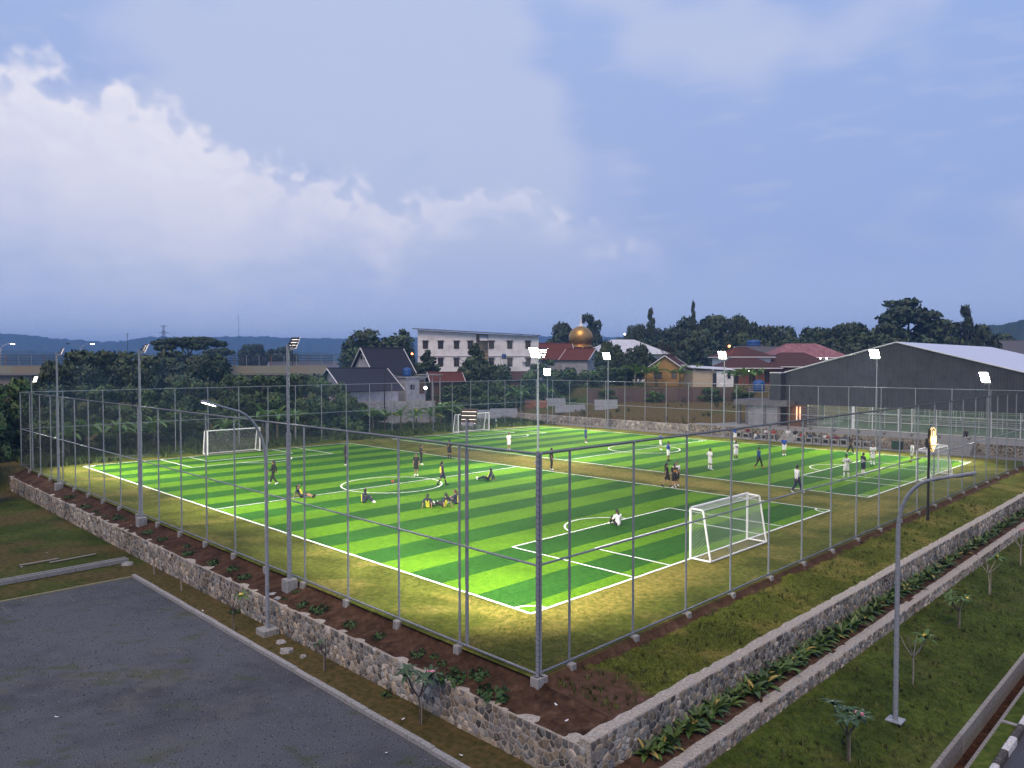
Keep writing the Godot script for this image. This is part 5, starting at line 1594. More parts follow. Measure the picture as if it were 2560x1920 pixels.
func window(host: Node3D, at: Vector3, w: float, h: float, frame: Material, bs := Basis.IDENTITY, awning := 0.0) -> void:
	var b := MB.new()
	var t := 0.07
	for q in [[-w / 2, 0.0, t, h + t], [w / 2, 0.0, t, h + t], [0.0, h / 2, w, t], [0.0, -h / 2, w, t], [0.0, 0.0, 0.04, h]]:
		b.box(Vector3(q[0], q[1], 0.03), Vector3(q[2], q[3], 0.06))
	if awning > 0.0:
		b.box(Vector3(0, h / 2 + 0.16, awning / 2), Vector3(w + 0.4, 0.06, awning))
	var o := part(host, "window", b.mesh(), frame, at, bs)
	b = MB.new()
	b.box(Vector3(0, 0, 0.012), Vector3(w - t, h - t, 0.02))
	part(o, "pane", b.mesh(), M.window)

func ribs(b: MB, a: Vector3, u: Vector3, w: Vector3, L: float, H: float, pitch: float, d: float) -> void:
	# corrugated sheet: folded strips running along w, ribs standing d proud of the plane
	var nn := u.cross(w).normalized()
	var n := int(L / pitch)
	for i in n:
		var x0 := L * i / n
		var x1 := L * (i + 1) / n
		var k := [x0, lerpf(x0, x1, 0.55), lerpf(x0, x1, 0.65), lerpf(x0, x1, 0.9), x1]
		var h := [0.0, 0.0, d, d, 0.0]
		for s in 4:
			var p0: Vector3 = a + u * k[s] + nn * h[s]
			var p1: Vector3 = a + u * k[s + 1] + nn * h[s + 1]
			b.quad(p0, p1, p1 + w * H, p0 + w * H)

func gable_roof(host: Node3D, w: float, d: float, eave: float, ridge: float, over: float, m: Material, trim: Material) -> void:
	# ridge along x at z = 0
	var rise := (ridge - eave) / (d / 2)
	for s in [1.0, -1.0]:
		var b := MB.new()
		var ze: float = (d / 2 + over) * s
		var ye := eave - over * rise
		var p := [Vector3(-w / 2 - over, ye, ze), Vector3(w / 2 + over, ye, ze), Vector3(w / 2 + over, ridge, 0), Vector3(-w / 2 - over, ridge, 0)]
		if s > 0: slab(b, p[0], p[1], p[2], p[3], 0.12)
		else: slab(b, p[1], p[0], p[3], p[2], 0.12)
		# tile courses
		for k in range(1, 12):
			var a: Vector3 = p[0].lerp(p[3], k / 12.0)
			b.box(Vector3(0, a.y + 0.02, a.z), Vector3(w + over * 2, 0.03, 0.05))
		var o := part(host, "roof", b.mesh(), m)
		for e in [-1.0, 1.0]:
			b = MB.new()
			b.bar(Vector3(e * (w / 2 + over), ye - 0.04, ze), Vector3(e * (w / 2 + over), ridge - 0.04, 0), 0.09, -1, 4)
			part(o, "bargeboard", b.mesh(), trim)
	var b := MB.new()
	b.bar(Vector3(-w / 2 - over, ridge + 0.05, 0), Vector3(w / 2 + over, ridge + 0.05, 0), 0.12, -1, 6)
	part(host, "ridge_cap", b.mesh(), m)

func gable_walls(host: Node3D, w: float, d: float, eave: float, ridge: float, m: Material) -> void:
	var b := MB.new()
	for s in [1.0, -1.0]:
		var x: float = s * w / 2
		var p := [Vector3(x, 0, -d / 2), Vector3(x, 0, d / 2), Vector3(x, eave, d / 2), Vector3(x, ridge - 0.1, 0), Vector3(x, eave, -d / 2)]
		if s < 0: 
			b.quad(p[0], p[1], p[2], p[4]); b.tri(p[4], p[2], p[3])
		else:
			b.quad(p[1], p[0], p[4], p[2]); b.tri(p[2], p[4], p[3])
	b.quad(Vector3(-w / 2, 0, d / 2), Vector3(w / 2, 0, d / 2), Vector3(w / 2, eave, d / 2), Vector3(-w / 2, eave, d / 2))
	b.quad(Vector3(w / 2, 0, -d / 2), Vector3(-w / 2, 0, -d / 2), Vector3(-w / 2, eave, -d / 2), Vector3(w / 2, eave, -d / 2))
	part(host, "wall", b.mesh(), m)

func hip_house(label: String, at: Vector3, turn: float, w: float, d: float, eave: float, ridge: float, over: float, rm: Material, wm: Material, wins: Array) -> Node3D:
	var t := thing("hip_roofed_house", label, "house", at, FACE + turn)
	var b := MB.new()
	b.box(Vector3(0, eave / 2, 0), Vector3(w, eave, d))
	part(t, "wall", b.mesh(), wm)
	b = MB.new()
	var X := w / 2 + over
	var Z := d / 2 + over
	var rl := maxf(0.02, w / 2 - d / 2 * 0.8)
	var e := eave - 0.05
	var c := [Vector3(-X, e, Z), Vector3(X, e, Z), Vector3(X, e, -Z), Vector3(-X, e, -Z)]
	var r0 := Vector3(-rl, ridge, 0)
	var r1 := Vector3(rl, ridge, 0)
	b.quad(c[0], c[1], r1, r0); b.quad(c[2], c[3], r0, r1); b.tri(c[1], c[2], r1); b.tri(c[3], c[0], r0)
	b.quad(c[3], c[2], c[1], c[0])
	for k in range(1, 10):
		var f := k / 10.0
		var q := []
		for i in 4:
			q.append(c[i].lerp(r0 if i == 0 or i == 3 else r1, f) + Vector3.UP * 0.02)
		for i in 4: b.bar(q[i], q[(i + 1) % 4], 0.035, -1, 4)
	var o := part(t, "roof", b.mesh(), rm)
	b = MB.new()
	for i in 4: b.bar(c[i] - Vector3(0, 0.06, 0), c[(i + 1) % 4] - Vector3(0, 0.06, 0), 0.09, -1, 4)
	part(o, "fascia", b.mesh(), M.white)
	b = MB.new()
	for i in 4: b.bar(c[i], r0 if i == 0 or i == 3 else r1, 0.08, -1, 5)
	b.bar(r0, r1, 0.09, -1, 5)
	part(o, "ridge_cap", b.mesh(), rm)
	for q in wins: window(t, Vector3(q[0], q[1], d / 2 + 0.005), q[2], q[3], M.timber)
	return t

func gable_house(label: String, at: Vector3, turn: float, w: float, d: float, eave: float, ridge: float, rm: Material, wm: Material, over := 0.5) -> Node3D:
	var t := thing("gabled_house", label, "house", at, FACE + turn)
	gable_walls(t, w, d, eave, ridge, wm)
	gable_roof(t, w, d, eave, ridge, over, rm, M.white)
	return t

func tank(label: String, at: Vector3, r: float, h: float, legs: float) -> void:
	var t := thing("water_tank", label, "water tank", at)
	var b := MB.new()
	b.lathe([Vector2(0.02, 0), Vector2(r, 0.02), Vector2(r, h * 0.3), Vector2(r * 1.04, h * 0.33), Vector2(r, h * 0.36), Vector2(r, h * 0.62), Vector2(r * 1.04, h * 0.65), Vector2(r, h * 0.68), Vector2(r, h * 0.85), Vector2(r * 0.45, h * 0.98), Vector2(0.25 * r, h), Vector2(0.0, h + 0.02)], 16)
	part(t, "barrel", b.mesh(), M.tank)
	if legs > 0.0:
		for q in [[-1, -1], [1, -1], [1, 1], [-1, 1]]:
			b = MB.new()
			b.bar(Vector3(q[0] * r * 1.2, -legs, q[1] * r * 1.2), Vector3(q[0] * r * 1.2, 0.55, q[1] * r * 1.2), 0.04, -1, 5)
			part(t, "leg", b.mesh(), M.steel)
		b = MB.new()
		b.box(Vector3(0, -0.04, 0), Vector3(r * 2.6, 0.07, r * 2.6))
		for y in [0.25, 0.55]:
			for i in 4:
				var c := [Vector3(-1, 0, -1), Vector3(1, 0, -1), Vector3(1, 0, 1), Vector3(-1, 0, 1)]
				b.bar(c[i] * r * 1.2 + Vector3.UP * y, c[(i + 1) % 4] * r * 1.2 + Vector3.UP * y, 0.02, -1, 4)
		part(t, "platform", b.mesh(), M.steel)

func bulb(called: String, label: String, at: Vector3, r: float, m: Material, e: float, c: Color, foot := 0.0) -> void:
	# a lit lamp: glowing globe in a socket, on a thin pole if it has a foot
	var t := thing(called, label, "lamp", at)
	var b := MB.new()
	b.lathe([Vector2(0.01, -r), Vector2(r * 0.7, -r * 0.7), Vector2(r, 0), Vector2(r * 0.7, r * 0.7), Vector2(0.01, r)], 10)
	part(t, "bulb", b.mesh(), m)
	b = MB.new()
	b.bar(Vector3(0, r * 0.8, 0), Vector3(0, r * 1.6, 0), r * 0.4, r * 0.6, 8)
	if foot > 0.0: b.bar(Vector3(0.12, -foot, 0), Vector3(0.12, r * 1.6, 0), 0.05, 0.04, 6)
	part(t, "fitting", b.mesh(), M.dark)
	var l := OmniLight3D.new()
	l.name = "lamp_light"
	add_child(l)
	l.position = at
	l.light_energy = e
	l.light_color = c
	l.light_size = r
	l.omni_range = 40
	l.shadow_enabled = true

func buildings() -> void:
	M.sheet = noisy([lin(0.16, 0.17, 0.19), lin(0.28, 0.3, 0.34), lin(0.36, 0.38, 0.42)], 2.0, 0.02, 5, 0.6, 0.0, false, 47, 256)
	M.tank = plain(0.012, 0.07, 0.24, 0.45)
	M.plaster_grey = noisy([lin(0.22, 0.23, 0.25), lin(0.32, 0.33, 0.36), lin(0.38, 0.39, 0.42)], 5.0, 0.008, 6, 0.9, 0.0, true, 46)
	M.cream = noisy([lin(0.4, 0.34, 0.25), lin(0.55, 0.47, 0.35)], 3.0, 0.01, 5, 0.9, 0.0, true, 41, 256)
	M.yellow = noisy([lin(0.3, 0.19, 0.08), lin(0.42, 0.27, 0.11)], 3.0, 0.01, 5, 0.9, 0.0, true, 42, 256)
	M.pink = noisy([lin(0.16, 0.065, 0.075), lin(0.3, 0.14, 0.15), lin(0.4, 0.24, 0.25)], 5.0, 0.012, 5, 0.6, 0.0, true, 43, 256)
	M.brick = noisy([lin(0.14, 0.06, 0.045), lin(0.24, 0.11, 0.08)], 2.0, 0.02, 5, 0.9, 0.0, true, 44, 256)
	M.grey_roof = noisy([lin(0.1, 0.1, 0.11), lin(0.17, 0.17, 0.19)], 3.0, 0.02, 5, 0.8, 0.0, true, 45, 256)
	dormitory()
	var b: MB
	# two dark-roofed houses with a tank on their side wing
	var t := gable_house("pale two-storey house with dark tiled gable roof behind the block wall", Vector3(45.6, 1.0, -73.4), 0.75, 6.4, 5.6, 6.4, 9.5, M.tile_dark, M.plaster_grey)
	for q in [[-0.45, 8.1], [0.45, 8.1]]:
		window(t, Vector3(-3.2 - 0.01, q[1], q[0]), 0.35, 0.45, M.dark, Basis(Vector3.UP, -PI / 2))
	b = MB.new()
	b.box(Vector3(2.2, 2.6, 4.0), Vector3(3.4, 5.2, 2.4)); b.box(Vector3(2.2, 5.28, 4.0), Vector3(3.8, 0.16, 2.8))
	part(t, "side_wing", b.mesh(), M.plaster_grey)
	window(t, Vector3(1.6, 3.9, 5.21), 0.6, 0.6, M.dark)
	b = MB.new()
	b.box(Vector3(3.3, 3.9, 5.22), Vector3(0.9, 2.0, 0.05))
	part(t, "door", b.mesh(), M.timber)
	b = MB.new()
	b.box(Vector3(5.3, 5.6, 4.0), Vector3(3.4, 0.14, 2.6)); b.bar(Vector3(6.7, 0, 5.0), Vector3(6.7, 5.6, 5.0), 0.1, -1, 6); b.bar(Vector3(5.3, 0, 5.0), Vector3(5.3, 5.6, 5.0), 0.1, -1, 6)
	part(t, "porch", b.mesh(), M.concrete)
	tank("blue water tank on the side wing of the dark-roofed house", t.to_global(Vector3(1.4, 5.37, 4.2)), 0.6, 1.3, 0)
	gable_house("low pale house with a wide dark tiled roof, left of the taller one", Vector3(38.8, 0.8, -69.4), 0.75, 8.2, 7.2, 4.3, 6.8, M.tile_dark, M.plaster_grey, 0.6)
	# golden-domed mosque
	t = thing("mosque", "mosque with a golden dome and white spire above red roofs", "mosque", Vector3(136.4, 4.0, -111.5), FACE)
	b = MB.new()
	var prof := []
	for k in 19:
		var w := -0.62 + (PI / 2 + 0.62) * k / 18.0
		prof.append(Vector2(maxf(0.02, 3.25 * cos(w) * (1.0 if w < 0.9 else 1.0)), 10.9 + 3.15 * sin(w) + (0.35 * pow(maxf(0.0, w - 0.9), 2.0))))
	b.lathe(prof, 36)
	part(t, "dome", b.mesh(), M.gold)
	b = MB.new()
	b.lathe([Vector2(2.75, 8.2), Vector2(3.3, 8.3), Vector2(3.35, 8.75), Vector2(2.9, 8.8), Vector2(2.7, 9.1)], 36)
	part(t, "dome_ring", b.mesh(), M.gold)
	b = MB.new()
	b.lathe([Vector2(0.75, 13.95), Vector2(0.55, 14.3), Vector2(0.35, 14.6), Vector2(0.25, 15.3), Vector2(0.05, 17.2), Vector2(0.02, 17.9)], 12)
	part(t, "spire", b.mesh(), M.white)
	b = MB.new()
	b.lathe([Vector2(2.7, 6.5), Vector2(2.7, 8.25)], 24)
	part(t, "drum", b.mesh(), M.cream)
	for k in 12:
		var w := TAU * k / 12
		window(t, Vector3(sin(w) * 2.71, 7.5, cos(w) * 2.71), 0.6, 1.0, M.gold, Basis(Vector3.UP, w))
	b = MB.new()
	b.lathe([Vector2(1.0, 6.8), Vector2(0.95, 7.3), Vector2(0.6, 7.75), Vector2(0.2, 8.1), Vector2(0.03, 9.6)], 14, Vector3(0.2, 0, 3.6))
	part(t, "small_dome", b.mesh(), M.gold)
	b = MB.new()
	b.box(Vector3(0, 2.6, 0), Vector3(12, 5.2, 9))
	part(t, "wall", b.mesh(), M.cream)
	b = MB.new()
	var c := [Vector3(-7, 5.2, 5.5), Vector3(7, 5.2, 5.5), Vector3(7, 5.2, -5.5), Vector3(-7, 5.2, -5.5)]
	var r := [Vector3(-2.8, 7.4, 2.8), Vector3(2.8, 7.4, 2.8), Vector3(2.8, 7.4, -2.8), Vector3(-2.8, 7.4, -2.8)]
	for i in 4: b.quad(c[i], c[(i + 1) % 4], r[(i + 1) % 4], r[i])
	b.quad(r[0], r[1], r[2], r[3])
	part(t, "roof", b.mesh(), M.tile_red)
	gable_house("red tiled roof beside the right end of the white building", Vector3(106, 4.0, -95), 0.12, 9.0, 8.0, 5.4, 8.6, M.tile_red, M.plaster_grey)
	gable_house("smaller dark red roofed house below the golden dome", Vector3(106.5, 4.0, -86.6), -0.5, 6.0, 7.0, 5.2, 7.3, M.tile_red, M.plaster_grey)
	hip_house("large house with a bright white hip roof behind two round trees", Vector3(121.5, 4.0, -86.5), 0.1, 15.6, 13.0, 6.35, 9.55, 1.0, M.roof_white, M.plaster, [[-4, 4.6, 1.2, 1.3], [2, 4.6, 1.2, 1.3], [5.5, 4.6, 1.2, 1.3]])
	# yellow gabled house and its white-roofed annex
	t = gable_house("yellow gabled house with brown tiles and a white bargeboard", Vector3(99.5, 4.2, -59.6), PI / 2 - 0.35, 11.0, 7.2, 2.9, 5.4, M.tile_brown, M.yellow, 0.45)
	window(t, Vector3(-5.51, 1.9, 1.6), 0.9, 1.1, M.timber, Basis(Vector3.UP, -PI / 2))
	window(t, Vector3(-5.51, 1.9, -1.2), 1.4, 1.1, M.timber, Basis(Vector3.UP, -PI / 2))
	t = thing("annex", "low annex with a bright white metal roof beside the yellow house", "building", Vector3(97.6, 4.2, -50.4), FACE + 0.15)
	b = MB.new()
	b.box(Vector3(-1.6, 1.4, 0), Vector3(4.2, 2.8, 4.0))
	part(t, "wall", b.mesh(), M.cream)
	b = MB.new()
	b.box(Vector3(2.1, 1.35, 0.1), Vector3(3.2, 2.7, 4.2))
	part(t, "wall", b.mesh(), M.plaster)
	b = MB.new()
	slab(b, Vector3(-4.2, 3.35, 2.6), Vector3(4.2, 2.85, 2.6), Vector3(4.2, 3.3, -2.4), Vector3(-4.2, 3.8, -2.4), 0.1)
	part(t, "roof", b.mesh(), M.roof_white)
	window(t, Vector3(2.7, 1.9, 2.21), 0.5, 0.9, M.dark)
	b = MB.new()
	b.box(Vector3(0.2, 1.2, 2.05), Vector3(0.7, 2.3, 0.08))
	part(t, "door", b.mesh(), M.dark)
	hip_house("brown hip-roofed house behind the middle floodlight, a glowing lamp above it", Vector3(120.6, 4.0, -56.6), 0.2, 8.4, 8.0, 5.5, 7.4, 0.7, M.tile_brown, M.plaster, [[-2, 4, 1, 1]])
	hip_house("low brick house with a wide brown roof left of the hall", Vector3(112.5, 4.0, -51.6), 0.0, 9.6, 7.0, 3.4, 5.2, 0.9, M.tile_brown, M.brick, [[-2.6, 1.7, 0.9, 2.2], [0.4, 1.7, 1.1, 2.2], [3.1, 1.7, 0.9, 2.2]])
	hip_house("pale house with a large faded pink metal roof", Vector3(144.5, 4.0, -54.8), -0.05, 14.5, 10.0, 5.5, 8.5, 1.2, M.pink, M.plaster, [[4, 4, 1, 1.2]])
	hip_house("brick house with a broad brown hip roof just left of the hall", Vector3(128.0, 4.0, -49.4), 0.0, 12.0, 9.0, 3.6, 6.3, 1.0, M.tile_brown, M.brick, [[-3, 2, 1, 1.4], [1, 2, 1, 1.4]])
	gable_house("grey sheet-roofed house behind the brown roofs", Vector3(147.0, 4.0, -65.5), 0.05, 12, 7, 6.4, 8.0, M.grey_roof, M.brick)
	gable_house("orange-walled house with a grey verandah roof behind the brick house", Vector3(128.5, 4.0, -57.0), 0.5, 8, 6, 4.3, 5.9, M.grey_roof, M.yellow)
	gable_house("small dark roof peeping between the trees at the right edge", Vector3(230, 4.0, -33), 0.3, 12, 8, 7, 10.5, M.grey_roof, M.plaster)
	gable_house("pinkish roof at the right edge beyond the hall", Vector3(252, 4.0, -24), -0.3, 16, 10, 7.5, 11, M.pink, M.plaster)
	gable_house("low dark shop roof below the white building", Vector3(80.5, 1.6, -81.5), 0.0, 9.5, 5.0, 3.9, 5.0, M.tile_brown, M.timber)
	gable_house("red canopy roof half hidden by the trees below the white building", Vector3(62.5, 1.5, -79.5), 0.3, 5.0, 4.0, 4.0, 5.2, M.tile_red, M.timber)
	gable_house("hazy distant warehouse roof among the far trees", Vector3(135, 0.5, -255), 0.2, 26, 14, 5.5, 8, M.grey_roof, M.plaster)
	# block wall in panels between posts
	t = thing("block_wall", "whitewashed block wall in panels beyond the far fence", "wall", Vector3(39.1, 0.4, -61.6), FACE + 0.3)
	for k in 7:
		b = MB.new()
		b.cbox(Vector3(-5.1 + k * 1.7, 1.5, 0.02), Vector3(0.2, 3.1, 0.26), 0.02)
		part(t, "pillar", b.mesh(), M.concrete)
	b = MB.new()
	for i in 26:
		for j in 14:
			var g := rng.randf_range(0.7, 1.25)
			b.col = Color(g, g, g)
			b.box(Vector3(-5.0 + (i + 0.5 * (j % 2)) * 0.4, 0.15 + j * 0.205, rng.randf_range(-0.01, 0.01)), Vector3(0.385, 0.19, 0.14))
	part(t, "blockwork", b.mesh(), M.plaster_grey).set_meta("kind", "stuff")
	b = MB.new()
	b.box(Vector3(0.1, 1.5, -0.03), Vector3(10.4, 2.95, 0.12))
	part(t, "mortar", b.mesh(), M.mortar)
	# corrugated sheets leaning beyond the fence
	var sheets := [[54.0, -60.0, 4.2, 1.5, 0.2], [58.5, -61.2, 4.0, 1.4, 0.1], [64.5, -60.4, 3.4, 1.3, -0.1], [67.5, -59.0, 3.0, 1.2, 0.1], [63.0, -52.2, 4.6, 1.1, 0.25], [66.6, -48.6, 3.4, 1.5, 0.15]]
	for k in sheets.size():
		var q: Array = sheets[k]
		b = MB.new()
		ribs(b, Vector3(-q[2] / 2, 0, 0), Vector3.RIGHT, Vector3(0, 1, -0.18).normalized(), q[2], q[3], 0.16, 0.03)
		solo("corrugated_sheet", ["long corrugated metal sheet left of the far goal, below the white building", "corrugated metal sheet directly behind the far goal", "rusty corrugated sheet right of the far goal", "corrugated sheet behind the far corner floodlight", "long pale corrugated sheet lying at the edge of the bare yard", "raised corrugated sheet end at the left of the bare yard"][k], "metal sheet", b.mesh(), M.rust if k == 2 else M.sheet, Vector3(q[0], back_y(q[0], q[1]) - 0.05, q[1]), FACE + q[4])
	# plastered wall holding up the gardens behind the yard
	t = thing("garden_wall", "brown stained wall at the back of the bare yard below the banana plants", "wall", Vector3(79.2, 1.7, -46.2), FACE + 0.03)
	b = MB.new()
	for k in 11:
		b.col = Color(0.17, 0.125, 0.11) * rng.randf_range(0.85, 1.1)
		b.cbox(Vector3(-11.5 + k * 2.3, 1.3, 0), Vector3(2.29, 3.0 + rng.randf_range(-0.05, 0.05), 0.2), 0.02)
	part(t, "panel", b.mesh(), M.plaster)
	tank("blue water tank on a steel stand left of the hall", Vector3(75.5, 4.55, -30.0), 0.75, 1.5, 3.2)
	tank("dark blue water tank on a roof at the edge of the wood", Vector3(150.0, 12.0, -69.0), 1.6, 1.8, 0.6)
	# lit lamps in the neighbourhood
	bulb("house_lamp", "violet-white lamp glowing beside the dark-roofed house", Vector3(44.4, 5.0, -61.8), 0.22, M.lamp_street, 6.0, Color(1, 0.9, 1), 4.5)
	bulb("orange_lamp", "small orange lamp glowing left of the white building", Vector3(67.7, 10.0, -95.3), 0.2, M.lamp_orange, 3.0, Color(1, 0.5, 0.2), 8.0)
	bulb("orange_lamp", "orange lamp glowing above the brown hip roof behind the middle floodlight", Vector3(116.6, 11.6, -57.0), 0.24, M.lamp_orange, 3.0, Color(1, 0.5, 0.2), 7.0)
	bulb("roof_lamp", "white lamp under the pink roof eave, left of a pair", Vector3(136.8, 9.2, -47.4), 0.16, M.lamp_street, 2.0, Color(1, 0.95, 0.9))
	bulb("roof_lamp", "white lamp under the pink roof eave, right of a pair", Vector3(137.8, 9.2, -46.5), 0.16, M.lamp_street, 2.0, Color(1, 0.95, 0.9))
	bulb("roof_lamp", "small lit lamp on a tower behind the white hip roof", Vector3(161.0, 16.7, -115.2), 0.25, M.lamp_street, 3.0, Color(1, 0.95, 0.9), 9.0)
	bulb("house_lamp", "violet-white lamp before the brick house left of the hall", Vector3(104.5, 6.8, -46.5), 0.14, M.lamp_street, 2.0, Color(1, 0.9, 1), 2.5)

func dormitory() -> void:
	var t := thing("dormitory", "long white two-storey building with a dark slanting roof", "building", Vector3(83.2, 1.5, -93.9), FACE)
	var W := 24.3
	var y0 := 13.4
	var y1 := 12.1
	var b := MB.new()
	var gap0 := -0.4
	var gap1 := 2.0
	var wallq := func(bb: MB, xa: float, xb: float, z: float) -> void:
		var ya := lerpf(y0, y1, (xa + W / 2) / W)
		var yb := lerpf(y0, y1, (xb + W / 2) / W)
		bb.quad(Vector3(xa, 0, z), Vector3(xb, 0, z), Vector3(xb, yb, z), Vector3(xa, ya, z))
	b.col = Color(1.0, 1.0, 1.05)
	wallq.call(b, -W / 2, gap0, 0.0)
	wallq.call(b, gap1, W / 2, 0.0)
	b.quad(Vector3(-W / 2, 0, -8), Vector3(-W / 2, 0, 0), Vector3(-W / 2, y0, 0), Vector3(-W / 2, y0, -8))
	b.quad(Vector3(W / 2, 0, 0), Vector3(W / 2, 0, -8), Vector3(W / 2, y1, -8), Vector3(W / 2, y1, 0))
	b.quad(Vector3(gap0, 0, 0), Vector3(gap0, 0, -1.5), Vector3(gap0, 12.7, -1.5), Vector3(gap0, 12.7, 0))
	b.quad(Vector3(gap1, 0, -1.5), Vector3(gap1, 0, 0), Vector3(gap1, 12.6, 0), Vector3(gap1, 12.6, -1.5))
	b.quad(Vector3(W / 2, 0, -8), Vector3(-W / 2, 0, -8), Vector3(-W / 2, y0, -8), Vector3(W / 2, y1, -8))
	part(t, "wall", b.mesh(), M.plaster)
	b = MB.new()
	wallq.call(b, gap0, gap1, -1.5)
	part(t, "stairwell_wall", b.mesh(), M.cream)
	b = MB.new()
	slab(b, Vector3(-W / 2 - 1.0, y0 + 0.3, 0.9), Vector3(W / 2 + 0.3, y1 + 0.25, 0.9), Vector3(W / 2 + 0.3, y1 + 0.6, -8.5), Vector3(-W / 2 - 1.0, y0 + 0.7, -8.5), 0.18)
	part(t, "roof", b.mesh(), M.grey_roof)
	for y in [8.1, 4.6]:
		b = MB.new()
		b.box(Vector3((-W / 2 + gap0) / 2, y, 0.04), Vector3(gap0 + W / 2, 0.12, 0.1)); b.box(Vector3((W / 2 + gap1) / 2, y, 0.04), Vector3(W / 2 - gap1, 0.12, 0.1))
		part(t, "ledge", b.mesh(), M.concrete)
	for x in [-8.9, -5.6, -2.4, 5.0, 8.3]:
		b = MB.new()
		b.box(Vector3(x, 6.2, 0.02), Vector3(0.06, 12.4, 0.04))
		part(t, "downpipe", b.mesh(), M.white)
	for x in [-10.6, -7.55, -4.35, -1.6, 2.65, 6.35, 10.0]:
		window(t, Vector3(x, 10.4, 0.005), 1.0, 1.45, M.timber, Basis.IDENTITY, 0.35)
	for x in [-10.6, -7.55, -4.35, 2.65, 6.35, 10.0]:
		window(t, Vector3(x, 6.9, 0.005), 1.0, 1.6, M.timber, Basis.IDENTITY, 0.35)
	b = MB.new()
	b.box(Vector3(0.8, 8.2, 0.0), Vector3(2.4, 0.14, 0.5))
	for k in 14: b.bar(Vector3(-0.35 + k * 0.177, 8.2, 0.1), Vector3(-0.35 + k * 0.177, 9.7, 0.1), 0.025, -1, 4)
	b.box(Vector3(0.8, 9.7, 0.1), Vector3(2.4, 0.07, 0.07)); b.box(Vector3(0.8, 8.95, 0.12), Vector3(2.4, 0.05, 0.05))
	part(t, "balcony_grille", b.mesh(), M.dark)
	b = MB.new()
	ribs(b, Vector3(0.2, 12.4, -0.5), Vector3.RIGHT, Vector3(0.1, -0.75, 0.65).normalized(), 1.6, 1.5, 0.2, 0.04)
	part(t, "awning", b.mesh(), M.roof_metal)
	b = MB.new()
	b.box(Vector3(9.2, 7.3, 0.35), Vector3(0.7, 0.6, 0.5))
	part(t, "air_conditioner", b.mesh(), M.plaster)
	tank("blue water tank on a thin tower before the white building", t.to_global(Vector3(5.2, 7.6, 2.0)), 0.42, 1.0, 7.0)

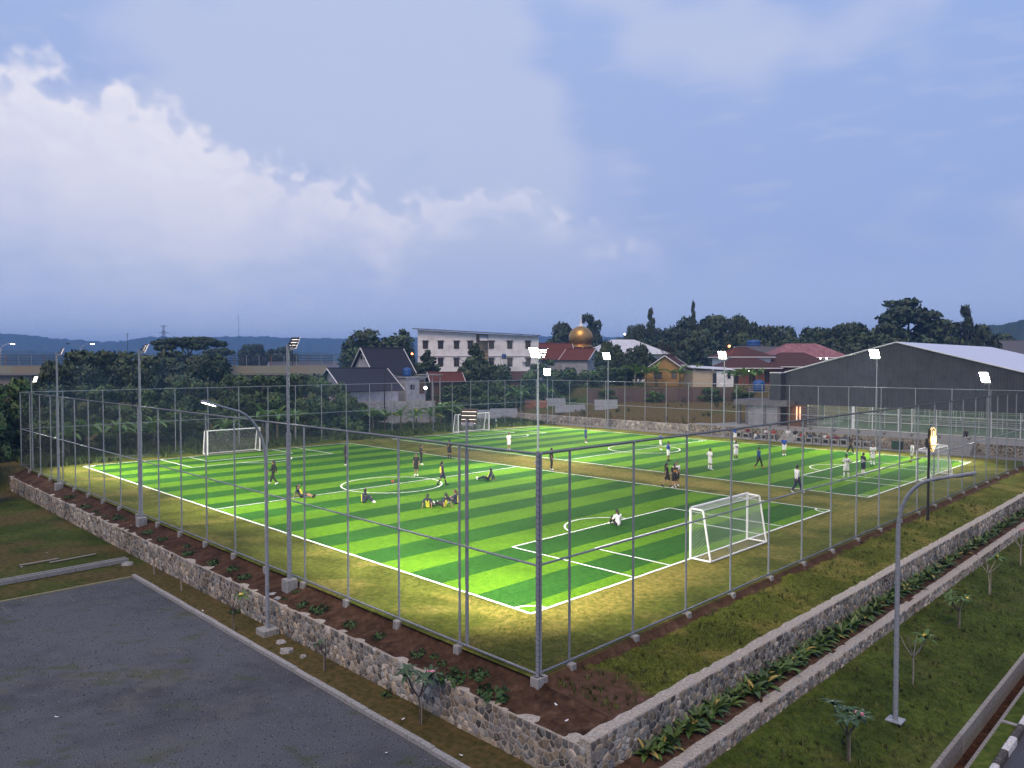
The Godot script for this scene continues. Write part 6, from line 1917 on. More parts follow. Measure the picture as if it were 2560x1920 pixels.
# ---------------------------------------------------------------- the hall and its terrace
func hall() -> void:
	var X := 66.0
	var z0 := -21.94
	var z1 := 2.14
	var zr := -9.9
	var L := 39.0
	var yb := 3.6
	var ye := 7.16
	var yr := 10.44
	var t := thing("sports_hall", "dark ribbed sports hall with glazed lower walls and a pale metal roof", "hall", Vector3(X, 0, 0))
	# gable wall of standing ribs
	var b := MB.new()
	var n := 92
	for i in n:
		var za := lerpf(z0, z1, float(i) / n)
		var zb := lerpf(z0, z1, float(i + 1) / n)
		var top := func(z: float) -> float: return lerpf(ye, yr, (z - z0) / (zr - z0)) if z < zr else lerpf(yr, ye, (z - zr) / (z1 - zr))
		var k := [za, lerpf(za, zb, 0.62), lerpf(za, zb, 0.68), lerpf(za, zb, 0.94), zb]
		var h := [0.0, 0.0, -0.05, -0.05, 0.0]
		for s in 4:
			b.quad(Vector3(h[s], yb, k[s]), Vector3(h[s + 1], yb, k[s + 1]), Vector3(h[s + 1], top.call(k[s + 1]), k[s + 1]), Vector3(h[s], top.call(k[s]), k[s]))
	part(t, "gable_siding", b.mesh(), M.siding)
	b = MB.new()
	ribs(b, Vector3(L, yb, z0), Vector3(-1, 0, 0), Vector3.UP, L, ye - yb, 0.27, 0.05)
	part(t, "side_siding", b.mesh(), M.siding)
	b = MB.new()
	ribs(b, Vector3(0, yb, z1), Vector3(1, 0, 0), Vector3.UP, L, ye - yb, 0.27, 0.05)
	part(t, "side_siding", b.mesh(), M.siding)
	b = MB.new()
	b.box(Vector3(-0.55, (yb + ye) / 2, z0 - 0.62), Vector3(1.3, ye - yb, 1.3))
	ribs(b, Vector3(-1.22, yb, z0 - 1.28), Vector3.BACK, Vector3.UP, 1.3, ye - yb, 0.26, 0.04)
	part(t, "corner_fin", b.mesh(), M.siding)
	for s in [0, 1]:
		b = MB.new()
		var a := Vector3(-0.12, yr + 0.06, zr)
		var e := Vector3(-0.12, ye + 0.06, z0 - 0.1) if s == 0 else Vector3(-0.12, ye + 0.06, z1 + 0.1)
		slab(b, a, e, e + Vector3(L + 0.2, 0, 0), a + Vector3(L + 0.2, 0, 0), 0.08) if s == 0 else slab(b, e, a, a + Vector3(L + 0.2, 0, 0), e + Vector3(L + 0.2, 0, 0), 0.08)
		# standing seams along the slope
		for k in 24:
			var x := 0.8 + k * 1.62
			b.bar(Vector3(x, a.y + 0.02, a.z), Vector3(x, e.y + 0.02, e.z), 0.035, -1, 4)
		part(t, "roof", b.mesh(), M.roof_metal)
	b = MB.new()
	b.bar(Vector3(-0.14, yr + 0.08, zr), Vector3(-0.14, ye + 0.08, z0 - 0.1), 0.07, -1, 4); b.bar(Vector3(-0.14, yr + 0.08, zr), Vector3(-0.14, ye + 0.08, z1 + 0.1), 0.07, -1, 4)
	b.box(Vector3(-0.55, ye + 0.05, z0 - 0.62), Vector3(1.4, 0.1, 1.4))
	part(t, "verge_trim", b.mesh(), M.roof_white)
	b = MB.new()
	b.box(Vector3(L, (yb + ye) / 2 + 0.4, zr), Vector3(0.15, ye - 1.2, z1 - z0))
	part(t, "back_wall", b.mesh(), M.siding)
	# lower storey: court floor, white frames, glass
	b = MB.new()
	b.box(Vector3(L / 2, 1.04, zr), Vector3(L, 0.12, z1 - z0 - 0.1))
	part(t, "court_floor", b.mesh(), plain(0.012, 0.085, 0.03, 0.7))
	b = MB.new()
	b.box(Vector3(6.0, 1.11, -20.2), Vector3(12.0, 0.02, 2.6))
	part(t, "concrete_margin", b.mesh(), M.concrete)
	b = MB.new()
	b.box(Vector3(L - 0.3, 2.3, zr), Vector3(0.1, 2.6, z1 - z0))
	part(t, "inner_wall", b.mesh(), plain(0.12, 0.14, 0.1, 0.8))
	var zs := [-19.2, -14.2, -12.2, -9.6, -8.3, -6.0, -3.6, -1.2, 1.2, 2.1]
	for k in zs.size():
		b = MB.new()
		var wide := 0.3 if k == 1 else 0.08
		b.box(Vector3(0, (1.1 + yb) / 2, zs[k]), Vector3(0.1, yb - 1.1, wide))
		part(t, "mullion", b.mesh(), M.roof_white)
		if k:
			b = MB.new()
			b.box(Vector3(0.02, (1.1 + yb) / 2, (zs[k] + zs[k - 1]) / 2), Vector3(0.014, yb - 1.15, zs[k] - zs[k - 1] - wide))
			part(t, "glass_pane", b.mesh(), M.glass)
	b = MB.new()
	b.box(Vector3(-0.02, 1.13, -8.6), Vector3(0.12, 0.06, 21.4)); b.box(Vector3(0, 2.05, -6.0), Vector3(0.06, 0.05, 16.2)); b.box(Vector3(0, 2.9, -6.0), Vector3(0.06, 0.05, 16.2))
	part(t, "transom", b.mesh(), M.roof_white)
	# court cages inside: posts and rails of two courts, and their nets
	for q in [[4.0, -19.0, -10.6], [4.0, -9.4, 1.0]]:
		for x in [q[0], q[0] + 10.0, q[0] + 20.0]:
			b = MB.new()
			for k in 6: b.box(Vector3(x, 2.35, lerpf(q[1], q[2], k / 5.0)), Vector3(0.07, 2.5, 0.07))
			for y in [1.9, 2.7, 3.5]: b.box(Vector3(x, y, (q[1] + q[2]) / 2), Vector3(0.04, 0.04, q[2] - q[1]))
			part(t, "court_frame", b.mesh(), M.roof_white)
		b = MB.new()
		b.box(Vector3(q[0] + 5.0, 1.55, (q[1] + q[2]) / 2), Vector3(0.03, 0.8, q[2] - q[1] - 0.6))
		part(t, "court_net", b.mesh(), M.dark)
		b = MB.new()
		b.box(Vector3(q[0] + 5.0, 1.97, (q[1] + q[2]) / 2), Vector3(0.04, 0.05, q[2] - q[1] - 0.6))
		part(t, "net_tape", b.mesh(), M.roof_white)
	b = MB.new()
	for k in 5: b.box(Vector3(0.5 + k * 9.5, (1.1 + ye) / 2, -21.7), Vector3(0.3, ye - 1.1, 0.3))
	part(t, "column", b.mesh(), M.siding)
	# service block of pierced blocks at the left
	t = thing("service_block", "flat-roofed grey service block with pierced white block screens beside the hall", "building", Vector3(64.0, 1.05, -26.9))
	b = MB.new()
	b.cbox(Vector3(2.4, 2.62, 2.9), Vector3(5.2, 0.62, 6.6), 0.02)
	part(t, "roof_slab", b.mesh(), M.grey_roof)
	b = MB.new()
	b.box(Vector3(2.4, 2.96, 2.9), Vector3(4.6, 0.05, 6.0))
	part(t, "roof_deck", b.mesh(), M.grey_roof)
	for q in [[0.2, 0.15], [0.2, 1.15], [0.2, 3.4], [0.2, 5.1]]:
		b = MB.new()
		b.box(Vector3(q[0], 1.15, q[1]), Vector3(0.3, 2.3, 0.3))
		part(t, "column", b.mesh(), M.grey_roof)
	for sc in [[1.3, 3.25], [3.55, 4.95]]:
		b = MB.new()
		for j in 12:
			var zz: float = sc[0]
			var i := 0
			while zz < sc[1]:
				b.box(Vector3(0.2, 0.1 + j * 0.19, zz + 0.1), Vector3(0.12, 0.1, 0.17))
				b.box(Vector3(0.2, 0.19 + j * 0.19, zz + 0.1 + 0.05 * (j % 2)), Vector3(0.16, 0.04, 0.2))
				zz += 0.2
				i += 1
		part(t, "pierced_screen", b.mesh(), M.plaster_grey).set_meta("kind", "stuff")
	b = MB.new()
	b.box(Vector3(3.5, 1.15, 3.4), Vector3(2.4, 2.3, 6.0))
	part(t, "inner_room", b.mesh(), M.grey_roof)
	for z in [6.55, 6.95]:
		b = MB.new()
		b.box(Vector3(1.6, 1.5, z), Vector3(0.08, 1.6, 0.12))
		part(t, "lit_slot", b.mesh(), glow(1.0, 0.42, 0.14, 0.45))
	b = MB.new()
	b.box(Vector3(1.7, 1.25, 6.4), Vector3(0.12, 2.5, 2.2))
	part(t, "door_wall", b.mesh(), M.timber)
	b = MB.new()
	for k in 9: b.box(Vector3(1.5, 0.3 + k * 0.24, 8.0), Vector3(0.1, 0.12, 1.9), Basis(Vector3.BACK, 0.4))
	part(t, "louvre_screen", b.mesh(), M.grey_roof)
	var l := OmniLight3D.new()
	l.name = "door_light"
	add_child(l)
	l.position = Vector3(65.3, 2.7, -20.2)
	l.light_energy = 0.6
	l.light_color = Color(1, 0.6, 0.3)
	l.light_size = 0.3
	l.omni_range = 15
	l.shadow_enabled = true
	# unseen lamps added under the hall roof to brighten the courts
	for q in [[72.0, -16.0], [72.0, -4.0], [88.0, -10.0]]:
		bulb("added_hall_lamp", "added unseen lamp under the hall roof over the %s" % ("left court" if q[1] < -12.0 else ("right court" if q[0] < 80.0 else "rear of the courts")), Vector3(q[0], 6.4, q[1]), 0.22, M.lamp_street, 14.0, Color(1, 0.97, 0.85))
	# terrace before the hall, and the paved strip at the foot of its wall
	b = MB.new()
	b.box(Vector3(63.2, 0.5, -11.0), Vector3(6.0, 1.12, 40.0))
	struct("hall_terrace", b.mesh(), M.concrete)
	b = MB.new()
	b.col = Color(0.75, 0.68, 0.62)
	b.cbox(Vector3(58.8, -0.03, -13.0), Vector3(2.5, 0.14, 36.0), 0.01)
	struct("paved_strip", b.mesh(), M.concrete)
	b = MB.new()
	b.cbox(Vector3(60.6, 1.07, -16.0), Vector3(1.2, 0.1, 28.0), 0.01)
	part(get_node("hall_terrace"), "coping", b.mesh(), M.concrete)
	for q in [[-4.6, -1.2, "at the right end of the stone wall"], [-19.2, -17.4, "between the concrete seats"]]:
		var s := thing("terrace_steps", "concrete steps up to the hall terrace " + q[2], "steps", Vector3(59.9, 0, (q[0] + q[1]) / 2))
		for k in 6:
			b = MB.new()
			b.cbox(Vector3(-1.3 + k * 0.27, 0.09 + k * 0.09, 0), Vector3(0.28, 0.18 + k * 0.18, q[1] - q[0]), 0.01)
			part(s, "step", b.mesh(), M.concrete)
	# spiky shrubs along the terrace
	var lm := strap_leaf(0.5, 0.05, 1.0, 0.5, 4, 0.1)
	for k in 8:
		var p := thing("spiky_shrub", "small dark spiky shrub on the hall terrace edge", "shrub", Vector3(61.6, 1.1, -19.5 + k * 2.5), k * 0.7, "spiky shrubs on the hall terrace")
		for i in 10: part(p, "leaf", lm, plain(0.02, 0.03, 0.018, 0.7) if k == 0 and i == 0 else M.spike, Vector3.ZERO, Basis(Vector3.UP, i * 0.63) * Basis(Vector3.BACK, 0.3 * (i % 3 - 1)))

func seats() -> void:
	# box culvert sections used as seats along the far side, with bags on some
	var bm := MB.new()
	for q in [[Vector3(0, 0.55, 0), Vector3(0.9, 0.12, 0.75)], [Vector3(0, 0.06, 0), Vector3(0.9, 0.12, 0.75)], [Vector3(0, 0.305, 0.32), Vector3(0.9, 0.37, 0.11)], [Vector3(0, 0.305, -0.32), Vector3(0.9, 0.37, 0.11)]]:
		bm.cbox(q[0], q[1], 0.015)
	var m := bm.mesh()
	var zs := [-23.6, -22.7, -20.6, -19.8, -16.7, -15.7, -14.8, -13.9, -13.0, -12.1, -10.9, -10.0]
	for k in zs.size():
		var t := thing("concrete_bench", "hollow concrete block bench along the far side, " + ["leftmost", "second", "third", "fourth", "fifth", "sixth", "seventh", "eighth", "ninth", "tenth", "eleventh", "last"][k] + " from the left", "bench", Vector3(58.5, 0.04, zs[k]), rng.randf_range(-0.2, 0.2), "hollow concrete seats along the far side")
		part(t, "block", m, M.concrete, Vector3.ZERO, Basis.from_scale(Vector3(1, 1.0 if k % 3 else 1.15, 1)))
	var cols := [[-20.6, 0.02, 0.05, 0.2, "blue"], [-16.6, 0.3, 0.03, 0.03, "red"], [-15.7, 0.03, 0.04, 0.12, "navy"], [-14.8, 0.02, 0.02, 0.025, "black"], [-13.9, 0.28, 0.06, 0.05, "dull red"], [-13.0, 0.16, 0.02, 0.05, "maroon"], [-12.2, 0.03, 0.035, 0.06, "dark grey"], [-14.1, 0.6, 0.6, 0.6, "white"]]
	for q in cols:
		var t := thing("sports_bag", "%s sports bag lying on a hollow concrete seat" % q[4], "bag", Vector3(58.45 + (0.2 if q[4] == "white" else 0.0), 0.65, q[0] + (0.0 if q[4] != "white" else -0.1)), rng.randf() * 3.0)
		var b := MB.new()
		b.lathe([Vector2(0.02, 0), Vector2(0.15, 0.01), Vector2(0.2, 0.08), Vector2(0.18, 0.2), Vector2(0.1, 0.27), Vector2(0.02, 0.29)], 12, Vector3.ZERO, Vector3(1.6, 1, 0.9))
		part(t, "body", b.mesh(), plain(q[1], q[2], q[3], 0.8))
		b = MB.new()
		b.tube(PackedVector3Array([Vector3(-0.16, 0.22, 0), Vector3(-0.08, 0.36, 0.02), Vector3(0.08, 0.36, 0.02), Vector3(0.16, 0.22, 0)]), PackedFloat32Array([0.014]), 5)
		part(t, "strap", b.mesh(), M.black)
	var t := thing("refuse_bin", "dark green bin at the foot of the stone wall by the right goal", "bin", Vector3(58.9, 0.04, -7.4))
	var b := MB.new()
	b.cbox(Vector3(0, 0.36, 0), Vector3(0.7, 0.7, 0.8), 0.04, Basis.IDENTITY, 1.1)
	part(t, "body", b.mesh(), plain(0.01, 0.05, 0.03, 0.6))
	b = MB.new()
	b.cbox(Vector3(0, 0.74, 0), Vector3(0.8, 0.07, 0.92), 0.03)
	part(t, "lid", b.mesh(), plain(0.01, 0.06, 0.035, 0.6))

# ---------------------------------------------------------------- far away
func far_away() -> void:
	M.rust = noisy([lin(0.12, 0.05, 0.03), lin(0.25, 0.12, 0.07), lin(0.3, 0.2, 0.15)], 2.0, 0.02, 5, 0.8, 0.0, false, 51, 256)
	M.spike = plain(0.022, 0.032, 0.018, 0.7)
	# elevated road
	var t := thing("elevated_road", "elevated concrete road with stained parapet and mesh fence at the far left", "viaduct", Vector3(40.9, 0, -178.5), FACE + 0.04)
	var b := MB.new()
	for k in 24:
		var g := rng.randf_range(0.85, 1.1)
		b.col = Color(1.2, 1.0, 0.78) * g
		b.box(Vector3(-52.0 + k * 4.4, 6.65, 0), Vector3(4.36, 1.85, 0.4))
	part(t, "parapet", b.mesh(), M.concrete)
	b = MB.new()
	b.col = Color(0.9, 0.8, 0.75)
	b.box(Vector3(0, 4.1, -5), Vector3(106, 2.4, 9)); b.box(Vector3(0, 5.45, 0.15), Vector3(106, 0.25, 0.9))
	part(t, "deck", b.mesh(), M.concrete)
	for k in 7:
		b = MB.new()
		b.box(Vector3(-48 + k * 16.0, 0.5, -5), Vector3(1.8, 6.0, 5.0))
		part(t, "pier", b.mesh(), M.concrete)
	for k in 36:
		b = MB.new()
		b.box(Vector3(-52.0 + k * 3.0, 8.85, -0.1), Vector3(0.12, 2.6, 0.12))
		part(t, "fence_post", b.mesh(), M.rust if k % 3 == 0 else M.steel)
	b = MB.new()
	for y in [8.2, 8.8, 9.4, 10.1]: b.box(Vector3(0, y, -0.1), Vector3(106, 0.1, 0.06))
	part(t, "fence_rail", b.mesh(), M.dark)
	var mm := MB.new()
	lattice(mm, Vector3(-52, 7.6, -0.15), Vector3.RIGHT, Vector3.UP, PackedVector2Array([Vector2(0, 0), Vector2(105, 0), Vector2(105, 2.5), Vector2(0, 2.5)]), 0.3, 0.02)
	part(t, "fence_mesh", mm.mesh(), M.dark)
	for q in [[-36.5, "leftmost"], [-28.0, "second"], [-9.0, "third"]]:
		var at: Vector3 = t.to_global(Vector3(q[0], 6.0, -3.0))
		var s := thing("road_lamp", "%s twin-armed street lamp on the elevated road" % q[1], "street lamp", at, FACE)
		b = MB.new()
		b.bar(Vector3(0, 0, 0), Vector3(0, 5.6, 0), 0.1, 0.07, 8)
		part(s, "pole", b.mesh(), M.steel)
		for e in [-1.0, 1.0]:
			b = MB.new()
			b.tube(PackedVector3Array([Vector3(0, 5.5, 0), Vector3(e * 0.4, 6.4, 0), Vector3(e * 1.4, 6.9, 0), Vector3(e * 2.6, 7.0, 0)]), PackedFloat32Array([0.07, 0.06, 0.05, 0.05]), 6)
			part(s, "arm", b.mesh(), M.steel)
			b = MB.new()
			b.cbox(Vector3(e * 3.0, 7.0, 0), Vector3(0.95, 0.14, 0.35), 0.03)
			var hd := part(s, "lamp_head", b.mesh(), M.dark)
			b = MB.new()
			b.cbox(Vector3(e * 3.0, 6.88, 0.05), Vector3(0.8, 0.12, 0.36), 0.02)
			part(hd, "led_panel", b.mesh(), M.lamp_street if e > 0 or q[1] == "leftmost" else M.window)
		var l := OmniLight3D.new()
		l.name = "road_light"
		add_child(l)
		l.position = s.to_global(Vector3(3.0, 6.6, 0.1))
		l.light_energy = 14.0
		l.light_color = Color(1, 0.92, 0.95)
		l.light_size = 0.3
		l.omni_range = 60
		l.shadow_enabled = true
	# lattice pylon and masts
	t = thing("power_pylon", "lattice power pylon standing hazy before the hills at left", "pylon", Vector3(245.3, 0, -709.1), FACE)
	b = MB.new()
	for q in [[-1, -1], [1, -1], [1, 1], [-1, 1]]:
		b.bar(Vector3(q[0] * 3.6, 0, q[1] * 3.6), Vector3(q[0] * 0.9, 36, q[1] * 0.9), 0.22, 0.16, 4)
		b.bar(Vector3(q[0] * 0.9, 36, q[1] * 0.9), Vector3(0, 43, 0), 0.16, 0.1, 4)
	part(t, "leg", b.mesh(), M.dark)
	b = MB.new()
	for k in 12:
		var y := k * 3.2
		var f := lerpf(3.6, 0.9, y / 36.0)
		var g := lerpf(3.6, 0.9, (y + 3.2) / 36.0)
		for z in [-1, 1]:
			b.bar(Vector3(-f, y, z * f), Vector3(g, y + 3.2, z * g), 0.1, -1, 3); b.bar(Vector3(f, y, z * f), Vector3(-g, y + 3.2, z * g), 0.1, -1, 3)
	part(t, "bracing", b.mesh(), M.dark)
	for y in [24.0, 30.0, 36.0, 42.0]:
		b = MB.new()
		var w := 5.0 if y < 40.0 else 3.0
		b.bar(Vector3(-w, y, 0), Vector3(w, y, 0), 0.2, -1, 4); b.bar(Vector3(-w, y, 0), Vector3(0, y + 1.6, 0), 0.12, -1, 3); b.bar(Vector3(w, y, 0), Vector3(0, y + 1.6, 0), 0.12, -1, 3)
		part(t, "cross_arm", b.mesh(), M.dark)
	for q in [[608.2, -1335.9, 99.0, "tall thin radio mast on the hill"], [289.6, -947.5, 44.0, "thin radio mast left of the pylon"]]:
		t = thing("radio_mast", q[3], "mast", Vector3(q[0], 0, q[1]))
		b = MB.new()
		b.bar(Vector3.ZERO, Vector3(0, q[2], 0), 0.5, 0.25, 4)
		part(t, "shaft", b.mesh(), M.dark)
		for y in [0.9, 0.94, 0.98]:
			b = MB.new()
			b.box(Vector3(0, q[2] * y, 0), Vector3(1.6, 0.8, 1.6))
			part(t, "antenna", b.mesh(), M.steel)
	t = thing("utility_pole", "dark utility pole rising from the bushes left of the dark-roofed house", "utility pole", Vector3(74.0, 0, -152.0), FACE)
	b = MB.new()
	b.bar(Vector3.ZERO, Vector3(0, 13.5, 0), 0.16, 0.11, 7); b.box(Vector3(0, 12.9, 0), Vector3(1.6, 0.12, 0.12)); b.box(Vector3(0, 12.2, 0), Vector3(1.2, 0.12, 0.12))
	part(t, "pole", b.mesh(), M.dark)
	t = thing("utility_pole", "thin black pole at the block wall beyond the far fence", "utility pole", Vector3(37.2, 0, -61.0), FACE)
	b = MB.new()
	b.bar(Vector3.ZERO, Vector3(0, 7.2, 0), 0.09, 0.07, 7)
	part(t, "pole", b.mesh(), M.black)
	# wooded hills: ridges with a bumpy, tree-roughened crest
	hills("hill", -1.05, 0.1, 2500.0, [[-1.05, 85], [-0.62, 96], [-0.58, 92], [-0.55, 82], [-0.5, 74], [-0.44, 92], [-0.4, 90], [-0.34, 96], [-0.25, 92], [-0.18, 94], [-0.1, 98], [-0.02, 92], [0.05, 80], [0.1, 70]], 3)
	hills("hill", -1.1, 0.0, 1500.0, [[-1.1, 20], [-0.6, 34], [-0.45, 26], [-0.3, 36], [-0.2, 30], [-0.1, 26], [0.0, 18]], 5)
	hills("hill", -0.15, 1.1, 2700.0, [[-0.15, 60], [-0.08, 98], [0.0, 112], [0.1, 104], [0.2, 108], [0.3, 100], [0.4, 95], [0.55, 95], [0.8, 95], [1.1, 95]], 7)
	hills("hill", 0.36, 1.15, 900.0, [[0.36, 18], [0.42, 36], [0.48, 34], [0.53, 42], [0.57, 52], [0.62, 60], [0.8, 70], [1.15, 60]], 9)
	# pale houses scattered over the far hillside
	var hm := MB.new()
	hm.box(Vector3(0, 2.5, 0), Vector3(14, 6, 9))
	var roofm := MB.new()
	slab(roofm, Vector3(-8, 5.5, 5.5), Vector3(8, 5.5, 5.5), Vector3(8, 8.5, 0), Vector3(-8, 8.5, 0), 0.3)
	slab(roofm, Vector3(8, 5.5, -5.5), Vector3(-8, 5.5, -5.5), Vector3(-8, 8.5, 0), Vector3(8, 8.5, 0), 0.3)
	var hmesh := hm.mesh()
	var rmesh := roofm.mesh()
	for k in 20:
		var a := (-0.36 + k * 0.014) if k < 12 else (-0.13 + (k - 12) * 0.013)
		var d := 2380.0 + 15.0 * (k % 4)
		var p := Vector3(eye.x + sin(YAW + a) * d, 0, eye.z - cos(YAW + a) * d)
		var o := thing("hillside_house", "tiny pale house on the crest of the far hill at left", "house", p + Vector3(0, 74.0 - (2500.0 - d) * 0.3 + 6.0 * sin(k * 2.1), 0), FACE - a, "tiny houses on the far hill")
		part(o, "wall", hmesh, M.plaster)
		part(o, "roof", rmesh, M.roof_white if k % 3 else M.tile_red)

func hills(called: String, a0: float, a1: float, d: float, prof: Array, sd: int) -> void:
	var b := MB.new()
	var n := 420
	var rows := [[-0.2, 0.0], [-0.14, 0.35], [-0.07, 0.7], [-0.03, 0.9], [0.0, 1.0], [0.05, 0.93], [0.2, 0.5]]
	var m := rows.size()
	for i in n + 1:
		var a := lerpf(a0, a1, float(i) / n)
		var h := 0.0
		for k in prof.size() - 1:
			if a >= prof[k][0] and a <= prof[k + 1][0]:
				h = lerpf(prof[k][1], prof[k + 1][1], smoothstep(0.0, 1.0, (a - prof[k][0]) / (prof[k + 1][0] - prof[k][0])))
		var bump := nz.get_noise_2d(a * 9000.0, sd * 50.0) * 4.5 + nz.get_noise_2d(a * 30000.0, sd * 90.0) * 2.5
		for r in rows:
			var dd: float = d * (1.0 + r[0]) + 20.0 * nz.get_noise_2d(a * 4000.0, r[0] * 900.0)
			var y: float = h * r[1] - 6.0 + bump * (0.4 + 0.6 * r[1]) * d / 2500.0 + 8.0 * nz.get_noise_2d(a * 7000.0, r[0] * 2000.0 + sd) * (1.0 - r[1])
			var g := 1.0 + 0.6 * nz.get_noise_2d(a * 16000.0, r[0] * 3000.0)
			b.col = Color(0.05 * g, 0.075 * g, 0.04 * g)
			b.vert(Vector3(eye.x + sin(YAW + a) * dd, y, eye.z - cos(YAW + a) * dd), Vector3.UP)
	for i in n:
		for k in m - 1:
			var p := i * m + k
			b.ix.append_array([p, p + m, p + m + 1, p, p + m + 1, p + 1])
	# smooth normals
	var nn := PackedVector3Array()
	nn.resize(b.v.size())
	for k in range(0, b.ix.size(), 3):
		var q := (b.v[b.ix[k + 2]] - b.v[b.ix[k]]).cross(b.v[b.ix[k + 1]] - b.v[b.ix[k]])
		for e in 3: nn[b.ix[k + e]] += q
	for k in nn.size(): nn[k] = nn[k].normalized()
	b.n = nn
	struct(called, b.mesh(), M.far)

# ---------------------------------------------------------------- people
# Skeletons face -z, feet at y = 0. L and R joints mirror each other unless a pose gives both.
func joints(d: Dictionary) -> Dictionary:
	var j := {}
	for k: String in d:
		if k.ends_with("_"):
			j[k + "l"] = Vector3(-d[k].x, d[k].y, d[k].z)
			j[k + "r"] = d[k]
		else:
			j[k] = d[k]
	return j

func pose(kind: String) -> Dictionary:
	var s := {"pelvis": Vector3(0, 0.93, 0), "chest": Vector3(0, 1.24, 0.01), "neck": Vector3(0, 1.4, 0.015), "head": Vector3(0, 1.53, -0.01),
		"shoulder_": Vector3(0.165, 1.345, 0.01), "elbow_": Vector3(0.215, 1.09, 0.03), "wrist_": Vector3(0.205, 0.86, -0.05),
		"hip_": Vector3(0.085, 0.9, 0), "knee_": Vector3(0.095, 0.49, -0.02), "ankle_": Vector3(0.1, 0.085, 0.02), "toe_": Vector3(0.115, 0.035, -0.13)}
	match kind:
		"akimbo":
			s.merge({"elbow_": Vector3(0.36, 1.13, 0.08), "wrist_": Vector3(0.19, 0.98, -0.03), "knee_": Vector3(0.13, 0.49, -0.02), "ankle_": Vector3(0.17, 0.085, 0.02), "toe_": Vector3(0.2, 0.035, -0.12)}, true)
		"walk":
			s.merge({"knee_r": Vector3(0.09, 0.5, -0.17), "ankle_r": Vector3(0.09, 0.1, -0.27), "toe_r": Vector3(0.095, 0.07, -0.42), "knee_l": Vector3(-0.09, 0.5, 0.03), "ankle_l": Vector3(-0.09, 0.13, 0.3), "toe_l": Vector3(-0.095, 0.04, 0.18),
				"elbow_r": Vector3(0.21, 1.1, 0.12), "wrist_r": Vector3(0.2, 0.88, 0.14), "elbow_l": Vector3(-0.21, 1.1, -0.05), "wrist_l": Vector3(-0.19, 0.92, -0.22)}, true)
			for k in ["knee_", "ankle_", "toe_", "elbow_", "wrist_"]: s.erase(k)
		"talk":
			s.merge({"elbow_r": Vector3(0.22, 1.1, -0.03), "wrist_r": Vector3(0.12, 1.06, -0.26), "elbow_l": Vector3(-0.21, 1.09, 0.03), "wrist_l": Vector3(-0.2, 0.87, -0.06), "ankle_": Vector3(0.11, 0.085, 0.05)}, true)
			for k in ["elbow_", "wrist_"]: s.erase(k)
		"sit_back":
			s = {"pelvis": Vector3(0, 0.13, 0), "chest": Vector3(0, 0.43, 0.14), "neck": Vector3(0, 0.58, 0.18), "head": Vector3(0, 0.71, 0.16),
				"shoulder_": Vector3(0.165, 0.52, 0.17), "elbow_": Vector3(0.25, 0.29, 0.3), "wrist_": Vector3(0.27, 0.06, 0.36),
				"hip_": Vector3(0.09, 0.13, -0.03), "knee_": Vector3(0.12, 0.22, -0.42), "ankle_": Vector3(0.12, 0.075, -0.8), "toe_": Vector3(0.14, 0.19, -0.88)}
		"sit_knees":
			s = {"pelvis": Vector3(0, 0.13, 0), "chest": Vector3(0, 0.45, 0.0), "neck": Vector3(0, 0.59, -0.04), "head": Vector3(0, 0.72, -0.09),
				"shoulder_": Vector3(0.165, 0.53, -0.02), "elbow_": Vector3(0.24, 0.33, -0.15), "wrist_": Vector3(0.13, 0.33, -0.36),
				"hip_": Vector3(0.09, 0.13, -0.03), "knee_": Vector3(0.12, 0.42, -0.33), "ankle_": Vector3(0.11, 0.08, -0.52), "toe_": Vector3(0.12, 0.035, -0.66)}
		"bench":
			s = {"pelvis": Vector3(0, 0.56, 0), "chest": Vector3(0, 0.87, -0.04), "neck": Vector3(0, 1.02, -0.08), "head": Vector3(0, 1.14, -0.14),
				"shoulder_": Vector3(0.165, 0.96, -0.05), "elbow_": Vector3(0.22, 0.72, -0.14), "wrist_": Vector3(0.13, 0.64, -0.34),
				"hip_": Vector3(0.09, 0.55, -0.03), "knee_": Vector3(0.12, 0.52, -0.44), "ankle_": Vector3(0.12, 0.09, -0.42), "toe_": Vector3(0.13, 0.035, -0.56)}
	return joints(s)

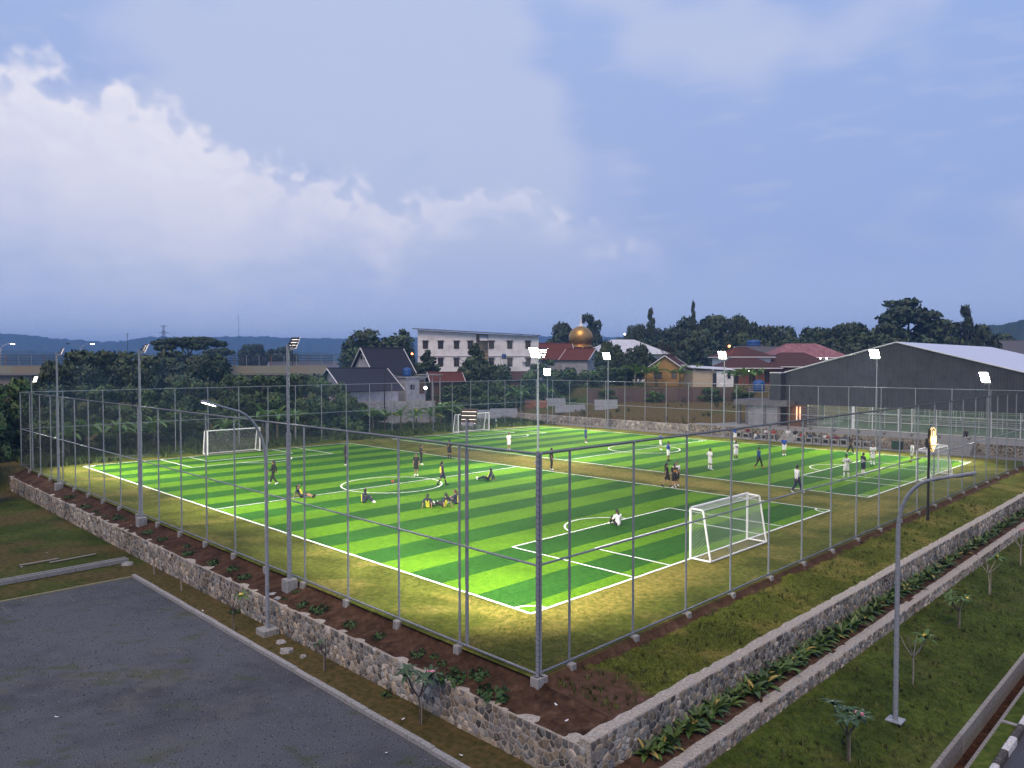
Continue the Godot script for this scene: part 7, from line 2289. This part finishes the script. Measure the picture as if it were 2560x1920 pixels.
func bones_of(j: Dictionary, what: String) -> Array:
	var b := []
	match what:
		"body":
			b = [["pelvis", "chest", 0.105, 0.115], ["chest", "neck", 0.11, 0.055], ["neck", "head", 0.05, 0.05]]
			for s in ["l", "r"]:
				b += [["chest", "shoulder_" + s, 0.08, 0.06], ["shoulder_" + s, "elbow_" + s, 0.05, 0.038], ["elbow_" + s, "wrist_" + s, 0.038, 0.026], ["pelvis", "hip_" + s, 0.1, 0.09], ["hip_" + s, "knee_" + s, 0.086, 0.054], ["knee_" + s, "ankle_" + s, 0.055, 0.036], ["ankle_" + s, "toe_" + s, 0.04, 0.032]]
		"shirt":
			b = [["pelvis", "chest", 0.135, 0.14], ["chest", "neck", 0.125, 0.06]]
			for s in ["l", "r"]:
				j["sleeve_" + s] = j["shoulder_" + s].lerp(j["elbow_" + s], 0.72)
				b += [["chest", "shoulder_" + s, 0.09, 0.078], ["shoulder_" + s, "sleeve_" + s, 0.07, 0.062]]
		"long_shirt":
			b = [["pelvis", "chest", 0.135, 0.14], ["chest", "neck", 0.125, 0.065]]
			for s in ["l", "r"]:
				j["cuff_" + s] = j["elbow_" + s].lerp(j["wrist_" + s], 0.92)
				b += [["chest", "shoulder_" + s, 0.09, 0.078], ["shoulder_" + s, "elbow_" + s, 0.068, 0.054], ["elbow_" + s, "cuff_" + s, 0.054, 0.042]]
		"shorts":
			b = [["pelvis", "pelvis", 0.122, 0.122]]
			for s in ["l", "r"]:
				j["hem_" + s] = j["hip_" + s].lerp(j["knee_" + s], 0.82)
				b += [["pelvis", "hip_" + s, 0.118, 0.112], ["hip_" + s, "hem_" + s, 0.11, 0.098]]
		"trousers":
			b = [["pelvis", "pelvis", 0.12, 0.12]]
			for s in ["l", "r"]:
				b += [["pelvis", "hip_" + s, 0.116, 0.106], ["hip_" + s, "knee_" + s, 0.102, 0.074], ["knee_" + s, "ankle_" + s, 0.074, 0.058]]
		"sock":
			for s in ["l", "r"]:
				j["calf_" + s] = j["knee_" + s].lerp(j["ankle_" + s], 0.25)
				b += [["calf_" + s, "ankle_" + s, 0.062, 0.046]]
	return b

func shoe_mesh(j: Dictionary, s: String) -> ArrayMesh:
	var b := MB.new()
	var a: Vector3 = j["ankle_" + s]
	var t: Vector3 = j["toe_" + s]
	var f := (t - a).normalized()
	b.tube(PackedVector3Array([a - f * 0.07, a - f * 0.03, a + f * 0.06, t - f * 0.03, t + f * 0.05]), PackedFloat32Array([0.025, 0.056, 0.054, 0.047, 0.02]), 8)
	return b.mesh()

func field_mesh(j: Dictionary, bones: Array, cell: float, k: float) -> MB:
	# smooth union of tapered capsules, meshed as surface nets
	var lo := Vector3(9, 9, 9)
	var hi := -lo
	for q in bones:
		for e in 2:
			var p: Vector3 = j[q[e]]
			var r: Vector3 = Vector3.ONE * (q[2 + e] + cell * 2.0)
			lo = lo.min(p - r); hi = hi.max(p + r)
	var dim := Vector3i(((hi - lo) / cell).ceil()) + Vector3i.ONE
	var sx := dim.x
	var sxy := dim.x * dim.y
	var f := PackedFloat32Array()
	f.resize(sxy * dim.z)
	f.fill(1.0)
	for q in bones:
		var a: Vector3 = j[q[0]]
		var e: Vector3 = j[q[1]]
		var ra: float = q[2]
		var re: float = q[3]
		var ab := e - a
		var l2 := maxf(ab.length_squared(), 1e-9)
		var pad := Vector3.ONE * (maxf(ra, re) + cell * 2.0)
		var i0 := Vector3i(((a.min(e) - pad - lo) / cell).floor()).max(Vector3i.ZERO)
		var i1 := Vector3i(((a.max(e) + pad - lo) / cell).ceil()).min(dim - Vector3i.ONE)
		for z in range(i0.z, i1.z + 1):
			for y in range(i0.y, i1.y + 1):
				var row := z * sxy + y * sx
				for x in range(i0.x, i1.x + 1):
					var p := lo + Vector3(x, y, z) * cell - a
					var t := clampf(p.dot(ab) / l2, 0.0, 1.0)
					var d := (p - ab * t).length() - lerpf(ra, re, t)
					var o := f[row + x]
					var h := clampf(0.5 + 0.5 * (o - d) / k, 0.0, 1.0)
					f[row + x] = lerpf(o, d, h) - k * h * (1.0 - h)
	var b := MB.new()
	var id := {}
	var corner := [0, 1, sx, sx + 1, sxy, sxy + 1, sxy + sx, sxy + sx + 1]
	for z in dim.z - 1:
		for y in dim.y - 1:
			for x in dim.x - 1:
				var at := z * sxy + y * sx + x
				var inside := 0
				for c in 8:
					if f[at + corner[c]] < 0.0: inside += 1
				if inside == 0 or inside == 8: continue
				var sum := Vector3.ZERO
				var n := 0
				for ed in [[0, 1], [2, 3], [4, 5], [6, 7], [0, 2], [1, 3], [4, 6], [5, 7], [0, 4], [1, 5], [2, 6], [3, 7]]:
					var va := f[at + corner[ed[0]]]
					var vb := f[at + corner[ed[1]]]
					if (va < 0.0) != (vb < 0.0):
						var t := va / (va - vb)
						var pa := Vector3(ed[0] & 1, (ed[0] >> 1) & 1, ed[0] >> 2)
						var pb := Vector3(ed[1] & 1, (ed[1] >> 1) & 1, ed[1] >> 2)
						sum += pa.lerp(pb, t)
						n += 1
				var g := Vector3(f[at + 1] - f[at], f[at + sx] - f[at], f[at + sxy] - f[at])
				id[at] = b.vert(lo + (Vector3(x, y, z) + sum / n) * cell, g.normalized())
	for z in range(1, dim.z - 1):
		for y in range(1, dim.y - 1):
			for x in range(1, dim.x - 1):
				var at := z * sxy + y * sx + x
				var s0 := f[at] < 0.0
				for ax in 3:
					var st: int = [1, sx, sxy][ax]
					if s0 == (f[at + st] < 0.0): continue
					var u: int = [sx, sxy, 1][ax]
					var w: int = [sxy, 1, sx][ax]
					var q := [id.get(at - u - w), id.get(at - w), id.get(at), id.get(at - u)]
					if q.has(null): continue
					if s0: b.ix.append_array([q[0], q[2], q[1], q[0], q[3], q[2]])
					else: b.ix.append_array([q[0], q[1], q[2], q[0], q[2], q[3]])
	# smooth normals from the faces
	var nn := PackedVector3Array()
	nn.resize(b.v.size())
	for t in range(0, b.ix.size(), 3):
		var q := (b.v[b.ix[t + 2]] - b.v[b.ix[t]]).cross(b.v[b.ix[t + 1]] - b.v[b.ix[t]])
		for e in 3: nn[b.ix[t + e]] += q
	for t in nn.size(): nn[t] = nn[t].normalized()
	b.n = nn
	return b

func add_head(b: MB, o: Vector3, back_lean: float) -> void:
	# skull, brow, nose, chin and ears on one closed surface
	var base := b.v.size()
	var seg := 18
	var bs := Basis(Vector3.RIGHT, back_lean)
	for i in 15:
		var ph := -PI / 2 + PI * i / 14.0
		for k in seg + 1:
			var th := TAU * k / seg
			var d := Vector3(sin(th) * cos(ph), sin(ph), -cos(th) * cos(ph))
			var r := Vector3(0.073, 0.115, 0.092)
			var p := d * r
			var front := maxf(0.0, -d.z)
			if d.y < 0.0: p.x *= 1.0 + d.y * 0.28
			p.z -= 0.026 * exp(-pow(d.x / 0.16, 2.0) - pow((d.y + 0.12) / 0.16, 2.0)) * front   # nose
			p.z += 0.008 * exp(-pow((absf(d.x) - 0.38) / 0.16, 2.0) - pow((d.y - 0.05) / 0.1, 2.0)) * front   # eye sockets
			p.z -= 0.008 * exp(-pow(d.x / 0.3, 2.0) - pow((d.y + 0.85) / 0.2, 2.0)) * front   # chin
			p.x += signf(d.x) * 0.016 * exp(-pow(d.z / 0.16, 2.0) - pow((d.y + 0.02) / 0.22, 2.0)) * smoothstep(0.8, 0.98, absf(d.x))   # ears
			b.vert(o + bs * p, bs * d)
	for i in 14:
		for k in seg:
			var a := base + i * (seg + 1) + k
			var e := a + seg + 1
			b.ix.append_array([a, a + 1, e + 1, a, e + 1, e])

func add_hand(b: MB, elbow: Vector3, wrist: Vector3, side: float) -> void:
	# palm, four curled fingers of unequal length and a thumb leaving the palm's side
	var f := (wrist - elbow).normalized()
	if wrist.y < 0.1: f = Vector3(side * 0.3, -0.25, 0.9).normalized()
	var across := f.cross(Vector3(side, 0, 0)).normalized()
	if across.length() < 0.5: across = Vector3.FORWARD
	var palm_n := across.cross(f).normalized() * -side
	b.tube(PackedVector3Array([wrist, wrist + f * 0.03, wrist + f * 0.075]), PackedFloat32Array([0.026, 0.034, 0.03]), 6)
	for k in 4:
		var o := wrist + f * 0.07 + across * (0.03 - 0.02 * k)
		var len: float = [0.065, 0.075, 0.07, 0.055][k]
		b.tube(PackedVector3Array([o, o + f * len * 0.5 + palm_n * 0.006, o + f * len * 0.9 + palm_n * 0.025]), PackedFloat32Array([0.0095, 0.009, 0.007]), 5)
	var o := wrist + f * 0.025 + across * 0.028
	b.tube(PackedVector3Array([o, o + across * 0.025 + f * 0.025, o + across * 0.03 + f * 0.055 + palm_n * 0.01]), PackedFloat32Array([0.012, 0.011, 0.008]), 5)

func hair_mesh(kind: String) -> ArrayMesh:
	# built round the head's centre, face towards -z
	var b := MB.new()
	var seg := 18
	var rows := 12
	var base := 0
	var low := {"short": -0.25, "long": -0.55, "scarf": -0.95}
	for i in rows + 1:
		var t := float(i) / rows
		for k in seg + 1:
			var th := TAU * k / seg
			var back := 0.5 - 0.5 * cos(th)   # 0 at the face, 1 behind
			var start: float = lerpf(0.62, low[kind], smoothstep(0.12, 0.6, back))
			if kind == "scarf": start = lerpf(0.5, -0.98, smoothstep(0.1, 0.3, back))
			var ph := lerpf(asin(clampf(start, -1, 1)), PI / 2, t)
			var d := Vector3(sin(th) * cos(ph), sin(ph), -cos(th) * cos(ph))
			var p := d * Vector3(0.084, 0.127, 0.104)
			p += d * 0.004 * sin(th * 7.0 + ph * 9.0)
			b.vert(p, d)
	for i in rows:
		for k in seg:
			var a := base + i * (seg + 1) + k
			var e := a + seg + 1
			b.ix.append_array([a, a + 1, e + 1, a, e + 1, e])
	if kind == "long":
		b.tube(PackedVector3Array([Vector3(0, 0.02, 0.085), Vector3(0, -0.1, 0.115), Vector3(0.01, -0.24, 0.12), Vector3(0.0, -0.36, 0.13)]), PackedFloat32Array([0.05, 0.06, 0.05, 0.02]), 8)
	elif kind == "scarf":
		b.lathe([Vector2(0.16, -0.26), Vector2(0.125, -0.2), Vector2(0.085, -0.13), Vector2(0.07, -0.08)], 14, Vector3(0, 0, 0.015), Vector3(1.15, 1, 0.95))
	return b.mesh()

var outfit := {}

func person(label: String, x: float, z: float, face: float, kind: String, top: Material, bottom: Material, long_legs: bool, hair: String, opts := {}) -> Node3D:
	# face: degrees clockwise from straight away from the viewer
	var key := kind
	if not outfit.has(key):
		var j := pose(kind)
		var body := field_mesh(j, bones_of(j, "body"), 0.036, 0.035)
		add_head(body, j.head + Vector3(0, 0.03, -0.005), 0.0)
		for s in ["l", "r"]: add_hand(body, j["elbow_" + s], j["wrist_" + s], 1.0 if s == "r" else -1.0)
		var o := {"j": j, "body": body.mesh()}
		for w in ["shirt", "long_shirt", "shorts", "trousers"]: o[w] = field_mesh(j, bones_of(j, w), 0.04, 0.03).mesh()
		for s in ["l", "r"]:
			o["shoe_" + s] = shoe_mesh(j, s)
			var sb := MB.new()
			var c: Vector3 = j["knee_" + s].lerp(j["ankle_" + s], 0.28)
			sb.bar(c, j["ankle_" + s], 0.058, 0.045, 9)
			o["sock_" + s] = sb.mesh()
		var e := MB.new()
		e.lathe([Vector2(0.001, -0.011), Vector2(0.011, 0), Vector2(0.001, 0.011)], 8)
		o.eye = e.mesh()
		outfit[key] = o
	var o: Dictionary = outfit[key]
	var j: Dictionary = o.j
	var y: float = opts.get("y", 0.0)
	var t := thing("person", label, "person", Vector3(x, y, z), -YAW - deg_to_rad(face))
	var sc: float = opts.get("size", 1.0)
	t.scale = Vector3.ONE * sc
	part(t, "body", o.body, M.skin_dark if opts.get("dark", false) else M.skin)
	part(t, "shirt", o["long_shirt"] if opts.get("sleeves", false) else o.shirt, top)
	part(t, "trousers" if long_legs else "shorts", o.trousers if long_legs else o.shorts, bottom)
	for s in ["l", "r"]:
		part(t, "shoe", o["shoe_" + s], opts.get("shoes", M.cloth_white))
		if opts.has("socks"): part(t, "sock", o["sock_" + s], opts.socks)
		var q := part(t, "eye", o.eye, M.black, j.head + Vector3((0.028 if s == "r" else -0.028), 0.04, -0.082))
		q.scale = Vector3(1.2, 0.8, 0.6)
	if hair: part(t, "headscarf" if hair == "scarf" else "hair", M.hair_shapes[hair], opts.get("hair", M.hair), j.head + Vector3(0, 0.03, -0.003))
	if opts.has("bib"):
		# coloured panel on the chest and back of the shirt
		var b := MB.new()
		var up: Vector3 = (j.chest - j.pelvis).normalized()
		var zz := Vector3.RIGHT.cross(up).normalized()
		for s in [1.0, -1.0]:
			var rows := []
			for i in 6:
				var row := PackedVector3Array()
				var c: Vector3 = j.pelvis.lerp(j.chest, -0.1 + i * 0.27)
				for k in 6:
					var w := lerpf(-0.9, 0.9, k / 5.0)
					row.append(c + Vector3(sin(w) * 0.148, 0, 0) + zz * s * cos(w) * 0.15 * (1.0 if i < 5 else 0.85))
				rows.append(row)
			for i in 5:
				for k in 5:
					if s > 0: b.quad(rows[i][k], rows[i][k + 1], rows[i + 1][k + 1], rows[i + 1][k])
					else: b.quad(rows[i][k + 1], rows[i][k], rows[i + 1][k], rows[i + 1][k + 1])
		part(t, "shirt_panel", b.mesh(), opts.bib)
	if opts.has("number"):
		var tm := TextMesh.new()
		tm.text = opts.number
		tm.font_size = 32
		tm.pixel_size = 0.0075
		tm.depth = 0.01
		var f := SystemFont.new()
		f.font_names = PackedStringArray(["Droid Sans"])
		f.font_weight = 700
		tm.font = f
		var c: Vector3 = j.chest + Vector3(0, -0.06, 0.152)
		part(t, "shirt_number", tm, opts.ink, c)
	if opts.has("stripes"):
		for i in 4:
			var b := MB.new()
			var c: Vector3 = j.pelvis.lerp(j.chest, 0.05 + i * 0.27)
			b.lathe([Vector2(0.139, -0.02), Vector2(0.142, 0.0), Vector2(0.139, 0.02)], 16, c)
			part(t, "shirt_stripe", b.mesh(), opts.stripes)
	return t

func people() -> void:
	M.cloth_white = plain(0.68, 0.68, 0.7, 0.85)
	M.hair_shapes = {"short": hair_mesh("short"), "long": hair_mesh("long"), "scarf": hair_mesh("scarf")}
	var W: Material = M.cloth_white
	var K := plain(0.014, 0.013, 0.014, 0.85)
	var N := plain(0.018, 0.024, 0.055, 0.85)
	var Bl := plain(0.018, 0.06, 0.3, 0.8)
	var Db := plain(0.015, 0.05, 0.17, 0.8)
	var Y := plain(0.62, 0.55, 0.05, 0.8)
	var G := plain(0.1, 0.1, 0.11, 0.85)
	var O := plain(0.55, 0.25, 0.04, 0.7)
	var R := plain(0.3, 0.05, 0.04, 0.85)
	var Mr := plain(0.12, 0.015, 0.04, 0.85)
	# near pitch
	person("girl in black walking left near the left touch line", 6.6, -30.8, 275, "walk", K, K, true, "long", {"sleeves": true})
	person("person in black with a black headscarf standing near the far penalty area", 15.3, -35.5, 80, "stand", K, K, true, "scarf", {"sleeves": true, "hair": K})
	person("girl in black shirt and shorts facing the viewer by the centre circle", 16.0, -27.0, 190, "stand", K, K, false, "long")
	person("girl in black behind another, stepping to the right beyond the centre circle", 19.9, -31.4, 80, "talk", K, K, true, "long")
	person("girl in black with orange back number near the far touch line", 24.1, -32.8, 20, "stand", K, K, false, "long", {"socks": K, "shoes": K, "number": "7", "ink": O})
	person("girl in navy and yellow bib standing on the centre circle", 14.5, -22.2, 60, "walk", N, N, false, "long", {"bib": Y, "socks": K, "shoes": K})
	person("girl in yellow shirt sitting at the left, legs stretched out to the right", 5.4, -24.9, 95, "sit_back", N, K, false, "long", {"bib": Y, "shoes": K})
	person("girl in yellow shirt and black headscarf sitting alone below the centre circle", 7.2, -20.7, 85, "sit_knees", N, N, true, "scarf", {"bib": Y, "hair": K, "sleeves": true})
	person("girl in yellow bib sitting with her back to the viewer, left of the trio", 9.0, -16.8, 5, "sit_back", N, K, true, "long", {"bib": Y})
	person("girl in yellow bib sitting in the middle of the trio", 9.8, -16.3, 320, "sit_back", N, K, true, "long", {"bib": Y})
	person("girl with auburn hair and yellow shirt sitting at the right of the trio", 10.9, -16.5, 285, "sit_knees", N, N, false, "long", {"bib": Y, "hair": M.hair_brown})
	person("girl in yellow with black headscarf sitting right of the centre circle", 18.4, -21.7, 280, "sit_back", N, K, true, "scarf", {"bib": Y, "hair": K, "sleeves": true})
	person("coach in black shirt and trousers standing on the far touch line", 25.2, -21.8, 85, "stand", K, K, true, "short", {"size": 1.05})
	person("goalkeeper in white sitting at the near penalty area, back to the viewer", 12.9, -6.1, 330, "sit_knees", W, K, true, "long", {"number": "1", "ink": G})
	person("girl in black shorts with ponytail talking, left of the group by the touch line", 24.8, -11.0, 85, "walk", K, K, false, "long", {"shoes": K})
	person("girl in black with orange number, back turned, in the group by the touch line", 24.8, -10.4, 355, "stand", K, K, false, "long", {"number": "10", "ink": O})
	person("person in white hidden behind the girl with the orange number", 25.7, -10.8, 180, "stand", W, K, false, "short")
	# far pitch
	person("player in white near the far left end of the second pitch", 32.3, -33.7, 150, "stand", W, W, false, "short")
	person("player in dark blue at the back of the second pitch", 42.3, -32.4, 80, "stand", Db, Db, false, "short", {"dark": true})
	person("player in blue shirt and white shorts inside the second centre circle", 42.6, -23.4, 100, "stand", Bl, W, false, "short")
	person("player in blue with hands on hips, nearest to the second centre circle", 36.3, -18.4, 120, "akimbo", Bl, W, false, "short", {"dark": true, "shoes": K})
	person("player all in white striding right on the second pitch", 34.2, -13.2, 70, "akimbo", W, W, false, "short", {"socks": W})
	person("player in white with number 96 on the back", 40.7, -14.5, 350, "stand", W, W, false, "short", {"number": "96", "ink": N, "socks": K})
	person("player in dark blue shirt and black leggings on the second pitch", 37.7, -10.9, 75, "walk", Db, K, true, "short", {"sleeves": true, "dark": true, "shoes": O})
	person("player in blue shirt facing the viewer before the concrete seats", 47.1, -13.2, 185, "stand", Bl, W, false, "short")
	person("person in black with long hair walking along the concrete benches", 52.2, -9.3, 90, "walk", K, K, true, "long")
	person("player in white with number 17 and hands on hips", 37.7, -4.1, 355, "akimbo", W, W, false, "short", {"number": "17", "ink": K, "socks": W, "dark": true})
	person("player in blue and white striped shirt beside number 17", 39.9, -3.7, 80, "talk", N, N, false, "short", {"stripes": W, "socks": W, "dark": true})
	person("player in white with thin stripes standing near the right penalty area", 46.4, -5.3, 200, "stand", W, W, false, "short", {"stripes": G, "socks": W})
	person("player in white by the right goal with a ball at the feet", 50.6, -3.6, 290, "stand", W, W, false, "short", {"dark": true})
	person("man in white long-sleeved shirt and dark trousers walking by the near touch line", 28.8, -3.8, 75, "walk", W, N, true, "short", {"sleeves": true, "size": 1.08, "dark": true})
	person("player in blue at the far edge of the second pitch", 54.2, -21.9, 160, "stand", Bl, W, false, "short")
	# on and by the seats
	person("person in white shirt crouching at the left end of the seats", 57.9, -21.5, 100, "sit_knees", W, Db, true, "short", {"y": 0.04})
	person("person in white sitting on a seat at the left, legs apart", 58.35, -20.55, 150, "bench", W, N, true, "short", {"y": 0.04})
	person("person in red-brown shirt sitting behind the left seats", 58.55, -19.75, 190, "bench", R, K, true, "short", {"y": 0.04, "dark": true})
	person("person in maroon sitting at the far left of the seats", 58.5, -22.75, 170, "bench", Mr, N, true, "short", {"y": 0.04})
	person("person in white shirt sitting on the steps, the left of two", 59.6, -18.6, 200, "bench", W, W, false, "short", {"y": 0.05})
	person("person in dark shirt and white trousers sitting on the steps, the right of two", 59.6, -17.8, 200, "bench", K, W, true, "short", {"y": 0.05})
	person("person in dark clothes sitting before the hall glass", 65.2, -3.2, 200, "sit_knees", K, K, true, "short", {"y": 1.06})
	balls()

func balls() -> void:
	var m := plain(0.45, 0.1, 0.05, 0.5)
	var w := plain(0.6, 0.58, 0.55, 0.5)
	for q in [[12.8, -25.5, "orange football lying at the near centre spot", m], [50.0, -3.5, "orange football by the right goal", m], [39.1, -3.8, "pale patched football at the striped player's feet", w]]:
		var b := MB.new()
		var prof := []
		for k in 13: prof.append(Vector2(0.11 * cos(-PI / 2 + PI * k / 12.0) + 0.0005, 0.11 * sin(-PI / 2 + PI * k / 12.0)))
		b.lathe(prof, 18)
		var t := thing("football", q[2], "ball", Vector3(q[0], 0.115, q[1]))
		part(t, "shell", b.mesh(), q[3])
		var pm := MB.new()
		for k in 5:
			pm.col = Color(1, 1, 1)
			pm.tri(Vector3.ZERO, Vector3(cos(k * TAU / 5) * 0.042, 0, sin(k * TAU / 5) * 0.042), Vector3(cos((k + 1) * TAU / 5) * 0.042, 0, sin((k + 1) * TAU / 5) * 0.042))
		var pmesh := pm.mesh()
		for d: Vector3 in [Vector3(0, 1, 0.01), Vector3(0.9, 0.45, 0), Vector3(0.28, 0.45, 0.85), Vector3(-0.72, 0.45, 0.53), Vector3(-0.72, 0.45, -0.53), Vector3(0.28, 0.45, -0.85)]:
			var n := d.normalized()
			var u := n.cross(Vector3.RIGHT if absf(n.x) < 0.9 else Vector3.UP).normalized()
			part(t, "patch", pmesh, M.black, n * 0.1115, Basis(u, n, u.cross(n)))

func _ready() -> void:
	rng.seed = 20
	materials()
	surroundings()
	ground()
	far_away()
	pitch(0.0, 24.73, "near_pitch")
	pitch(30.42, 23.47, "far_pitch")
	walls()
	buildings()
	hall()
	fences()
	goals()
	floodlights()
	lamps()
	seats()
	people()
	vegetation()
	bananas()
	bed_plants()
	saplings()
	grasses()
